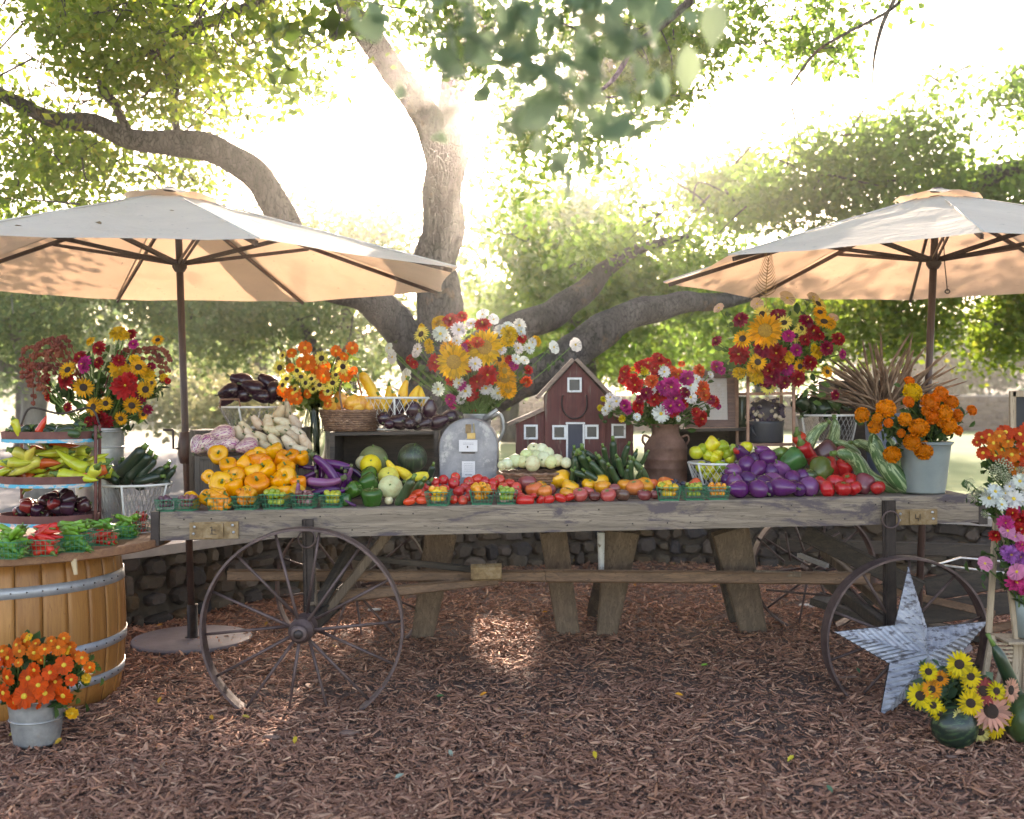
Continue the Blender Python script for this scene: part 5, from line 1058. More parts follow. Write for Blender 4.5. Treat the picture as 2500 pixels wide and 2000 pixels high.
pts = [(540, 1063, 50, 200), (500, 1085, 44, 230), (525, 1092, 40, 190), (602, 1090, 46, 195), (482, 1085, 34, 250), (560, 1085, 36, 170)]
heap('group of striped eggplants', 'purple streaked eggplants left of the white ones', 'eggplant', ['striped_eggplant'], pts, [(.62, .50, .42)], 'purple and cream streaked eggplant', .42, .0030, 1100, 44, cat='eggplant')
# black eggplants in the white rimmed basket, and on the open crate
BK = [(.028, .010, .018), (.04, .012, .022)]
for i, (px, py, w, ax, t) in enumerate([(560, 956, 46, 200, .92), (590, 930, 48, 160, 1.0), (618, 948, 50, 160, .92), (655, 935, 48, 140, 1.02), (668, 958, 48, 250, .93), (555, 972, 40, 230, .95), (640, 968, 40, 180, .9), (592, 965, 44, 190, .95), (690, 962, 34, 60, 1.0)]):
    p = PT(px, py, t); spawn('eggplant', 'eggplant', p, w*p.y/F*.95, jit(BK[i % 2]), 'glossy black eggplant', 'white rimmed basket of black eggplants', group='black eggplants in the high wire basket', rot=facing(0, 0, 0, 10, i, ax), px=px, py=py)
for i, (px, py, w, ax, t) in enumerate([(938, 1022, 34, 95, .80), (968, 998, 44, 80, .9), (972, 1030, 44, 180, .80), (1008, 1000, 42, 90, .9), (1020, 1028, 38, 80, .8), (1050, 1000, 42, 85, .9), (1000, 1040, 30, 160, .76), (1072, 1030, 44, 20, .82), (1094, 1020, 40, 200, .9), (950, 1042, 26, 170, .76), (1040, 1042, 30, 200, .78)]):
    p = PT(px, py, t); lo = k3h+zdeck(p.x)+.045
    if p.z < lo and px < 1068: p.z = lo
    spawn('eggplant' if i % 3 else 'round_eggplant', 'eggplant', p, w*p.y/F*1.0, jit(BK[i % 2]), 'shiny black purple eggplant', 'black eggplant pile on the open crate', group='black eggplants on the open crate', rot=facing(0, 0, 0, 20, i, ax), px=px, py=py)
# yellow squash
YS = [(.85, .48, .03), (.88, .55, .05)]
for i, (px, py, w, ax, t) in enumerate([(905, 950, 100, 118, .98), (890, 985, 60, 140, .98), (950, 965, 46, 95, 1.0), (985, 955, 54, 80, 1.02), (1010, 965, 50, 60, 1.0), (1028, 968, 44, 90, 1.02), (968, 985, 50, 100, 1.0), (1000, 990, 50, 20, 1.0), (935, 985, 44, 120, .98)]):
    p = PT(px, py, t); spawn('crookneck' if i else 'zucchini_straight', 'yellow_squash', p, w*p.y/F*(1.15 if i else 1), jit(YS[i % 2]), 'yellow squash', 'white wire squash basket', cat='squash', group='yellow squash in the white wire basket', rot=facing(0, 0, 0, 5, i, ax), px=px, py=py, s3=(1, 1, 1) if i else (1.3, 1.3, 1))
for i, (px, py, w) in enumerate([(805, 990, 40), (832, 978, 44), (860, 985, 42), (886, 985, 44), (910, 992, 36), (820, 992, 30), (875, 996, 36)]):
    p = PT(px, py, .95+.02*(i % 2)); p.z = max(p.z, cW.z+.10); spawn('bell_pepper%d' % (i % 3), 'small_squash', p, w*p.y/F, jit((.85, .42, .10) if i % 2 else (.88, .50, .08)), 'small peach yellow squash', 'brown wicker handled basket', cat='squash', group='small squash in the wicker basket', rot=(R(40*i), R(20*i), i), px=px, py=py)
# melons and small squashes by the open crate
def one(key, name, px, py, t, w, col, label, cat=None, rot=(0, 0, 0), s3=(1, 1, 1), group=None):
    p = PT(px, py, t); s = w*p.y/F; zz = zdeck(p.x)+.002
    return spawn(key, name, p, s, col, cat=cat, label=label, rot=rot, s3=s3, group=group)
one('watermelon', 'watermelon', 1007, 1118, .62, 72, (.018, .035, .02), 'round dark green watermelon on the wagon just left of the mailbox', rot=(R(30), R(10), 0))
one('melon', 'melon', 912, 1124, .66, 72, (.16, .19, .08), 'dull grey green melon behind the bright yellow melon', rot=(R(20), 0, 0))
one('melon', 'melon', 905, 1136, .52, 53, (.80, .62, .02), 'bright canary yellow melon in front of the open crate', rot=(R(60), R(15), 0))
one('melon', 'squash', 953, 1190, .22, 60, (.62, .62, .32), 'pale cream patty squash between green pepper and zucchini', cat='squash', rot=(R(70), R(10), 0), s3=(1, 1, .8))
one('melon', 'squash', 948, 1165, .36, 52, (.70, .62, .10), 'pale yellow squash above the cream one', cat='squash', rot=(R(60), R(10), 0), s3=(1, 1, .85))
one('crookneck', 'squash', 958, 1148, .40, 62, (.85, .62, .04), 'small yellow crookneck squash below the dark watermelon, upright one', cat='squash', rot=facing(0, 0, 0, 10, 0, 110))
one('crookneck', 'squash', 985, 1155, .42, 64, (.82, .58, .03), 'yellow squash slanting below the watermelon toward the zucchini', cat='squash', rot=facing(0, 0, 0, 10, 0, 140))
one('crookneck', 'squash', 1018, 1165, .34, 60, (.72, .60, .04), 'olive yellow squash lying under the watermelon', cat='squash', rot=facing(0, 0, 0, 10, 0, 190))
one('round_tomato', 'squash', 949, 1222, .13, 22, (.72, .66, .42), 'small round cream squash at the wagon edge beside the zucchini', cat='squash')
one('melon', 'melon', 885, 1130, .60, 34, (.55, .52, .30), 'small beige melon peeping out left of the yellow melon')
for i, (px, py, w, ax, t, lb) in enumerate([(990, 1203, 92, 60, .10, 'large dark green zucchini lying aslant beside the red plum tomatoes'), (1013, 1200, 78, 52, .18, 'slim green zucchini second beside the red plum tomatoes'), (1034, 1194, 62, 48, .26, 'short dark zucchini third behind the plum tomatoes'), (1050, 1160, 58, 70, .42, 'dark zucchini standing against the mailbox side')]):
    one('zucchini_straight', 'zucchini', px, py, t, w, [(.035, .075, .03), (.05, .12, .035), (.03, .06, .03), (.02, .045, .03)][i], lb, rot=facing(0, 0, 0, 20, 0, ax), s3=(1.35, 1.35, 1), group='zucchini left of the mailbox')
GP = [(.03, .11, .018), (.05, .15, .02)]
for i, (px, py, w, t, lb) in enumerate([(908, 1218, 52, .10, 'large front green bell pepper at the wagon edge'), (862, 1198, 42, .18, 'dark green bell pepper left of the large green one'), (898, 1178, 46, .24, 'green bell pepper resting above the large green one'), (900, 1160, 40, .34, 'green bell pepper with brown blush under the yellow melon'), (845, 1222, 30, .12, 'small green bell pepper beside the basket of green tomatoes')]):
    one('bell_pepper%d' % (i % 4), 'bell_pepper', px, py, t, w, GP[i % 2], lb, cat='bell pepper', rot=(R([10, 50, 65, 80, 20][i]), R([0, 20, -20, 10, 0][i]), i), group='green bell peppers below the melons')
# long purple eggplants
PV = [(.07, .008, .085), (.11, .015, .12), (.24, .09, .21), (.035, .006, .05)]
items = [(780, 1125, 70, 130, .42), (815, 1135, 100, 160, .38), (800, 1150, 110, 130, .32), (850, 1165, 62, 60, .26), (752, 1140, 50, 170, .40), (795, 1180, 100, 5, .22), (838, 1180, 60, 75, .24), (790, 1198, 90, 10, .2), (720+5, 1200, 50, 75, .12), (765, 1160, 60, 60, .36), (820, 1160, 90, 150, .36), (865, 1150, 60, 150, .36), (745, 1165, 60, 20, .34), (785, 1140, 66, 100, .42), (855, 1228, 36, 150, .10), (822, 1205, 60, 20, .16), (760, 1185, 60, 160, .26)]
for i, (px, py, w, ax, t) in enumerate(items):
    p = PT(px, py, t); spawn('long_eggplant' if i % 2 else 'long_eggplant_s', 'eggplant', p, w*p.y/F, jit(PV[[0, 1, 1, 2, 0, 2, 1, 0, 2, 3, 1, 3, 0, 1, 0, 1, 0][i]]), 'slender violet eggplant', 'tangle of slender violet eggplants', group='slender violet eggplants beside the yellow peppers', rot=facing(0, 0, 0, 10, PR.uniform(0, 6), ax), s3=(1.15, 1.15, 1), px=px, py=py)
# red tomatoes round the mailbox
RD = [(.60, .025, .018), (.66, .04, .02), (.52, .02, .02), (.68, .07, .04)]
pts = [(1062, 1178, 26), (1083, 1172, 28), (1108, 1180, 30), (1040, 1190, 24), (1066, 1196, 26), (1120, 1200, 32), (1145, 1178, 30), (1165, 1172, 32), (1185, 1176, 30), (1205, 1180, 30), (1130, 1222, 27), (1108, 1220, 24), (1150, 1200, 28), (1220, 1172, 28), (1245, 1180, 26), (1260, 1190, 26), (1112, 1165, 24), (1200, 1195, 26), (1085, 1195, 26), (1135, 1190, 28), (1228, 1190, 26), (1025, 1200, 24), (1262, 1205, 30), (1142, 1215, 22), (1180, 1192, 28)]
heap('heap of red tomatoes before the mailbox', 'red tomatoes heaped before the mailbox', 'tomato', ['round_tomato'], pts, RD, 'red tomato', .10, .0042, 1222, 28, s3=(1, 1, .95))
pts = [(1000, 1224, 30, 10), (1030, 1222, 32, 175), (1018, 1206, 34, 20), (1040, 1210, 28, 160), (1008, 1214, 26, 10)]
heap('cluster of plum tomatoes by the zucchini', 'orange red plum tomatoes beside the zucchini', 'tomato', ['plum_tomato'], [(a, b, c*.86, d) for a, b, c, d in pts], [(.72, .07, .02)], 'orange red plum tomato', .06, .004, 1225, 30)
pts = [(1282, 1222, 46, 5), (1320, 1222, 30, 60), (1338, 1220, 34, 10), (1368, 1216, 34, 150), (1390, 1214, 26, 30), (1268, 1213, 30, 10), (1300, 1212, 26, 20)]
heap('plum tomato row before the heirlooms', 'red plum tomatoes along the wagon edge', 'tomato', ['plum_tomato'], [(a, b, c*.84, d) for a, b, c, d in pts], [(.62, .025, .018)], 'red plum tomato', .05, .004, 1222, 30)
# heirlooms: (px, py, size, colour, words)
PK_ = (.55, .10, .09); OR_ = (.78, .30, .02); YO = (.85, .42, .02); BR_ = (.13, .035, .03); RO = (.72, .14, .04); PU = (.26, .06, .06)
HE = [(1288, 1180, 46, PU, 'dusky purple'), (1304, 1195, 42, RO, 'coral red'), (1330, 1200, 38, (.78, .22, .04), 'orange red'), (1322, 1187, 28, OR_, 'small amber'), (1343, 1198, 30, PU, 'dark plum'), (1366, 1170, 50, YO, 'golden yellow'), (1392, 1190, 40, YO, 'amber yellow'), (1385, 1205, 34, OR_, 'small amber'), (1416, 1208, 38, PK_, 'rosy pink'), (1436, 1200, 26, PK_, 'small pink'), (1452, 1212, 26, BR_, 'chocolate brown'), (1437, 1183, 30, YO, 'pale yellow'), (1462, 1176, 46, YO, 'ribbed yellow'), (1472, 1190, 40, OR_, 'deep orange'), (1485, 1214, 38, PK_, 'pink red'), (1500, 1195, 30, PU, 'dusky violet'), (1520, 1210, 36, (.13, .07, .05), 'olive brown'), (1525, 1184, 34, OR_, 'amber'), (1550, 1190, 40, (.80, .24, .06), 'orange pink'), (1575, 1185, 38, OR_, 'warm orange'), (1573, 1210, 34, PU, 'purple brown'), (1598, 1208, 24, PU, 'small wine red'), (1590, 1182, 30, RO, 'red orange'), (1627, 1183, 44, (.75, .17, .03), 'flat red orange'), (1695, 1183, 36, (.72, .12, .03), 'flat scarlet'), (1255, 1205, 28, (.60, .10, .09), 'pale red')]
for i, (px, py, w, c, d) in enumerate(HE):
    t = .10+max(0, 1212-py)*.0065; p = PT(px, py, t); s = w*p.y/F*PR.uniform(1.0, 1.15); p.z = max(p.z, zdeck(p.x)+s*.36)
    spawn('beef_tomato%d' % (i % 3), 'heirloom_tomato', p, s, jit(c, .06), d+' heirloom tomato', 'heirloom tomato row', cat='tomato', group='heirloom tomatoes right of the mailbox', rot=(R(PR.uniform(-20, 50)), R(PR.uniform(-30, 30)), i), px=px, py=py)
# pale cucumbers in the bowl
LC = [(.66, .68, .40), (.72, .73, .48), (.62, .66, .34)]
pts = [(1303, 1098, 34), (1322, 1100, 36), (1285, 1112, 32), (1258, 1125, 34), (1238, 1132, 28), (1276, 1128, 30), (1300, 1132, 40), (1328, 1122, 38), (1345, 1128, 34), (1360, 1124, 32), (1382, 1130, 28), (1310, 1114, 32), (1225, 1136, 22), (1338, 1108, 32)]
for i, (px, py, w) in enumerate(pts):
    t = .40+(1135-py)*.004; p = PT(px, py, t); p.z = max(p.z, cB.z+.11)
    spawn('lemon_cucumber', 'lemon_cucumber', p, w*p.y/F, jit(LC[i % 3], .06), 'round pale lemon cucumber', 'wicker bowl of pale cucumbers', cat='cucumber', group='lemon cucumbers in the wicker bowl', rot=(R(60+30*i), R(20*i), i*1.3), px=px, py=py)
# green cucumbers before the barn
items = [(1437, 1143, 95, 118, .40), (1450, 1118, 60, 150, .5), (1478, 1115, 58, 105, .52), (1460, 1150, 70, 130, .36), (1498, 1110, 76, 97, .55), (1515, 1140, 60, 115, .42), (1418, 1135, 90, 88, .5), (1402, 1150, 84, 80, .42), (1405, 1128, 70, 100, .55), (1525, 1112, 60, 80, .6), (1545, 1125, 52, 75, .6), (1565, 1150, 70, 118, .42), (1480, 1150, 80, 120, .38), (1425, 1162, 60, 150, .30), (1540, 1150, 66, 100, .40), (1500, 1160, 62, 125, .34), (1450, 1168, 64, 140, .3), (1572, 1120, 40, 60, .66), (1395, 1168, 50, 70, .34), (1530, 1165, 50, 95, .34), (1470, 1135, 60, 120, .46), (1560, 1165, 46, 80, .36)]
GC = [(.035, .075, .028), (.025, .06, .025), (.05, .10, .035)]
for i, (px, py, w, ax, t) in enumerate(items):
    p = PT(px, py, t); spawn('zucchini' if i % 2 else 'zucchini_straight', 'cucumber', p, w*p.y/F, jit(GC[i % 3]), 'dark green cucumber', 'cucumber heap by the barn', group='green cucumbers before the barn', rot=facing(0, 0, 0, 20, PR.uniform(0, 6), ax), s3=(1.2, 1.2, 1), px=px, py=py)
# lemon yellow peppers in the white basket
LY = [(.50, .52, .03), (.62, .56, .03), (.30, .40, .03)]
pts = [(1700, 1105, 36), (1738, 1086, 38), (1760, 1092, 34), (1728, 1112, 30), (1745, 1118, 34), (1775, 1108, 30), (1782, 1120, 28), (1755, 1104, 28), (1715, 1095, 26), (1712, 1140, 30), (1735, 1145, 30), (1760, 1140, 30), (1725, 1160, 26), (1750, 1165, 26), (1790, 1095, 24)]
for i, (px, py, w) in enumerate(pts):
    t = .60+(.10 if py < 1125 else .0); p = PT(px, py, t); spawn('bell_pepper%d' % (i % 4) if i % 3 else 'round_tomato', 'bell_pepper', p, w*p.y/F, jit(LY[i % 3]), 'lemon yellow pepper', 'white wire basket beside the milk can', cat='pepper', group='lemon yellow peppers in the white basket', rot=(R(40*i), R(25*i), i), px=px, py=py)
one('round_tomato', 'lemon', 1822, 1092, .62, 32, (.62, .60, .02), 'round acid yellow fruit above the purple eggplant heap', cat='fruit')
one('beef_tomato0', 'tomato', 1803, 1100, .60, 26, (.55, .02, .02), 'small red ruffled tomato beside the acid yellow fruit above the eggplants')
# violet oval eggplants
VE = [(.075, .010, .095), (.11, .014, .12), (.19, .05, .19), (.055, .008, .075)]
items = [(1812, 1108, 40, 130, 0), (1822, 1135, 38, 60, 1), (1790, 1152, 40, 150, 2), (1850, 1146, 40, 40, 1), (1793, 1178, 42, 95, 2), (1826, 1172, 38, 160, 0), (1800, 1212, 42, 175, 1), (1852, 1212, 42, 155, 1), (1866, 1184, 44, 150, 0), (1894, 1178, 42, 160, 2), (1874, 1120, 44, 30, 1), (1885, 1150, 36, 60, 0), (1908, 1148, 40, 130, 2), (1935, 1170, 36, 95, 1), (1958, 1165, 36, 60, 1), (1912, 1208, 48, 178, 1), (1950, 1204, 34, 150, 0), (1976, 1198, 44, 110, 2), (1862, 1105, 34, 150, 2), (1775, 1172, 28, 90, 0), (1840, 1192, 34, 20, 3), (1930, 1190, 34, 10, 3), (1880, 1200, 36, 10, 0), (1840, 1120, 30, 80, 3)]
for i, (px, py, w, ax, ci) in enumerate(items):
    t = .12+max(0, 1212-py)*.0048; p = PT(px, py, t); s = w*p.y/F*PR.uniform(1.04, 1.2); p.z = max(p.z, zdeck(p.x)+s*.44)
    spawn('eggplant' if i % 3 == 0 else 'round_eggplant', 'eggplant', p, s, jit(VE[ci]), ['violet oval eggplant', 'bright violet eggplant', 'pale lilac violet eggplant', 'dark violet eggplant'][ci], 'violet eggplant heap', group='violet oval eggplants at the right half of the wagon', rot=facing(0, 0, 0, 50, PR.uniform(0, 6), ax+180 if i % 2 else ax), px=px, py=py, s3=(1, 1, 1.05))
# red and green peppers at the right
RP = (.50, .012, .015)
its = [(1965, 1098, 40, (.60, .05, .02), 'orange red', 120), (1978, 1120, 46, RP, 'long red', 120), (1934, 1125, 46, (.03, .13, .03), 'large green', None), (1905, 1108, 34, (.10, .19, .03), 'light green', None), (1975, 1160, 36, (.05, .10, .03), 'dark green', None), (2002, 1150, 50, (.09, .12, .02), 'green and red blushed', None), (2025, 1145, 42, (.42, .02, .02), 'dark red', None), (2065, 1145, 42, (.55, .015, .02), 'wrinkled scarlet', None), (2015, 1105, 44, (.12, .05, .05), 'brownish purple', None), (2040, 1095, 34, (.40, .03, .03), 'dull red', None), (2058, 1115, 40, (.25, .05, .06), 'dusky red', None), (2040, 1180, 38, RP, 'red', None), (2072, 1175, 36, RP, 'red', None), (2005, 1180, 34, RP, 'red', None), (2020, 1207, 36, RP, 'red', None), (2058, 1208, 36, RP, 'red', None), (2085, 1203, 36, RP, 'red', None), (2108, 1185, 40, (.22, .045, .06), 'maroon', None), (2143, 1198, 32, (.45, .02, .02), 'crimson', None), (2098, 1160, 36, (.10, .03, .04), 'dark maroon', None), (2035, 1130, 34, (.07, .12, .03), 'green', None), (1990, 1130, 34, (.30, .02, .02), 'dark red', None)]
for i, (px, py, w, c, d, ax) in enumerate(its):
    t = .12+max(0, 1208-py)*.0048; p = PT(px, py, t); s = w*p.y/F*PR.uniform(1.08, 1.26); p.z = max(p.z, zdeck(p.x)+s*.42)
    if ax: spawn('long_pepper0', 'pepper', p, s*1.8, jit(c), d+' pepper', 'pepper heap by the striped squash', group='red and green peppers at the right end of the wagon', rot=facing(0, 0, 0, 20, i, ax), px=px, py=py, s3=(1.4, 1.4, 1))
    else: spawn('bell_pepper%d' % (i % 4) if w > 38 else 'beef_tomato%d' % (i % 3), 'pepper', p, s, jit(c), d+' pepper', 'pepper heap by the striped squash', group='red and green peppers at the right end of the wagon', rot=(R(PR.uniform(-40, 70)), R(PR.uniform(-40, 40)), i), px=px, py=py, s3=(1, 1, 1.05))
# striped long squash
SQ = [(.07, .15, .05), (.11, .19, .065)]
for (px, py, w, ax, t, key, lb, ro) in ((2105, 1145, 185, 118, .30, 'squash_arc', 'long curling pale striped squash looping beside the red peppers', 0.2), (2165, 1140, 200, 128, .22, 'squash_bend', 'long striped green squash whose thick end rests at the wagon edge', 3.0), (2130, 1095, 120, 150, .5, 'squash_bend', 'dark striped squash neck behind the looping one', 0), (2150, 1180, 130, 150, .30, 'squash_bend', 'fat striped squash lying low behind the looping squash', 3.1), (1978, 1075, 130, 60, .62, 'squash_bend', 'pale squash with curved neck rising under the leafy basket', 3.0), (2030, 1085, 140, 72, .66, 'squash_bend', 'straight pale squash rising right of the curved neck one', 0.0), (2070, 1090, 90, 150, .62, 'squash_bend', 'short green squash lying under the leafy pepper basket', 0), (2190, 1110, 110, 120, .5, 'squash_bend', 'striped squash leaning behind the marigold bucket', 1)):
    p = PT(px, py, t); spawn(key, 'striped_squash', p, w*p.y/F*.95, jit(SQ[0] if px % 2 else SQ[1], .08), cat='squash', label=lb, group='long striped squash at the right end', rot=facing(0, 0, 0, 5, ro, ax), s3=(1.12, 1.12, 1))
# greens in baskets
DG = [(.02, .045, .02), (.03, .07, .02), (.05, .11, .03)]
for i in range(20):
    px = 1955+PR.uniform(0, 125); py = 985+PR.uniform(-10, 16); p = PT(px, py, 1.1+PR.uniform(-.12, .1)); w = PR.uniform(30, 46)
    spawn('long_pepper%d' % (i % 3) if i % 2 else 'bell_pepper%d' % (i % 4), 'green_pepper', p, w*p.y/F*1.1, jit(DG[i % 3]), 'dark green pepper', 'basket of leafy green peppers', cat='pepper', group='dark green peppers in the right wire basket', rot=facing(0, 0, 0, 10, i, PR.uniform(0, 360)), px=px, py=py, s3=(1.3, 1.3, 1) if i % 2 else (1, 1, 1))
mg = MB(); 
# zucchini in the grey wire basket on the barrel
for i, (px, py, w, ax) in enumerate([(320, 1128, 100, 45), (340, 1140, 90, 50), (355, 1150, 80, 60), (300, 1160, 70, 100), (285, 1165, 66, 80), (262, 1165, 60, 150), (375, 1160, 70, 30), (395, 1155, 60, 50), (410, 1165, 56, 60), (330, 1165, 76, 120), (360, 1170, 70, 10), (315, 1150, 76, 70), (250, 1172, 50, 170), (385, 1172, 66, 170)]):
    D = 5.86+.02*(i % 5); p = U(px, py, D); spawn('zucchini' if i % 2 else 'zucchini_straight', 'zucchini', p, w*D/F, jit((.018, .038, .022)), 'blackish green zucchini', 'grey wire basket on the barrel', group='zucchini in the grey wire basket', rot=facing(0, 0, 0, 0, i, ax), s3=(1.5, 1.5, 1), px=px, py=py)
# rack tiers
YG = [(.46, .50, .04), (.55, .55, .06), (.38, .44, .03), (.62, .56, .10)]
def tier(z, n, x0, x1, cols, keys, name, desc, pile, group, w, hmax, s3=(1, 1, 1), bias=None, seed=1):
    r = random.Random(seed)
    for i in range(n):
        x = r.uniform(x0, x1); y = r.uniform(-.12, .10); hh = r.random()**.8*hmax*(1-abs((x-(x0+x1)/2)/((x1-x0)/2))**2*.75); ww = w*r.uniform(.8, 1.2)
        p = RK+Vector((x, y+.5*hh, z+.03+hh)); px = 1250+p.x*F/p.y; py = HY+(CAMH-p.z)*F/p.y
        rot = facing(0, 0, 0, r.uniform(-30, 40), r.uniform(0, 6), r.choice([0, 180, 20, 200, 340, 150, 210])+r.uniform(-15, 15))
        spawn(r.choice(keys), name, p, ww, jit(cols[i % len(cols)]), desc[i % len(cols)] if isinstance(desc, list) else desc, pile, cat='pepper', group=group, rot=rot, s3=s3, px=px, py=py)
tier(TIER[1], 46, -.22, .24, YG+[(.55, .10, .02)], ['long_pepper0', 'long_pepper1', 'long_pepper2'], 'banana_pepper', ['lime yellow long pepper']*4+['orange red long pepper'], 'middle rack tray', 'long yellow peppers on the middle tray', .165, .16, (1.25, 1.25, 1), seed=3)
tier(TIER[2], 28, -.21, .21, DG, ['long_pepper0', 'long_pepper1', 'zucchini_straight'], 'poblano_pepper', 'dark green long pepper', 'top rack tray', 'dark green peppers on the top tray', .13, .045, (1.5, 1.5, 1), seed=4)
p = RK+Vector((.03, -.14, TIER[2]+.09)); spawn('long_pepper0', 'chili_pepper', p, .10, (.65, .05, .02), cat='pepper', label='single bright red pepper sticking up from the top rack tray', rot=facing(0, 0, 0, 10, 0, 240), s3=(1.3, 1.3, 1))
p = RK+Vector((-.09, -.16, TIER[2]+.07)); spawn('long_pepper1', 'chili_pepper', p, .10, (.55, .55, .05), cat='pepper', label='single yellow green pepper on the front of the top rack tray', rot=facing(0, 0, 0, 10, 0, 120), s3=(1.5, 1.5, 1))
tier(TIER[0], 30, -.22, .22, [(.035, .012, .02), (.06, .015, .02), (.22, .02, .02), (.04, .012, .025)], ['bell_pepper0', 'bell_pepper1', 'bell_pepper3'], 'bell_pepper', ['blackish purple bell pepper', 'dark maroon bell pepper', 'dark red bell pepper', 'purple black bell pepper'], 'bottom rack tray', 'dark bell peppers on the bottom tray', .072, .12, seed=6)
# ------------------------------------------------------------------ berry baskets
m_plastic = mat_n('green_plastic', [(.3, (.010, .15, .075)), (.7, (.02, .24, .12))], 6, .4, 0, 0)
def pint():
    m = MB(); a, b_, h = .5, .40, .58
    def P(s, q, side): w = b_+(a-b_)*q; x = (s*2-1)*w; y = -w; z = h*q; c_, s_ = [(1, 0), (0, 1), (-1, 0), (0, -1)][side]; return Vector((x*c_-y*s_, x*s_+y*c_, z))
    for sd in range(4):
        for k in range(7): m.bar(P(k/6, 0, sd), P(k/6, 1, sd), .018, .012)
        for q in (.0, .35, .68): m.bar(P(0, q, sd), P(1, q, sd), .012, .018)
        m.bar(P(0, 1, sd), P(1, 1, sd), .02, .035)
    for k in range(6): m.bar((-b_, -b_+2*b_*k/5, .01), (b_, -b_+2*b_*k/5, .01), .02, .016)
    return m
PINT = pint().mesh('berry_basket', m_plastic)
def berry(px, wpx, t, items, cols, label, desc, key, sz, lay=3, nx=4, py=None, cat='tomato', name='cherry_tomato', s3=(1, 1, 1), c=None, heap_=.6, yaw=None, seed=0, ax=None):
    r = random.Random(int(px)+seed)
    if c is None: c = PK(px, t, .002)
    D = c.y; w = wpx*D/F; o = bpy.data.objects.new('berry_basket', PINT); COL.objects.link(o); o.location = c; o.scale = (w, w, w*.95); o.rotation_euler = (0, 0, yaw if yaw is not None else r.uniform(-.12, .12)); tag(o, 'green plastic berry basket of '+label, 'basket', 'green plastic berry baskets')
    H = w*.55
    grid = []
    if ax is None:
        nxg = max(3, int(w*.84/sz)); nl = max(2, int(H/(sz*.9)))
        for l in range(nl):
            for row in range(2):
                for k in range(nxg): grid.append((l/nl, row, (k+.5+.25*(l % 2))/nxg))
        items = min(len(grid)+6, max(items, int(items*1.35)))
        grid = grid[:max(0, items-6)] if len(grid) > items-6 else grid
    for i in range(items):
        l = i % (lay+1); q = .25+.75*l/lay if lay else .5; hw = w*(.40+.08*q)-sz*(.5 if ax is None else .30)
        zs = sz if ax is None else sz*.4
        if l < lay: z = zs*.55+(H-zs*.3)*l/lay; e = r.random(); x = r.uniform(-hw, hw); y = -hw+abs(r.gauss(0, .2))*hw if e < .6 else r.uniform(-hw, hw)
        else: x = r.uniform(-hw, hw)*.85; y = r.uniform(-hw, hw)*.85; z = H+zs*r.uniform(.1, heap_+.4)
        if ax is None and i < len(grid): q = grid[i][0]; hw = w*(.38+.09*q)-sz*.45; x = (grid[i][2]*2-1)*hw; y = -hw+grid[i][1]*sz*.95; z = .02+sz*.45+q*(H*.96)
        elif ax is None: z = H+sz*r.uniform(.1, .5); x = r.uniform(-1, 1)*w*.34; y = r.uniform(-1, .4)*w*.34
        rot = Euler((r.uniform(-1, 1), r.uniform(-1, 1), r.uniform(0, 6))).to_quaternion() if ax is None else facing(0, 0, 0, r.uniform(-20, 30), r.uniform(0, 6), r.choice(ax)+r.uniform(-20, 20))
        spawn(key if isinstance(key, str) else r.choice(key), name, c+Vector((x, y, z)), sz*r.uniform(.85, 1.12), jit(cols[i % len(cols)]), cat=cat, label=(desc[i % len(cols)] if isinstance(desc, list) else desc)+', basket of '+label, group=(desc[i % len(cols)] if isinstance(desc, list) else desc)+'s in the basket of '+label, rot=rot, s3=s3, parts=(sz > .03))
TG = [(.24, .34, .03), (.32, .40, .04), (.42, .46, .05)]; TY = [(.80, .46, .02), (.82, .55, .04), (.78, .34, .02)]; TO = [(.80, .26, .02), (.82, .34, .02)]
berry(408, 50, .065, 12, [(.10, .05, .08), (.14, .06, .09)], 'dusky plums, leftmost on the wagon', 'dusky plum', 'cherry_tomato', .028, cat='plum', name='plum', lay=2)
berry(458, 50, .065, 12, [(.16, .07, .09), (.30, .10, .10)], 'dusky plums, second on the wagon', 'reddish plum', 'cherry_tomato', .030, cat='plum', name='plum', lay=2)
berry(538, 54, .065, 14, TO, 'orange snack peppers at left', 'orange snack pepper', ['long_pepper0', 'long_pepper1'], .085, cat='pepper', name='snack_pepper', s3=(2.0, 2.0, 1), ax=(0, 180), lay=3)
berry(603, 58, .065, 15, TO, 'orange snack peppers below the yellow heap', 'plump orange snack pepper', ['bell_pepper0', 'long_pepper1', 'bell_pepper3'], .048, cat='pepper', name='snack_pepper', lay=3)
berry(676, 64, .065, 20, TG, 'green cherry tomatoes under the yellow heap', 'green cherry tomato', 'cherry_tomato', .038, lay=3)
berry(745, 58, .08, 20, [(.16, .05, .05), (.24, .12, .10), (.35, .18, .2)], 'small brown purple fairy eggplants', 'brown purple baby eggplant', 'cherry_tomato', .030, cat='eggplant', name='baby_eggplant', lay=3)
berry(812, 54, .08, 20, [(.30, .38, .03), (.42, .44, .04), (.55, .48, .05)], 'yellow green cherry tomatoes beside the green peppers', 'yellow green cherry tomato', 'cherry_tomato', .034, lay=3)
berry(1071, 60, .065, 24, TY, 'yellow cherry tomatoes left of the mailbox', 'yellow cherry tomato', 'cherry_tomato', .036, lay=3)
berry(1177, 58, .065, 16, [(.82, .30, .02), (.84, .36, .02)], 'orange snack peppers below the mailbox', 'vivid orange snack pepper', ['bell_pepper0', 'bell_pepper3', 'long_pepper0'], .046, cat='pepper', name='snack_pepper', lay=3)
berry(1236, 54, .065, 20, [(.22, .36, .03), (.30, .42, .05), (.45, .5, .1)], 'green cherry tomatoes right of the mailbox', 'bright green cherry tomato', 'cherry_tomato', .034, lay=3)
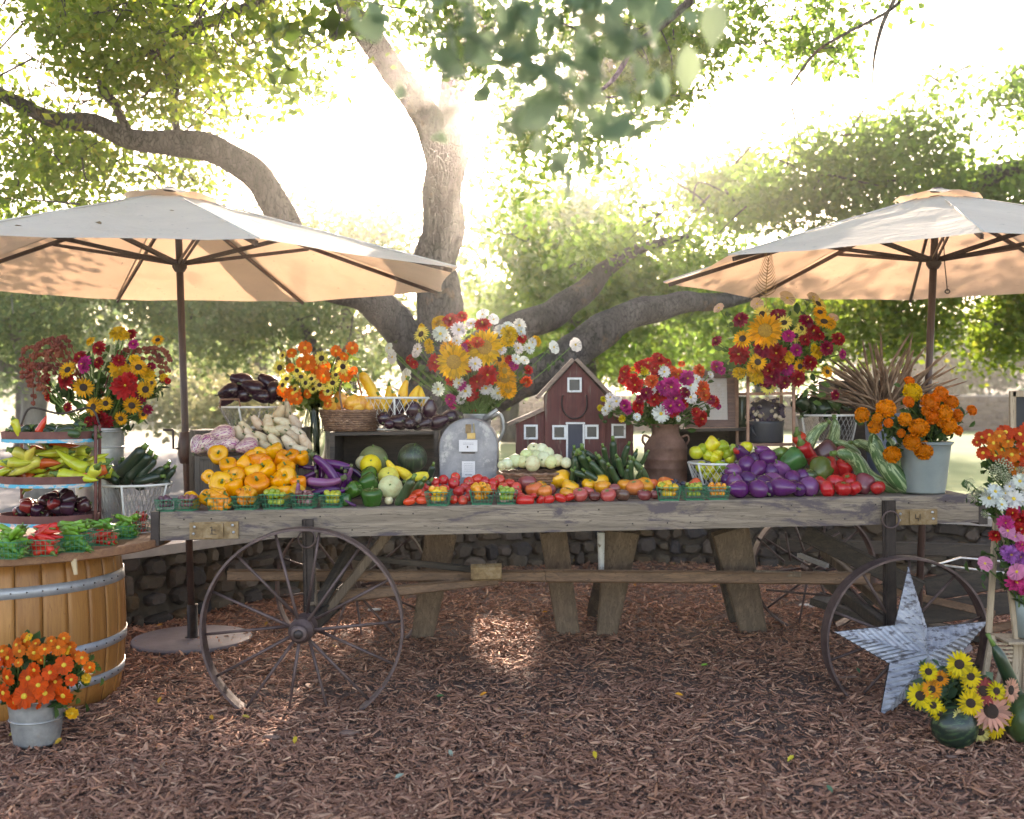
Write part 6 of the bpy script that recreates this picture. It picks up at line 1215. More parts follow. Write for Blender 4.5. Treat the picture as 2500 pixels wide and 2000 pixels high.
berry(1632, 58, .065, 20, TY+[(.40, .42, .03)], 'amber cherry tomatoes below the milk can', 'amber cherry tomato', 'cherry_tomato', .038, lay=3)
berry(1692, 56, .065, 26, TG, 'tiny green tomatoes between the two amber baskets', 'tiny green tomato', 'cherry_tomato', .028, lay=3)
berry(1749, 56, .065, 38, TO, 'tiny orange tomatoes beside the violet eggplants', 'tiny orange tomato', 'cherry_tomato', .026, lay=3)
for i, (x, y) in enumerate(((1640, 1180), (1655, 1186), (1630, 1186), (1668, 1182), (1648, 1176))): spawn('cherry_tomato', 'fig', PT(x, y, .24+.02*i), .038, jit((.03, .03, .06)), 'blue black fig', 'small cluster of figs behind the amber tomatoes', group='blue black figs behind the amber tomatoes', px=x, py=y)
GRN = [(.05, .20, .02), (.09, .28, .03), (.16, .36, .04)]; RDC = [(.62, .02, .015), (.70, .04, .02)]
for (px, py, w, cols, lb, d, n_, sz) in ((28, 1362, 74, GRN, 'green chilies at the far left of the barrel', 'leaf green chili', 30, .105), (110, 1355, 70, RDC, 'red chilies between two green chili baskets', 'glossy red chili', 24, .115), (186, 1345, 74, GRN, 'green chilies in the middle of the barrel top', 'bright green chili', 30, .105), (253, 1330, 64, RDC+[GRN[1]], 'mixed red chilies below the grey wire basket', ['small red chili', 'small red chili', 'small green chili'], 26, .09), (308, 1314, 56, GRN, 'slim green chilies near the barrel top edge', 'slim green chili', 22, .095), (338, 1300, 50, RDC, 'tiny red chilies at the right edge of the barrel', 'tiny red chili', 20, .07)):
    c = TB(px, py); c.z = TZ+.002; berry(px, w, 0, n_, cols, lb, d, ['chili_pepper0', 'chili_pepper1', 'chili_pepper2'], sz, cat='pepper', name='chili_pepper', s3=(1.35, 1.35, 1), c=c, lay=2, heap_=.8, ax=(0, 180, 20, 160, 200, 340))
# garlic in the enamel pot: small dark and pale bulbs heaped in a net above the rim
r = random.Random(8); w = 44*kk
mb = MB(); mb.lathe([(w*.80, 0), (w*.92, 20*kk), (w*.85, 48*kk), (w*.4, 58*kk), (0, 60*kk)], 18, POTC+Vector((0, .01, ph_*.9))); mb.build('bulb_liner', m_darkiron, pot)
for i in range(84):
    q = i/84; z = ph_*.85+q*62*kk; a = r.uniform(math.pi, 2*math.pi); rr_ = w*(1.04 if q < .75 else .7)*r.uniform(.86, 1)
    c = (.05, .03, .05) if i % 5 < 3 else ((.62, .50, .36) if i % 5 == 3 else (.34, .26, .18))
    spawn('garlic_bulb', 'garlic_bulb', POTC+Vector((math.cos(a)*rr_, math.sin(a)*rr_*.8+.01, z)), r.uniform(.026, .038), jit(c), cat='garlic', label='small dark or cream garlic bulb heaped above the black enamel pot', group='garlic bulbs above the enamel pot', rot=(r.uniform(-1.5, 1.5), r.uniform(-1.5, 1.5), r.uniform(0, 6)), parts=False)
# on the ground at the right
p = U(2330, 1803, 4.86); spawn('watermelon', 'watermelon', Vector((p.x, p.y, .03+.098)), .205, (.014, .030, .022), cat='watermelon', label='dark green watermelon lying on the mulch under the sunflower bundle', rot=(R(25), R(70), 0))
p = U(2478, 1690, 4.98); spawn('snake_cucumber', 'cucumber', p, .52, (.02, .05, .022), cat='cucumber', label='very long dark cucumber standing up against the wooden rack', rot=facing(0, 0, 0, 0, 0, 112), s3=(.82, .82, 1))
p = U(2515, 1805, 4.9); spawn('watermelon', 'squash', Vector((p.x, p.y, .03+.115)), .24, (.05, .09, .03), cat='squash', label='mottled dark green squash at the lower right corner', rot=(.3, .2, 0))
# label every heap row by row
for pile, L_ in PILES.items():
    rest = sorted(L_, key=lambda e: -e[2]); rows = []
    for e in rest:
        if rows and rows[-1][0][2]-e[2] < 17: rows[-1].append(e)
        else: rows.append([e])
    for ri, row in enumerate(rows):
        row.sort(key=lambda e: e[1])
        for i, (o, a, b, d) in enumerate(row):
            where = 'row %s up' % '' if False else ''
            rw = 'bottom row' if ri == 0 and len(rows) > 1 else ('top row' if ri == len(rows)-1 and len(rows) > 1 else ('only row' if len(rows) == 1 else ORD[ri]+' row up'))
            o['label'] = '%s, %s from left in the %s of the %s' % (d, ORD[i], rw, pile) if len(rows) > 1 else '%s, %s from left in the %s' % (d, ORD[i], pile)
            n = len(o['label'].split())
            if n > 16 and len(rows) > 1: o['label'] = '%s, %s from left, %s, %s' % (d, ORD[i], rw, pile)
            if len(o['label'].split()) > 16: o['label'] = '%s, %s from left, %s, %s' % (d, ORD[i], rw, ' '.join(pile.split()[:4]))
# ------------------------------------------------------------------ flowers
def mat_petal(name, trans=.38, dark=.5):
    m, t, b = NM(name); oi = t.nodes.new('ShaderNodeObjectInfo'); g = t.nodes.new('ShaderNodeNewGeometry')
    c = mixc(t, 1.0, oi.outputs['Color'], ramp(t, g.outputs['Random Per Island'], [(0, (dark,)*3), (.5, (.92,)*3), (1, (1.0, 1.0, 1.0))]), 'MULTIPLY')
    L(t, c, b.inputs['Base Color']); b.inputs['Roughness'].default_value = .6; b.inputs['Specular IOR Level'].default_value = .25
    tr = t.nodes.new('ShaderNodeBsdfTranslucent'); L(t, c, tr.inputs[0]); mx = t.nodes.new('ShaderNodeMixShader'); mx.inputs[0].default_value = trans
    L(t, b.outputs[0], mx.inputs[1]); L(t, tr.outputs[0], mx.inputs[2]); L(t, mx.outputs[0], t.nodes['Material Output'].inputs[0]); return m
m_petal = mat_petal('petal'); m_cbrown = mat_n('seed_disc_dark', [(.3, (.018, .010, .008)), (.6, (.05, .025, .015)), (.75, (.12, .06, .02))], 40, .9, 0, .8, .004)
m_cgold = mat_n('seed_disc_gold', [(.3, (.22, .10, .02)), (.6, (.45, .25, .03)), (.75, (.55, .36, .05))], 30, .9, 0, .8, .004)
m_cyel = mat_n('yellow_disc', [(.3, (.60, .36, .03)), (.7, (.80, .55, .05))], 30, .8, 0, .5, .003)
m_fstem = mat_n('flower_stem', [(.3, (.06, .12, .025)), (.7, (.14, .24, .05))], 9, .6, 0, 0)
m_bleaf = mat_leaf('bouquet_leaf', [(.03, .07, .02), (.05, .11, .025), (.08, .15, .04), (.04, .085, .035)], .35)
FH = {}
def petals(m, n, r0, r1, w, lift, droop, twist=0, tipw=.35, jit_=.08, rr=random.Random(1), cup=.15):
    for k in range(n):
        a = 6.2832*(k+.25*rr.uniform(-1, 1))/n+twist; L_ = (r1-r0)*(1+rr.uniform(-jit_, jit_)); u = Vector((math.cos(a), math.sin(a), 0)); s = Vector((-u.y, u.x, 0)); z = Vector((0, 0, 1))
        roll = rr.uniform(-.25, .25); P = []
        for f, wf in ((0, .45), (.35, .95), (.7, 1.0*(tipw+.65)/1.0 if tipw > .5 else .85), (1.0, tipw)):
            c = u*(r0+L_*f)+z*(lift*f-droop*f*f); e = s*(w*wf*.5); P += [c-e+z*(cup*w*wf*(1+roll)), c+e+z*(cup*w*wf*(1-roll))]
            if wf == .45 or True: pass
        mid = []
        for f in (0, .35, .7, 1.0): mid.append(u*(r0+L_*f*(1.06 if f == 1 else 1))+z*(lift*f-droop*f*f))
        b = []; vs = []
        for i in range(4): vs += [P[2*i], mid[i], P[2*i+1]]
        fs = []
        for i in range(3): fs += [(3*i, 3*i+1, 3*i+4, 3*i+3), (3*i+1, 3*i+2, 3*i+5, 3*i+4)]
        m.add(vs, fs, True)
def dome(r, h, n=18): return MB().lathe([(r, -.02), (r, h*.3), (r*.8, h*.8), (r*.4, h), (0, h)], n)
def fh(key, m, c, cm): FH[key] = (m.mesh(key, m_petal), c.mesh('flower_center', cm) if c else None)
for v in range(2):
    m = MB(); rr_ = random.Random(v); petals(m, 19, .17, .50, .105, .06, .06+.10*v, 0, .12, .12, rr_); petals(m, 17, .16, .46, .10, .10, .03, .17, .12, .12, rr_); fh('sunflower%d' % v, m, dome(.185, .05), m_cbrown)
m = MB(); rr_ = random.Random(4); petals(m, 24, .22, .50, .10, .05, .06, 0, .15, .12, rr_); petals(m, 22, .20, .46, .10, .10, .02, .12, .15, .12, rr_); petals(m, 20, .18, .34, .07, .12, 0, .2, .2, .1, rr_); fh('big_sunflower', m, dome(.20, .05), m_cgold)
for v in range(3):
    m = MB(); rr_ = random.Random(5+v); petals(m, 15, .08, .50, .17, .02, .13, 0, .55, .14, rr_, .25); petals(m, 14, .08, .45, .16, .09, .10, .2, .55, .14, rr_, .25); petals(m, 13, .07, .38, .14, .15, .06, .1, .55, .12, rr_, .25); petals(m, 11, .06, .29, .12, .20, .02, .3, .5, .12, rr_, .3); petals(m, 8, .04, .19, .09, .22, -.03, .5, .5, .1, rr_, .3); fh('zinnia%d' % v, m, dome(.05, .20, 8), m_cyel)
m = MB(); rr_ = random.Random(9); petals(m, 13, .10, .50, .21, .03, .08, 0, .6, .05, rr_); fh('tithonia', m, dome(.12, .07, 12), m_cyel)
m = MB(); petals(m, 8, .05, .50, .34, .10, .10, 0, .75, .06, rr_); fh('cosmos', m, dome(.09, .05, 10), m_cyel)
m = MB(); petals(m, 16, .10, .50, .17, .06, .06, 0, .5, .06, rr_); petals(m, 14, .08, .42, .15, .12, .0, .2, .5, .06, rr_); fh('daisy', m, dome(.10, .07, 10), m_cyel)
m = MB(); rr_ = random.Random(12)
for i in range(95):     # pompom of ruffled florets
    f = i/95; el = math.asin(min(1, 1.25*f-.25)) if f > .2 else -.25*(1-f*5); a = i*2.39996; d = Vector((math.cos(a)*math.cos(el), math.sin(a)*math.cos(el), math.sin(el)*.75)); u, w, n = frame_of(0, d); c = d*(.40+.05*rr_.random()); t_ = rr_.random()*3.1; e = (u*math.cos(t_)+w*math.sin(t_))
    q = n.cross(e); s = .085; m.add([c-d*.16, c-e*s+q*.03, c-e*s*.5+d*.07, c+e*s*.3-q*.02+d*.04, c+e*s+d*.02, c+e*s*.5-d*.05], [(0, 1, 2), (0, 2, 3), (0, 3, 4), (0, 4, 5)], True)
m.lathe([(.1, -.22), (.30, -.12), (.36, .05), (.25, .24), (0, .30)], 14); fh('marigold', m, None, None)
m = MB(); rr_ = random.Random(14)
for i in range(46): a = i*2.4; r_ = .48*math.sqrt(i/46); c = Vector((r_*math.cos(a), r_*math.sin(a), .12*(1-(r_*2)**2)+rr_.uniform(-.02, .02))); m.lathe([(0, .04), (.045, .02), (.05, -.02), (0, -.05)], 6, c)
fh('yarrow', m, None, None)
def bouquet(name, label, neck, heads, D0, leaves=None, spread=.25, group=None, lf=(170, .06), cat='bouquet', neck_r=.05, base=None, mat_l=None, face=(0, -1, .25)):
    root = thing(name, label, cat, base or neck, group); rr = random.Random(int(neck.x*1000)+5); cx = sum(h[1] for h in heads)/len(heads); cy = sum(h[2] for h in heads)/len(heads)
    P_ = []
    for h in heads:
        kind, px, py, w, col = h[:5]; dd = h[5] if len(h) > 5 else None
        ex, ey = (px-cx)/150, (py-cy)/150; rad = min(1, math.hypot(ex, ey*1.2)); d = (math.sqrt(max(0, 1-rad*rad))*-spread*.8+rr.uniform(-.03, .03)) if dd is None else dd
        D = D0+d; p = U(px, py, D); s = w*D/F*rr.uniform(.98, 1.22); P_.append((p, s))
        nrm = Vector((ex*.65+rr.uniform(-.45, .45)+face[0], face[1], -ey*.5+face[2]+rr.uniform(-.4, .4))).normalized()
        if 'side' in h: nrm = Vector((math.copysign(1, ex), -.35, .2)).normalized()
        key = kind if kind in FH else kind+str(rr.randrange(3 if kind == 'zinnia' else 2)); pm, cm = FH[key]; nm = {'big_sunflower': 'sunflower'}.get(kind, kind)
        o = bpy.data.objects.new(nm, pm); COL.objects.link(o); o.parent = root; o.color = (*jit(col, .08, rr), 1)
        q = Vector((0, 0, 1)).rotation_difference(nrm) @ Quaternion((0, 0, 1), rr.uniform(0, 6.28)); o.rotation_mode = 'QUATERNION'; o.rotation_quaternion = q; o.scale = (s, s, s); o.location = p-Vector(root.location)
        Mi = (Matrix.Translation(p) @ q.to_matrix().to_4x4() @ Matrix.Scale(s, 4)).inverted()
        if cm: c = bpy.data.objects.new('flower_center', cm); COL.objects.link(c); c.parent = o
        nk = neck+Vector((rr.uniform(-1, 1)*neck_r, rr.uniform(-1, 1)*neck_r*.7, -.02)); mid = p.lerp(nk, .5)+Vector((ex*.03, 0, .02)); st = MB(); st.tube(catmull([p-nrm*s*.02, p-nrm*s*.35, mid, nk], 2), .0042, 4, caps=False); st.xf(Mi)
        so = bpy.data.objects.new('stem', st.mesh('stem', m_fstem)); COL.objects.link(so); so.parent = o
    # foliage between the blooms
    n, sz = lf; r = np.random.default_rng(int(abs(neck.x)*777)+3); C = []
    for i in range(n):
        p, s = P_[r.integers(len(P_))]; f = r.random()**1.4; q = p.lerp(neck, .12+.8*f); C.append((q.x+r.normal(0, .03), q.y+.02+abs(r.normal(0, .04)), q.z+r.normal(0, .03)))
    leaf_mesh('foliage', np.array(C), sz, mat_l or m_bleaf, root, int(r.integers(99)), .1, 'oval')
    return root
RDD = (.40, .012, .02); CRM = (.33, .01, .05); BRD = (.58, .02, .02); MAG = (.55, .025, .22); SUN_ = (.88, .42, .015); PALE = (.88, .74, .16); GLD = (.85, .50, .02); ORG = (.85, .17, .012); WH = (.80, .79, .74); PNK = (.70, .25, .42); HPK = (.75, .06, .28); VIO = (.48, .14, .48); CRE = (.80, .75, .55)
def sp(kind, col, L_): return [(kind, x, y, w, col) for x, y, w in L_]
# bouquet in the tall bucket
H1 = sp('sunflower', SUN_, [(165, 903, 44), (204, 946, 50), (228, 994, 42), (258, 985, 36), (355, 951, 38), (338, 897, 40), (322, 990, 42), (385, 830, 30), (295, 1022, 36), (350, 1012, 26), (370, 935, 26)])+sp('zinnia', GLD, [(292, 903, 46), (288, 813, 38), (302, 818, 30), (362, 912, 30), (330, 878, 26), (400, 922, 20), (220, 833, 22)])+sp('zinnia', RDD, [(195, 872, 36), (160, 925, 46), (243, 1022, 46), (240, 850, 38), (290, 880, 28), (320, 815, 24), (115, 955, 26), (240, 885, 28), (165, 995, 24), (110, 925, 30), (260, 1030, 34), (215, 1030, 30)])+sp('zinnia', BRD, [(305, 942, 54), (318, 925, 34), (410, 930, 16), (115, 970, 22), (75, 905, 24)])+sp('zinnia', MAG, [(205, 890, 42), (325, 840, 24)])+sp('zinnia', CRM, [(340, 970, 30), (360, 1000, 24), (368, 895, 22)])
b1 = bouquet('flower_bouquet', 'full bouquet of orange sunflowers and dark red zinnias in the tall bucket at left', Vector((U(245, 0, 5.98).x, 5.98, TZ+.55)), H1, 5.98, lf=(520, .065))
def plume(root, P, r_, mat, nm='amaranth_plume', seed=1):
    rr = random.Random(seed); pts = catmull(P, 5); mb = MB(); mb.tube(pts, .003, 4, caps=False); n = len(pts)
    for i, p in enumerate(pts):
        f = i/n; k = 7
        for j in range(k):
            a = rr.uniform(0, 6.28); d = Vector((math.cos(a), math.sin(a)*.7, rr.uniform(-.4, .5)))*r_*rr.uniform(.5, 1)*(1 if f > .25 else .3); mb.lathe([(0, .011), (.007, .004), (.008, -.004), (0, -.012)], 5, p+d)
    return mb.build(nm, mat, root)
m_am = mat_n('amaranth_red', [(.3, (.09, .018, .014)), (.5, (.19, .035, .02)), (.7, (.26, .08, .03))], 15, .8, 0, 0); m_amb = mat_n('dried_brown_spike', [(.3, (.09, .05, .033)), (.5, (.20, .12, .075)), (.7, (.34, .22, .14))], 12, .8, 0, .5, .003)
for i, (x0, y0, x1, y1) in enumerate([(95, 850, 75, 930), (110, 840, 60, 890), (130, 850, 100, 945), (85, 880, 82, 985), (120, 870, 108, 960), (60, 860, 55, 920), (145, 835, 140, 870), (70, 900, 72, 940), (375, 870, 410, 905), (390, 860, 415, 880), (380, 885, 395, 930), (355, 860, 380, 850), (100, 900, 95, 950)]):
    plume(b1, [U(235, 1000, 5.98), U((x0+200)/2, y0+10, 5.95), U(x0, y0-8, 5.93), U(x1, y1, 5.92)], .013, m_am, seed=i)
# orange and pale yellow in the glass jar
H2 = sp('sunflower', PALE, [(785, 875, 36), (683, 898, 36), (735, 920, 32), (746, 935, 26), (720, 950, 26), (780, 940, 28), (812, 935, 32), (837, 895, 36), (690, 940, 26), (800, 955, 26), (690, 868, 24), (760, 925, 26), (725, 905, 24), (700, 925, 26), (820, 915, 26), (765, 950, 24)])+sp('tithonia', ORG, [(745, 850, 30), (712, 862, 26), (820, 857, 26), (860, 850, 30), (752, 885, 38), (772, 898, 34), (790, 918, 30), (708, 898, 22), (795, 895, 26), (845, 915, 32), (715, 960, 40), (690, 955, 32), (795, 962, 36), (750, 962, 24), (725, 975, 24), (865, 905, 20), (840, 870, 22), (770, 915, 24), (735, 885, 24), (800, 985, 22), (705, 975, 26)])
b2 = bouquet('flower_bouquet', 'orange and pale yellow bouquet standing in the clear glass jar', JC+Vector((0, 0, JH)), H2, 6.6, lf=(520, .05), spread=.2, mat_l=mat_leaf('light_bouquet_leaf', [(.10, .17, .03), (.16, .24, .05), (.22, .28, .06)], .4))
mb = MB(); r = random.Random(2)
for i in range(14): a = JC+Vector((r.uniform(-.04, .04), r.uniform(-.04, .04), .02)); mb.tube([a, JC+Vector((r.uniform(-.035, .035), r.uniform(-.03, .03), JH))], .005, 5)
o = mb.build('jar_stems', m_fstem, b2); o['kind'] = 'stuff'
for i, (x, y) in enumerate(((678, 845), (832, 858), (848, 835))): mb = MB(); mb.tube(catmull([JC+Vector((0, 0, JH)), U((768+x)/2+6, y+70, 6.6), U(x, y, 6.62)], 5), [.003]*7+[.009, .011, .006, .002][:4], 5); mb.build('seed_spike', m_amb, b2)
# bouquet behind the mailbox
H3 = sp('big_sunflower', GLD, [(1183, 848, 90), (1108, 884, 80)])+sp('big_sunflower', SUN_, [(1095, 850, 48), (1233, 925, 50), (1240, 950, 46), (1232, 905, 40)])+sp('sunflower', PALE, [(1028, 816, 42)])+sp('sunflower', SUN_, [(1218, 877, 42)])+sp('zinnia', GLD, [(1068, 786, 40), (1082, 800, 28), (1245, 815, 42), (1240, 830, 34), (1045, 840, 26), (1310, 832, 24), (1048, 852, 22), (1028, 800, 20)])+sp('zinnia', BRD, [(1100, 780, 36), (1128, 772, 28), (1178, 790, 36), (1062, 885, 36), (1102, 928, 30), (1190, 915, 48), (1165, 932, 34), (1150, 965, 36), (1000, 880, 26), (1010, 890, 20), (1245, 880, 24), (1275, 825, 24), (1290, 903, 24), (1140, 848, 30), (1158, 1010, 22), (1140, 900, 24)])+sp('zinnia', (.80, .10, .03), [(1285, 932, 30), (1165, 835, 34)])+sp('zinnia', MAG, [(1098, 975, 28), (1125, 940, 24), (1255, 893, 22), (1132, 850, 20), (1105, 990, 18)])+sp('daisy', WH, [(1120, 805, 36), (1075, 815, 38), (1150, 790, 28), (1225, 808, 38), (1268, 795, 36), (1265, 850, 32), (1292, 850, 30), (1300, 836, 26), (1260, 877, 28), (1186, 948, 36), (1215, 960, 38), (1136, 955, 38), (1120, 935, 26), (1160, 888, 30), (1070, 950, 32), (1020, 852, 24), (1272, 810, 28), (1240, 795, 26), (1115, 832, 24), (1225, 855, 24), (1090, 825, 22), (1125, 975, 22)])+sp('cosmos', WH, [(1352, 848, 36), (1405, 842, 30), (958, 872, 36), (992, 920, 36), (1178, 768, 30), (1205, 780, 26), (1015, 862, 22), (1280, 880, 24), (950, 850, 24)])
b3 = bouquet('flower_bouquet', 'huge airy bouquet of golden sunflowers, red zinnias and white daisies above the mailbox', cj+Vector((0, 0, hj)), H3, 6.9, lf=(620, .05), spread=.3)
mb = None
for i, (x, y) in enumerate(((1096, 1012), (1080, 1005), (1112, 1008), (1100, 995))):
    pass
# zinnias in the milk can
MC = onto(1625, .92, hgt(1036, 1625, .92))
H4 = sp('zinnia', BRD, [(1582, 888, 36), (1608, 876, 36), (1565, 896, 32), (1525, 908, 34), (1520, 925, 24), (1550, 940, 40), (1557, 990, 30), (1610, 962, 44), (1596, 976, 32), (1644, 1002, 30), (1745, 980, 28), (1712, 1022, 38), (1700, 1006, 26), (1750, 895, 26), (1542, 925, 28), (1630, 885, 20), (1560, 1005, 20), (1672, 985, 24), (1598, 900, 26)])+sp('zinnia', (.82, .12, .03), [(1590, 930, 36), (1655, 915, 36), (1708, 905, 34), (1716, 950, 40), (1722, 965, 28), (1665, 888, 18), (1612, 906, 18), (1640, 900, 20)])+sp('zinnia', MAG, [(1678, 924, 36), (1638, 945, 46), (1622, 950, 32), (1648, 975, 50), (1636, 992, 36), (1525, 990, 30), (1610, 940, 24), (1658, 990, 30), (1532, 1000, 22), (1755, 993, 16)])+sp('zinnia', CRM, [(1578, 960, 34), (1675, 958, 26), (1735, 975, 24), (1600, 910, 22), (1562, 975, 22)])+sp('daisy', WH, [(1614, 1010, 44), (1685, 940, 38), (1686, 970, 36), (1622, 908, 28), (1505, 980, 30), (1488, 992, 26), (1478, 1003, 24), (1555, 1018, 20), (1735, 915, 18), (1656, 1022, 16), (1700, 925, 20), (1490, 970, 22), (1590, 950, 24)])+sp('zinnia', (.80, .62, .03), [(1465, 996, 16), (1518, 1022, 16), (1572, 905, 22), (1472, 975, 12), (1545, 900, 14)])
b4 = bouquet('flower_bouquet', 'red, orange and magenta zinnia bouquet standing in the rusty milk can', MC, H4, 6.65, lf=(480, .05), spread=.25)
# big bouquet on the copper stand
H5 = sp('big_sunflower', SUN_, [(1868, 807, 78)])+sp('sunflower', PALE, [(1861, 767, 38), (1914, 788, 40), (1957, 802, 36), (1943, 820, 32), (1998, 742, 44), (1876, 944, 40)])+sp('sunflower', SUN_, [(1813, 827, 40), (1850, 884, 40), (1953, 895, 34), (2020, 908, 32), (2012, 785, 44), (2002, 762, 34), (2028, 790, 30), (1840, 895, 30)])+sp('zinnia', GLD, [(1995, 860, 34), (1805, 910, 28), (1927, 872, 34), (1850, 915, 42), (1836, 905, 30), (2050, 822, 18), (1988, 850, 22)])+sp('zinnia', CRM, [(1807, 780, 38), (1862, 852, 40), (1900, 770, 40), (1748, 832, 28), (2020, 850, 34), (1885, 920, 46), (1890, 900, 34), (2040, 965, 26), (1970, 783, 38), (1870, 935, 30), (1915, 935, 30)])+sp('zinnia', RDD, [(1804, 865, 50), (1895, 862, 48), (1985, 810, 40), (2000, 818, 32), (2048, 827, 34), (1978, 885, 34), (1948, 925, 42), (1905, 885, 34), (1875, 905, 34), (1965, 830, 28)])+sp('zinnia', MAG, [(1945, 855, 34), (1920, 900, 34), (1750, 895, 26), (2058, 865, 22), (1925, 820, 28), (1762, 905, 20)])+sp('cosmos', (.72, .50, .36), [(1922, 728, 38), (1848, 742, 30), (1985, 725, 28), (1755, 752, 24), (2035, 775, 24)])
b5 = bouquet('flower_bouquet', 'tall crimson zinnia and golden sunflower bouquet on the copper stand', VASE5+Vector((0, 0, .11)), H5, 6.65, lf=(560, .06), spread=.3)
mb = MB(); tip = U(1876, 632, 6.7); bas = U(1880, 900, 6.68); mid = U(1870, 730, 6.7); mb.tube(catmull([bas, mid, tip], 6), .003, 5)
for k in range(13):
    f = k/13; c = tip.lerp(mid, f)+Vector((0, 0, 0)); w = .02+.055*f
    for s in (-1, 1): mb.tube(catmull([c, c+Vector((s*w*.6, 0, .02)), c+Vector((s*w, .0, .055))], 3), [.003, .0028, .0026, .0024, .002, .0016, .001], 4)
mb.build('grass_plume', mat_n('dry_grass_plume', [(.3, (.24, .15, .06)), (.7, (.42, .30, .15))], 9, .8, 0, 0), b5)
for i, (x, y) in enumerate(((1985, 950), (2005, 965), (1995, 985), (2015, 940), (1965, 960))):
    dead_leaf(U(x, y, 6.62), Vector((.3, -1, .2)), .036, 'x').parent = b5
for ch in list(b5.children):
    if ch.name.startswith('dead_leaf'):
        ch.name = 'leaf'; ch.data.materials[0] = m_bleaf; ch.location = Vector(ch.location)-Vector(b5.location)
        for kk_ in ('label', 'category', 'group'):
            if kk_ in ch: del ch[kk_]
# dried amaranth fan
b6 = thing('dried_amaranth', 'fan of dried brown amaranth spikes rising behind the marigolds', 'dried flowers', AMC+Vector((0, 0, AMH))); r = random.Random(12)
for i in range(92):
    a = -1.3+2.6*(i+r.random())/92; L_ = r.uniform(.28, .56)*(1.15-.15*abs(a)); 
    if i == 55: L_ = .62
    b0 = AMC+Vector((r.uniform(-.07, .07), r.uniform(-.05, .05), AMH-.03)); d = Vector((math.sin(a), r.uniform(-.35, .25), math.cos(a)*.9)); e = b0+d*L_; m_ = b0.lerp(e, .5)+Vector((-d.x*.05+r.uniform(-.03, .03), r.uniform(-.02, .02), .02))
    mb = MB(); mb.tube(catmull([b0, m_, e], 4), [.003, .003, .004, .006, .009, .008, .009, .006, .002], 6); mb.build('seed_spike', m_amb, b6)
# marigolds
MO = (.92, .29, .008); MOD = (.90, .21, .008)
H7 = sp('marigold', MO, [(2163, 998, 44), (2105, 1013, 34), (2136, 1042, 36), (2142, 1022, 28), (2209, 1024, 34), (2244, 1045, 46), (2226, 1080, 38), (2255, 1100, 46), (2178, 1110, 44), (2237, 1168, 42), (2305, 1010, 46), (2316, 1040, 44), (2295, 1025, 34)])+sp('marigold', MOD, [(2169, 1033, 24), (2270, 985, 46), (2220, 930, 24), (2218, 982, 26), (2297, 962, 36), (2322, 982, 38), (2337, 1015, 32), (2340, 1052, 24), (2372, 1002, 26), (2277, 1018, 34), (2200, 1058, 20), (2285, 972, 30), (2262, 1005, 28)])+sp('marigold', (.85, .50, .015), [(2228, 958, 48)])
b7 = bouquet('marigold_bunch', 'round orange marigold bunch with one yellow bloom in the sage bucket', MGC+Vector((0, 0, MGH)), H7, 5.98, lf=(700, .055), spread=.25, neck_r=.08)
# orange tithonia in the pail
H8 = sp('tithonia', (.85, .10, .008), [(18, 1654, 46), (69, 1656, 50), (156, 1624, 48), (83, 1636, 38), (59, 1700, 52), (110, 1693, 50), (154, 1699, 50), (8, 1692, 46), (93, 1673, 38), (18, 1606, 42), (122, 1642, 34), (36, 1715, 44), (174, 1660, 32), (-20, 1660, 44), (-15, 1620, 40), (-18, 1700, 40), (135, 1665, 34), (90, 1715, 34)])+sp('tithonia', (.82, .17, .01), [(61, 1565, 38), (156, 1559, 26), (170, 1581, 36), (142, 1581, 36), (87, 1571, 26), (200, 1606, 28), (219, 1630, 26), (83, 1594, 32), (109, 1585, 28), (40, 1575, 32), (5, 1590, 34), (48, 1590, 28), (185, 1600, 26), (125, 1565, 22), (45, 1618, 24), (100, 1612, 20)])+sp('tithonia', (.85, .45, .02), [(211, 1656, 22), (176, 1742, 26), (160, 1590, 18), (70, 1555, 18)])
b8 = bouquet('flower_bouquet', 'dense bright orange flower bunch in the zinc pail before the barrel', Vector(LOWB.location)+Vector((0, 0, .20)), H8, 4.92, lf=(600, .06), spread=.2, neck_r=.08)
# flower rack at the right edge
m_rackwood = mat_wood('pale_rack_wood', (.52, .40, .28), (.38, .28, .19), (.20, .14, .09), 'z', 2, .75)
RX = 5.15; frk = thing('flower_rack', 'pale wooden folding rack holding bunches of cut flowers at the right edge', 'flower rack', U(2450, gy(RX), RX))
def rb(n_, P0, P1, w, h, up=(0, 1, 0)): mb = MB(); mb.bar(U(*P0), U(*P1), w, h, up=up); mb.build(n_, m_rackwood, frk)
rb('rack_leg', (2434, 1235, RX), (2414, 1545, RX), .028, .02); rb('rack_leg', (2420, 1560, RX+.35), (2398, 1690, RX+.25), .03, .02); rb('rack_leg', (2449, 1290, RX), (2482, 1570, RX), .024, .02); rb('rack_leg', (2500, 1300, RX+.02), (2478, 1600, RX+.02), .03, .02)
rb('rack_leg', (2484, 1560, RX), (2470, gy(RX)-8, RX), .05, .03); rb('rack_leg', (2420, 1550, RX), (2444, 1622, RX), .024, .02); rb('rack_leg', (2446, 1622, RX), (2422, 1720, RX), .02, .016); rb('rack_leg', (2448, 1622, RX+.01), (2462, 1700, RX+.01), .02, .016)
rb('rack_leg', (2545, 1230, RX+.02), (2530, gy(RX)-6, RX+.02), .03, .02); rb('rack_leg', (2510, 1250, RX+.11), (2500, gy(RX)-20, RX+.11), .03, .02)
for y in (1345, 1560): rb('rack_shelf', (2440, y, RX+.02), (2548, y, RX+.02), .20, .012, up=(0, 0, 1))
for y in (1572, 1582, 1592, 1602, 1612): rb('rack_slat', (2420+(y-1560)*.33, y, RX-.02), (2472, y, RX-.02), .010, .012, up=(0, 0, 1))
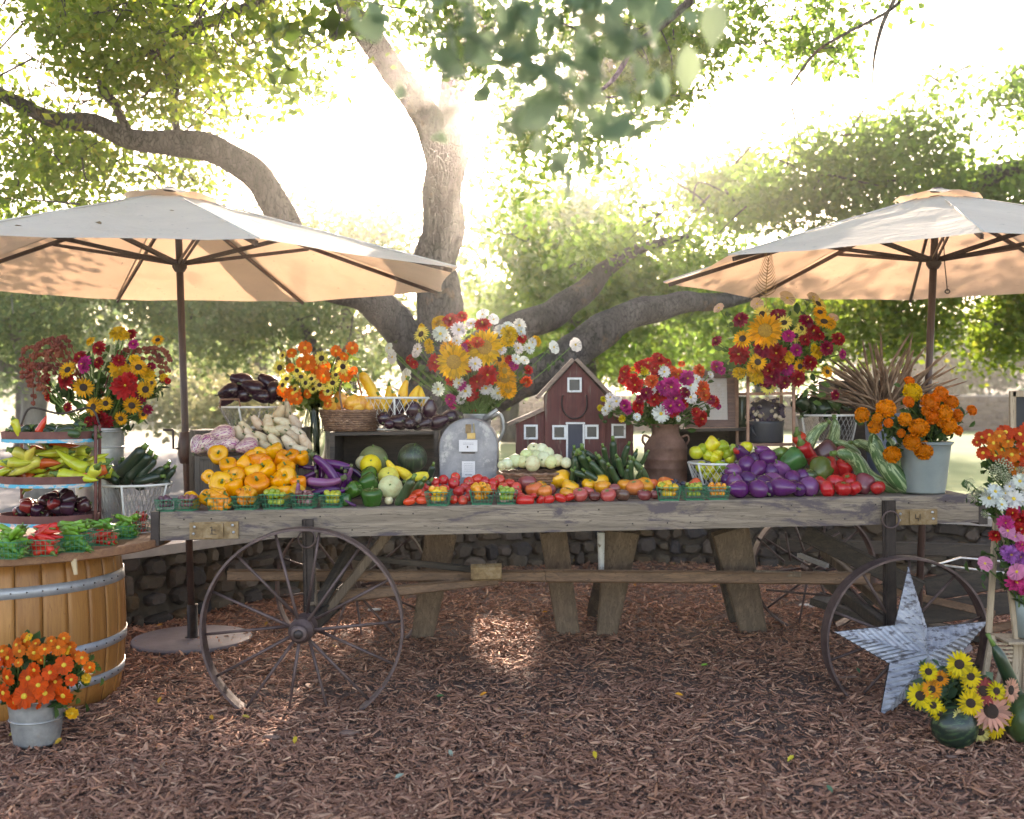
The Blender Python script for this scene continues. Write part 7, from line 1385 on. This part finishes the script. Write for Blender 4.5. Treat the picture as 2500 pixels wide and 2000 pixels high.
for (x, y, h_, rr__) in ((2508, 1240, .20, .07), (2505, 1440, .225, .075)):
    c = U(x, y, RX+.02); mb = MB(); mb.lathe([(0, -h_), (rr__*.8, -h_), (rr__, 0), (rr__*.94, 0), (0, -.02)], 20, c); mb.build('vase', m_sage, frk)
H9 = sp('tithonia', (.62, .06, .01), [(2398, 1068, 38), (2400, 1106, 32), (2455, 1055, 36), (2490, 1060, 42), (2510, 1050, 42), (2430, 1112, 26), (2505, 1130, 42), (2470, 1062, 30), (2415, 1062, 28), (2385, 1080, 24), (2500, 1085, 34), (2465, 1130, 28)])+sp('tithonia', (.80, .20, .015), [(2425, 1082, 38), (2460, 1078, 34), (2440, 1065, 30), (2470, 1110, 38), (2495, 1095, 36), (2482, 1145, 38), (2445, 1098, 26), (2420, 1098, 26), (2520, 1100, 34), (2450, 1120, 24)])
bouquet('flower_bunch', 'rust and orange flower bunch at the top of the right flower rack', U(2500, 1215, RX), H9, RX-.02, lf=(220, .05), spread=.12)
H10 = sp('daisy', WH, [(2430, 1200, 42), (2490, 1175, 40), (2475, 1218, 42), (2446, 1232, 32), (2465, 1188, 26), (2415, 1216, 40), (2502, 1200, 30), (2455, 1205, 26), (2515, 1180, 34), (2505, 1225, 28)])+sp('yarrow', (.58, .58, .38), [(2450, 1140, 42), (2430, 1155, 42), (2456, 1168, 34), (2368, 1180, 26), (2375, 1212, 26), (2396, 1200, 26), (2405, 1255, 22), (2495, 1150, 30)])
bouquet('flower_bunch', 'white aster and cream yarrow bunch in the middle of the right rack', U(2500, 1290, RX), H10, RX-.05, lf=(160, .045), spread=.12)
H11 = sp('zinnia', HPK, [(2475, 1242, 36), (2455, 1277, 34), (2480, 1420, 44), (2500, 1440, 32), (2495, 1330, 30), (2512, 1400, 36)])+sp('zinnia', BRD, [(2472, 1254, 28), (2490, 1270, 34), (2492, 1292, 34), (2430, 1308, 30), (2510, 1260, 30), (2500, 1320, 26)])+sp('cosmos', PNK, [(2460, 1296, 38), (2405, 1376, 36), (2482, 1396, 42), (2500, 1305, 34), (2478, 1310, 28)])+sp('zinnia', VIO, [(2468, 1355, 42), (2492, 1360, 38), (2455, 1345, 28), (2480, 1340, 28), (2512, 1350, 34)])
bouquet('flower_bunch', 'pink, red and violet zinnia bunch lowest on the right rack', U(2505, 1470, RX), H11, RX-.08, lf=(200, .05), spread=.12)
# chalkboard
cbk = thing('chalkboard', 'small black chalkboard in a pale wooden frame at the right edge', 'chalkboard', U(2520, 1090, 6.3))
for P0, P1 in (((2472, 955, 6.3), (2472, 1090, 6.3)), ((2472, 962, 6.3), (2600, 962, 6.3)), ((2472, 1084, 6.302), (2600, 1084, 6.302)), ((2594, 955, 6.301), (2594, 1090, 6.301))): mb = MB(); mb.bar(U(*P0), U(*P1), .036, .022, up=(0, 1, 0)); mb.build('frame_side', m_rackwood, cbk)
mb = MB(); a = U(2478, 968, 6.304); b_ = U(2590, 1080, 6.304); mb.box(((a.x+b_.x)/2, 6.306, (a.z+b_.z)/2), (b_.x-a.x, .006, a.z-b_.z)); mb.build('slate_panel', mat_n('slate', [(.3, (.02, .02, .022)), (.7, (.04, .04, .042))], 5, .7, 0, 0), cbk)
mb = MB(); mb.bar(U(2590, 1090, 6.33), Vector((U(2590, 0, 6.5).x, 6.5, .02)), .04, .03, up=(0, 1, 0)); mb.bar(U(2485, 1090, 6.33), Vector((U(2500, 0, 6.5).x, 6.5, .02)), .03, .03, up=(0, 1, 0)); mb.build('stake', m_rackwood, cbk)
# sunflower bundle on the ground
LP_ = Vector((U(2352, 0, 4.98).x, 4.98, .03)); bucket('zinc_pail', 'small dark pail behind the watermelon holding sunflowers', 'bucket', LP_, .085, .07, .17, m_darkiron, ears=False, ring=())
YL = (.86, .62, .02)
H12 = sp('sunflower', YL, [(2247, 1699, 62), (2342, 1622, 62), (2267, 1640, 40), (2370, 1652, 48), (2366, 1674, 48), (2370, 1717, 62), (2433, 1772, 62), (2295, 1742, 36), (2433, 1687, 46), (2480, 1760, 42), (2452, 1716, 42), (2330, 1640, 34), (2278, 1722, 40), (2400, 1752, 36)])+sp('sunflower', (.84, .30, .02), [(2295, 1657, 44), (2275, 1683, 48)])+sp('sunflower', (.40, .06, .06), [(2401, 1687, 60)])+sp('sunflower', (.80, .40, .28), [(2419, 1736, 88), (2468, 1685, 58)])+sp('sunflower', (.85, .78, .28), [(2393, 1787, 50), (2342, 1748, 38)])
b12 = bouquet('sunflower_bundle', 'low bundle of yellow and peach sunflowers beside the watermelon', LP_+Vector((0, 0, .16)), H12, 4.92, lf=(420, .075), spread=.16, mat_l=mat_leaf('bluish_leaf', [(.05, .11, .06), (.08, .15, .09), (.10, .18, .07)], .3))
# small litter on the mulch
r = random.Random(31)
LIT = [(517, 1787, 'orange petal near the left wheel rim', (.75, .35, .03)), (1180, 1728, 'bright orange bud on the mulch left of centre', (.8, .3, .02)), (1658, 1726, 'bright orange bud on the mulch right of centre', (.85, .36, .02)), (1452, 1875, 'yellow leaf lying alone in the foreground mulch', (.75, .52, .03)), (1075, 1732, 'dark green leaf on the mulch left of centre', (.06, .14, .04)), (1720, 1645, 'tiny bright green leaf on the mulch', (.20, .42, .04)), (390, 1548, 'orange leaf at the foot of the stone wall', (.75, .33, .05)), (720, 1840, 'small yellow leaf in the left foreground', (.75, .5, .04)), (390, 1745, 'orange petal by the zinc pail', (.8, .38, .03)), (600, 1780, 'yellow brown leaf before the left wheel', (.55, .36, .06)), (2025, 1960, 'dull green leaf in the right foreground', (.10, .22, .12)), (1930, 1890, 'small yellow leaf in the right foreground', (.7, .55, .05)), (1100, 1870, 'pale grey green leaf in the foreground mulch', (.35, .42, .33)), (30, 1820, 'yellow brown leaf left of the zinc pail', (.50, .36, .07)), (975, 1925, 'faded grey green leaf low in the picture', (.33, .40, .32)), (142, 1835, 'orange petal right below the zinc pail', (.7, .38, .04)), (1330, 1520, 'orange leaf between the two middle wagon legs', (.75, .3, .03)), (1550, 1450, 'orange leaf behind the reach pole', (.7, .25, .03)), (2095, 1660, 'green leaf beside the star tip', (.08, .2, .09)), (650, 1545, 'orange scrap behind the left wheel spokes', (.6, .3, .04)), (1745, 1450, 'small orange leaf beside the right wagon leg', (.7, .3, .04))]
for i, (x, y, lb, c) in enumerate(LIT):
    p = G(x, y); p.z = mz(p.x, p.y)+.028; m_, t, b = NM('litter_leaf'); b.inputs['Base Color'].default_value = (*[q*.7 for q in c], 1); b.inputs['Roughness'].default_value = .8
    dead_leaf(p, Vector((r.uniform(-.3, .3), -.6, 1)), .022, lb, mat=m_)
m_wrock = mat_n('white_stone', [(.3, (.50, .47, .44)), (.7, (.66, .63, .60))], 9, .8, 0, .5, .004); m_brick = mat_n('bark_block', [(.3, (.16, .09, .07)), (.7, (.26, .16, .12))], 9, .9, 0, .6, .004)
for (x, y, w, nm, lb, m_) in ((915, 1505, 36, 'white_stone', 'white stone half buried behind the left wheel', m_wrock), (1972, 1494, 42, 'white_stone', 'white stone lying left of the front wheel', m_wrock), (662, 1832, 48, 'bark_block', 'flat block of bark left of centre in the foreground', m_brick), (850, 1812, 50, 'bark_block', 'flat block of bark right of the other one', m_brick), (2320, 1868, 30, 'bark_block', 'reddish bark block touching the watermelon', m_brick), (2060, 1680, 90, 'bark_block', 'long thin reddish stick before the front wheel', m_brick)):
    p = G(x, y); s = w*p.y/F; rr_ = random.Random(x); mb = MB(); mb.lathe([(0, -.3), (.42, -.25), (.5, 0), (.4, .22), (0, .28)], 7, lobes=lambda t, z: 1+.18*math.sin(3*t+x)); hh = .5 if w < 80 else .12
    mb.xf(Matrix.Translation((p.x, p.y, mz(p.x, p.y)+.02)) @ Euler((rr_.uniform(-.2, .2), 0, rr_.uniform(-.3, .3))).to_matrix().to_4x4() @ Matrix.Diagonal((s, s*hh, s*.35*(1 if w < 80 else .3), 1)))
    own(mb, nm, m_, lb, 'stone' if nm == 'white_stone' else 'bark', (p.x, p.y, .03))
HAZE=0.0023
# ------------------------------------------------------------------ haze
mh, t, b = NM('haze'); t.nodes.remove(b); pv = t.nodes.new('ShaderNodeVolumePrincipled')
pv.inputs['Color'].default_value = (1, .98, .94, 1); pv.inputs['Density'].default_value = HAZE; pv.inputs['Anisotropy'].default_value = 0.93
L(t, pv.outputs[0], t.nodes['Material Output'].inputs['Volume'])
mb = MB(); mb.box((0, 207, 30), (560, 434, 62)); tag(mb.build('haze', mh), 'pale sunlit haze in the air', 'haze', kind='stuff')
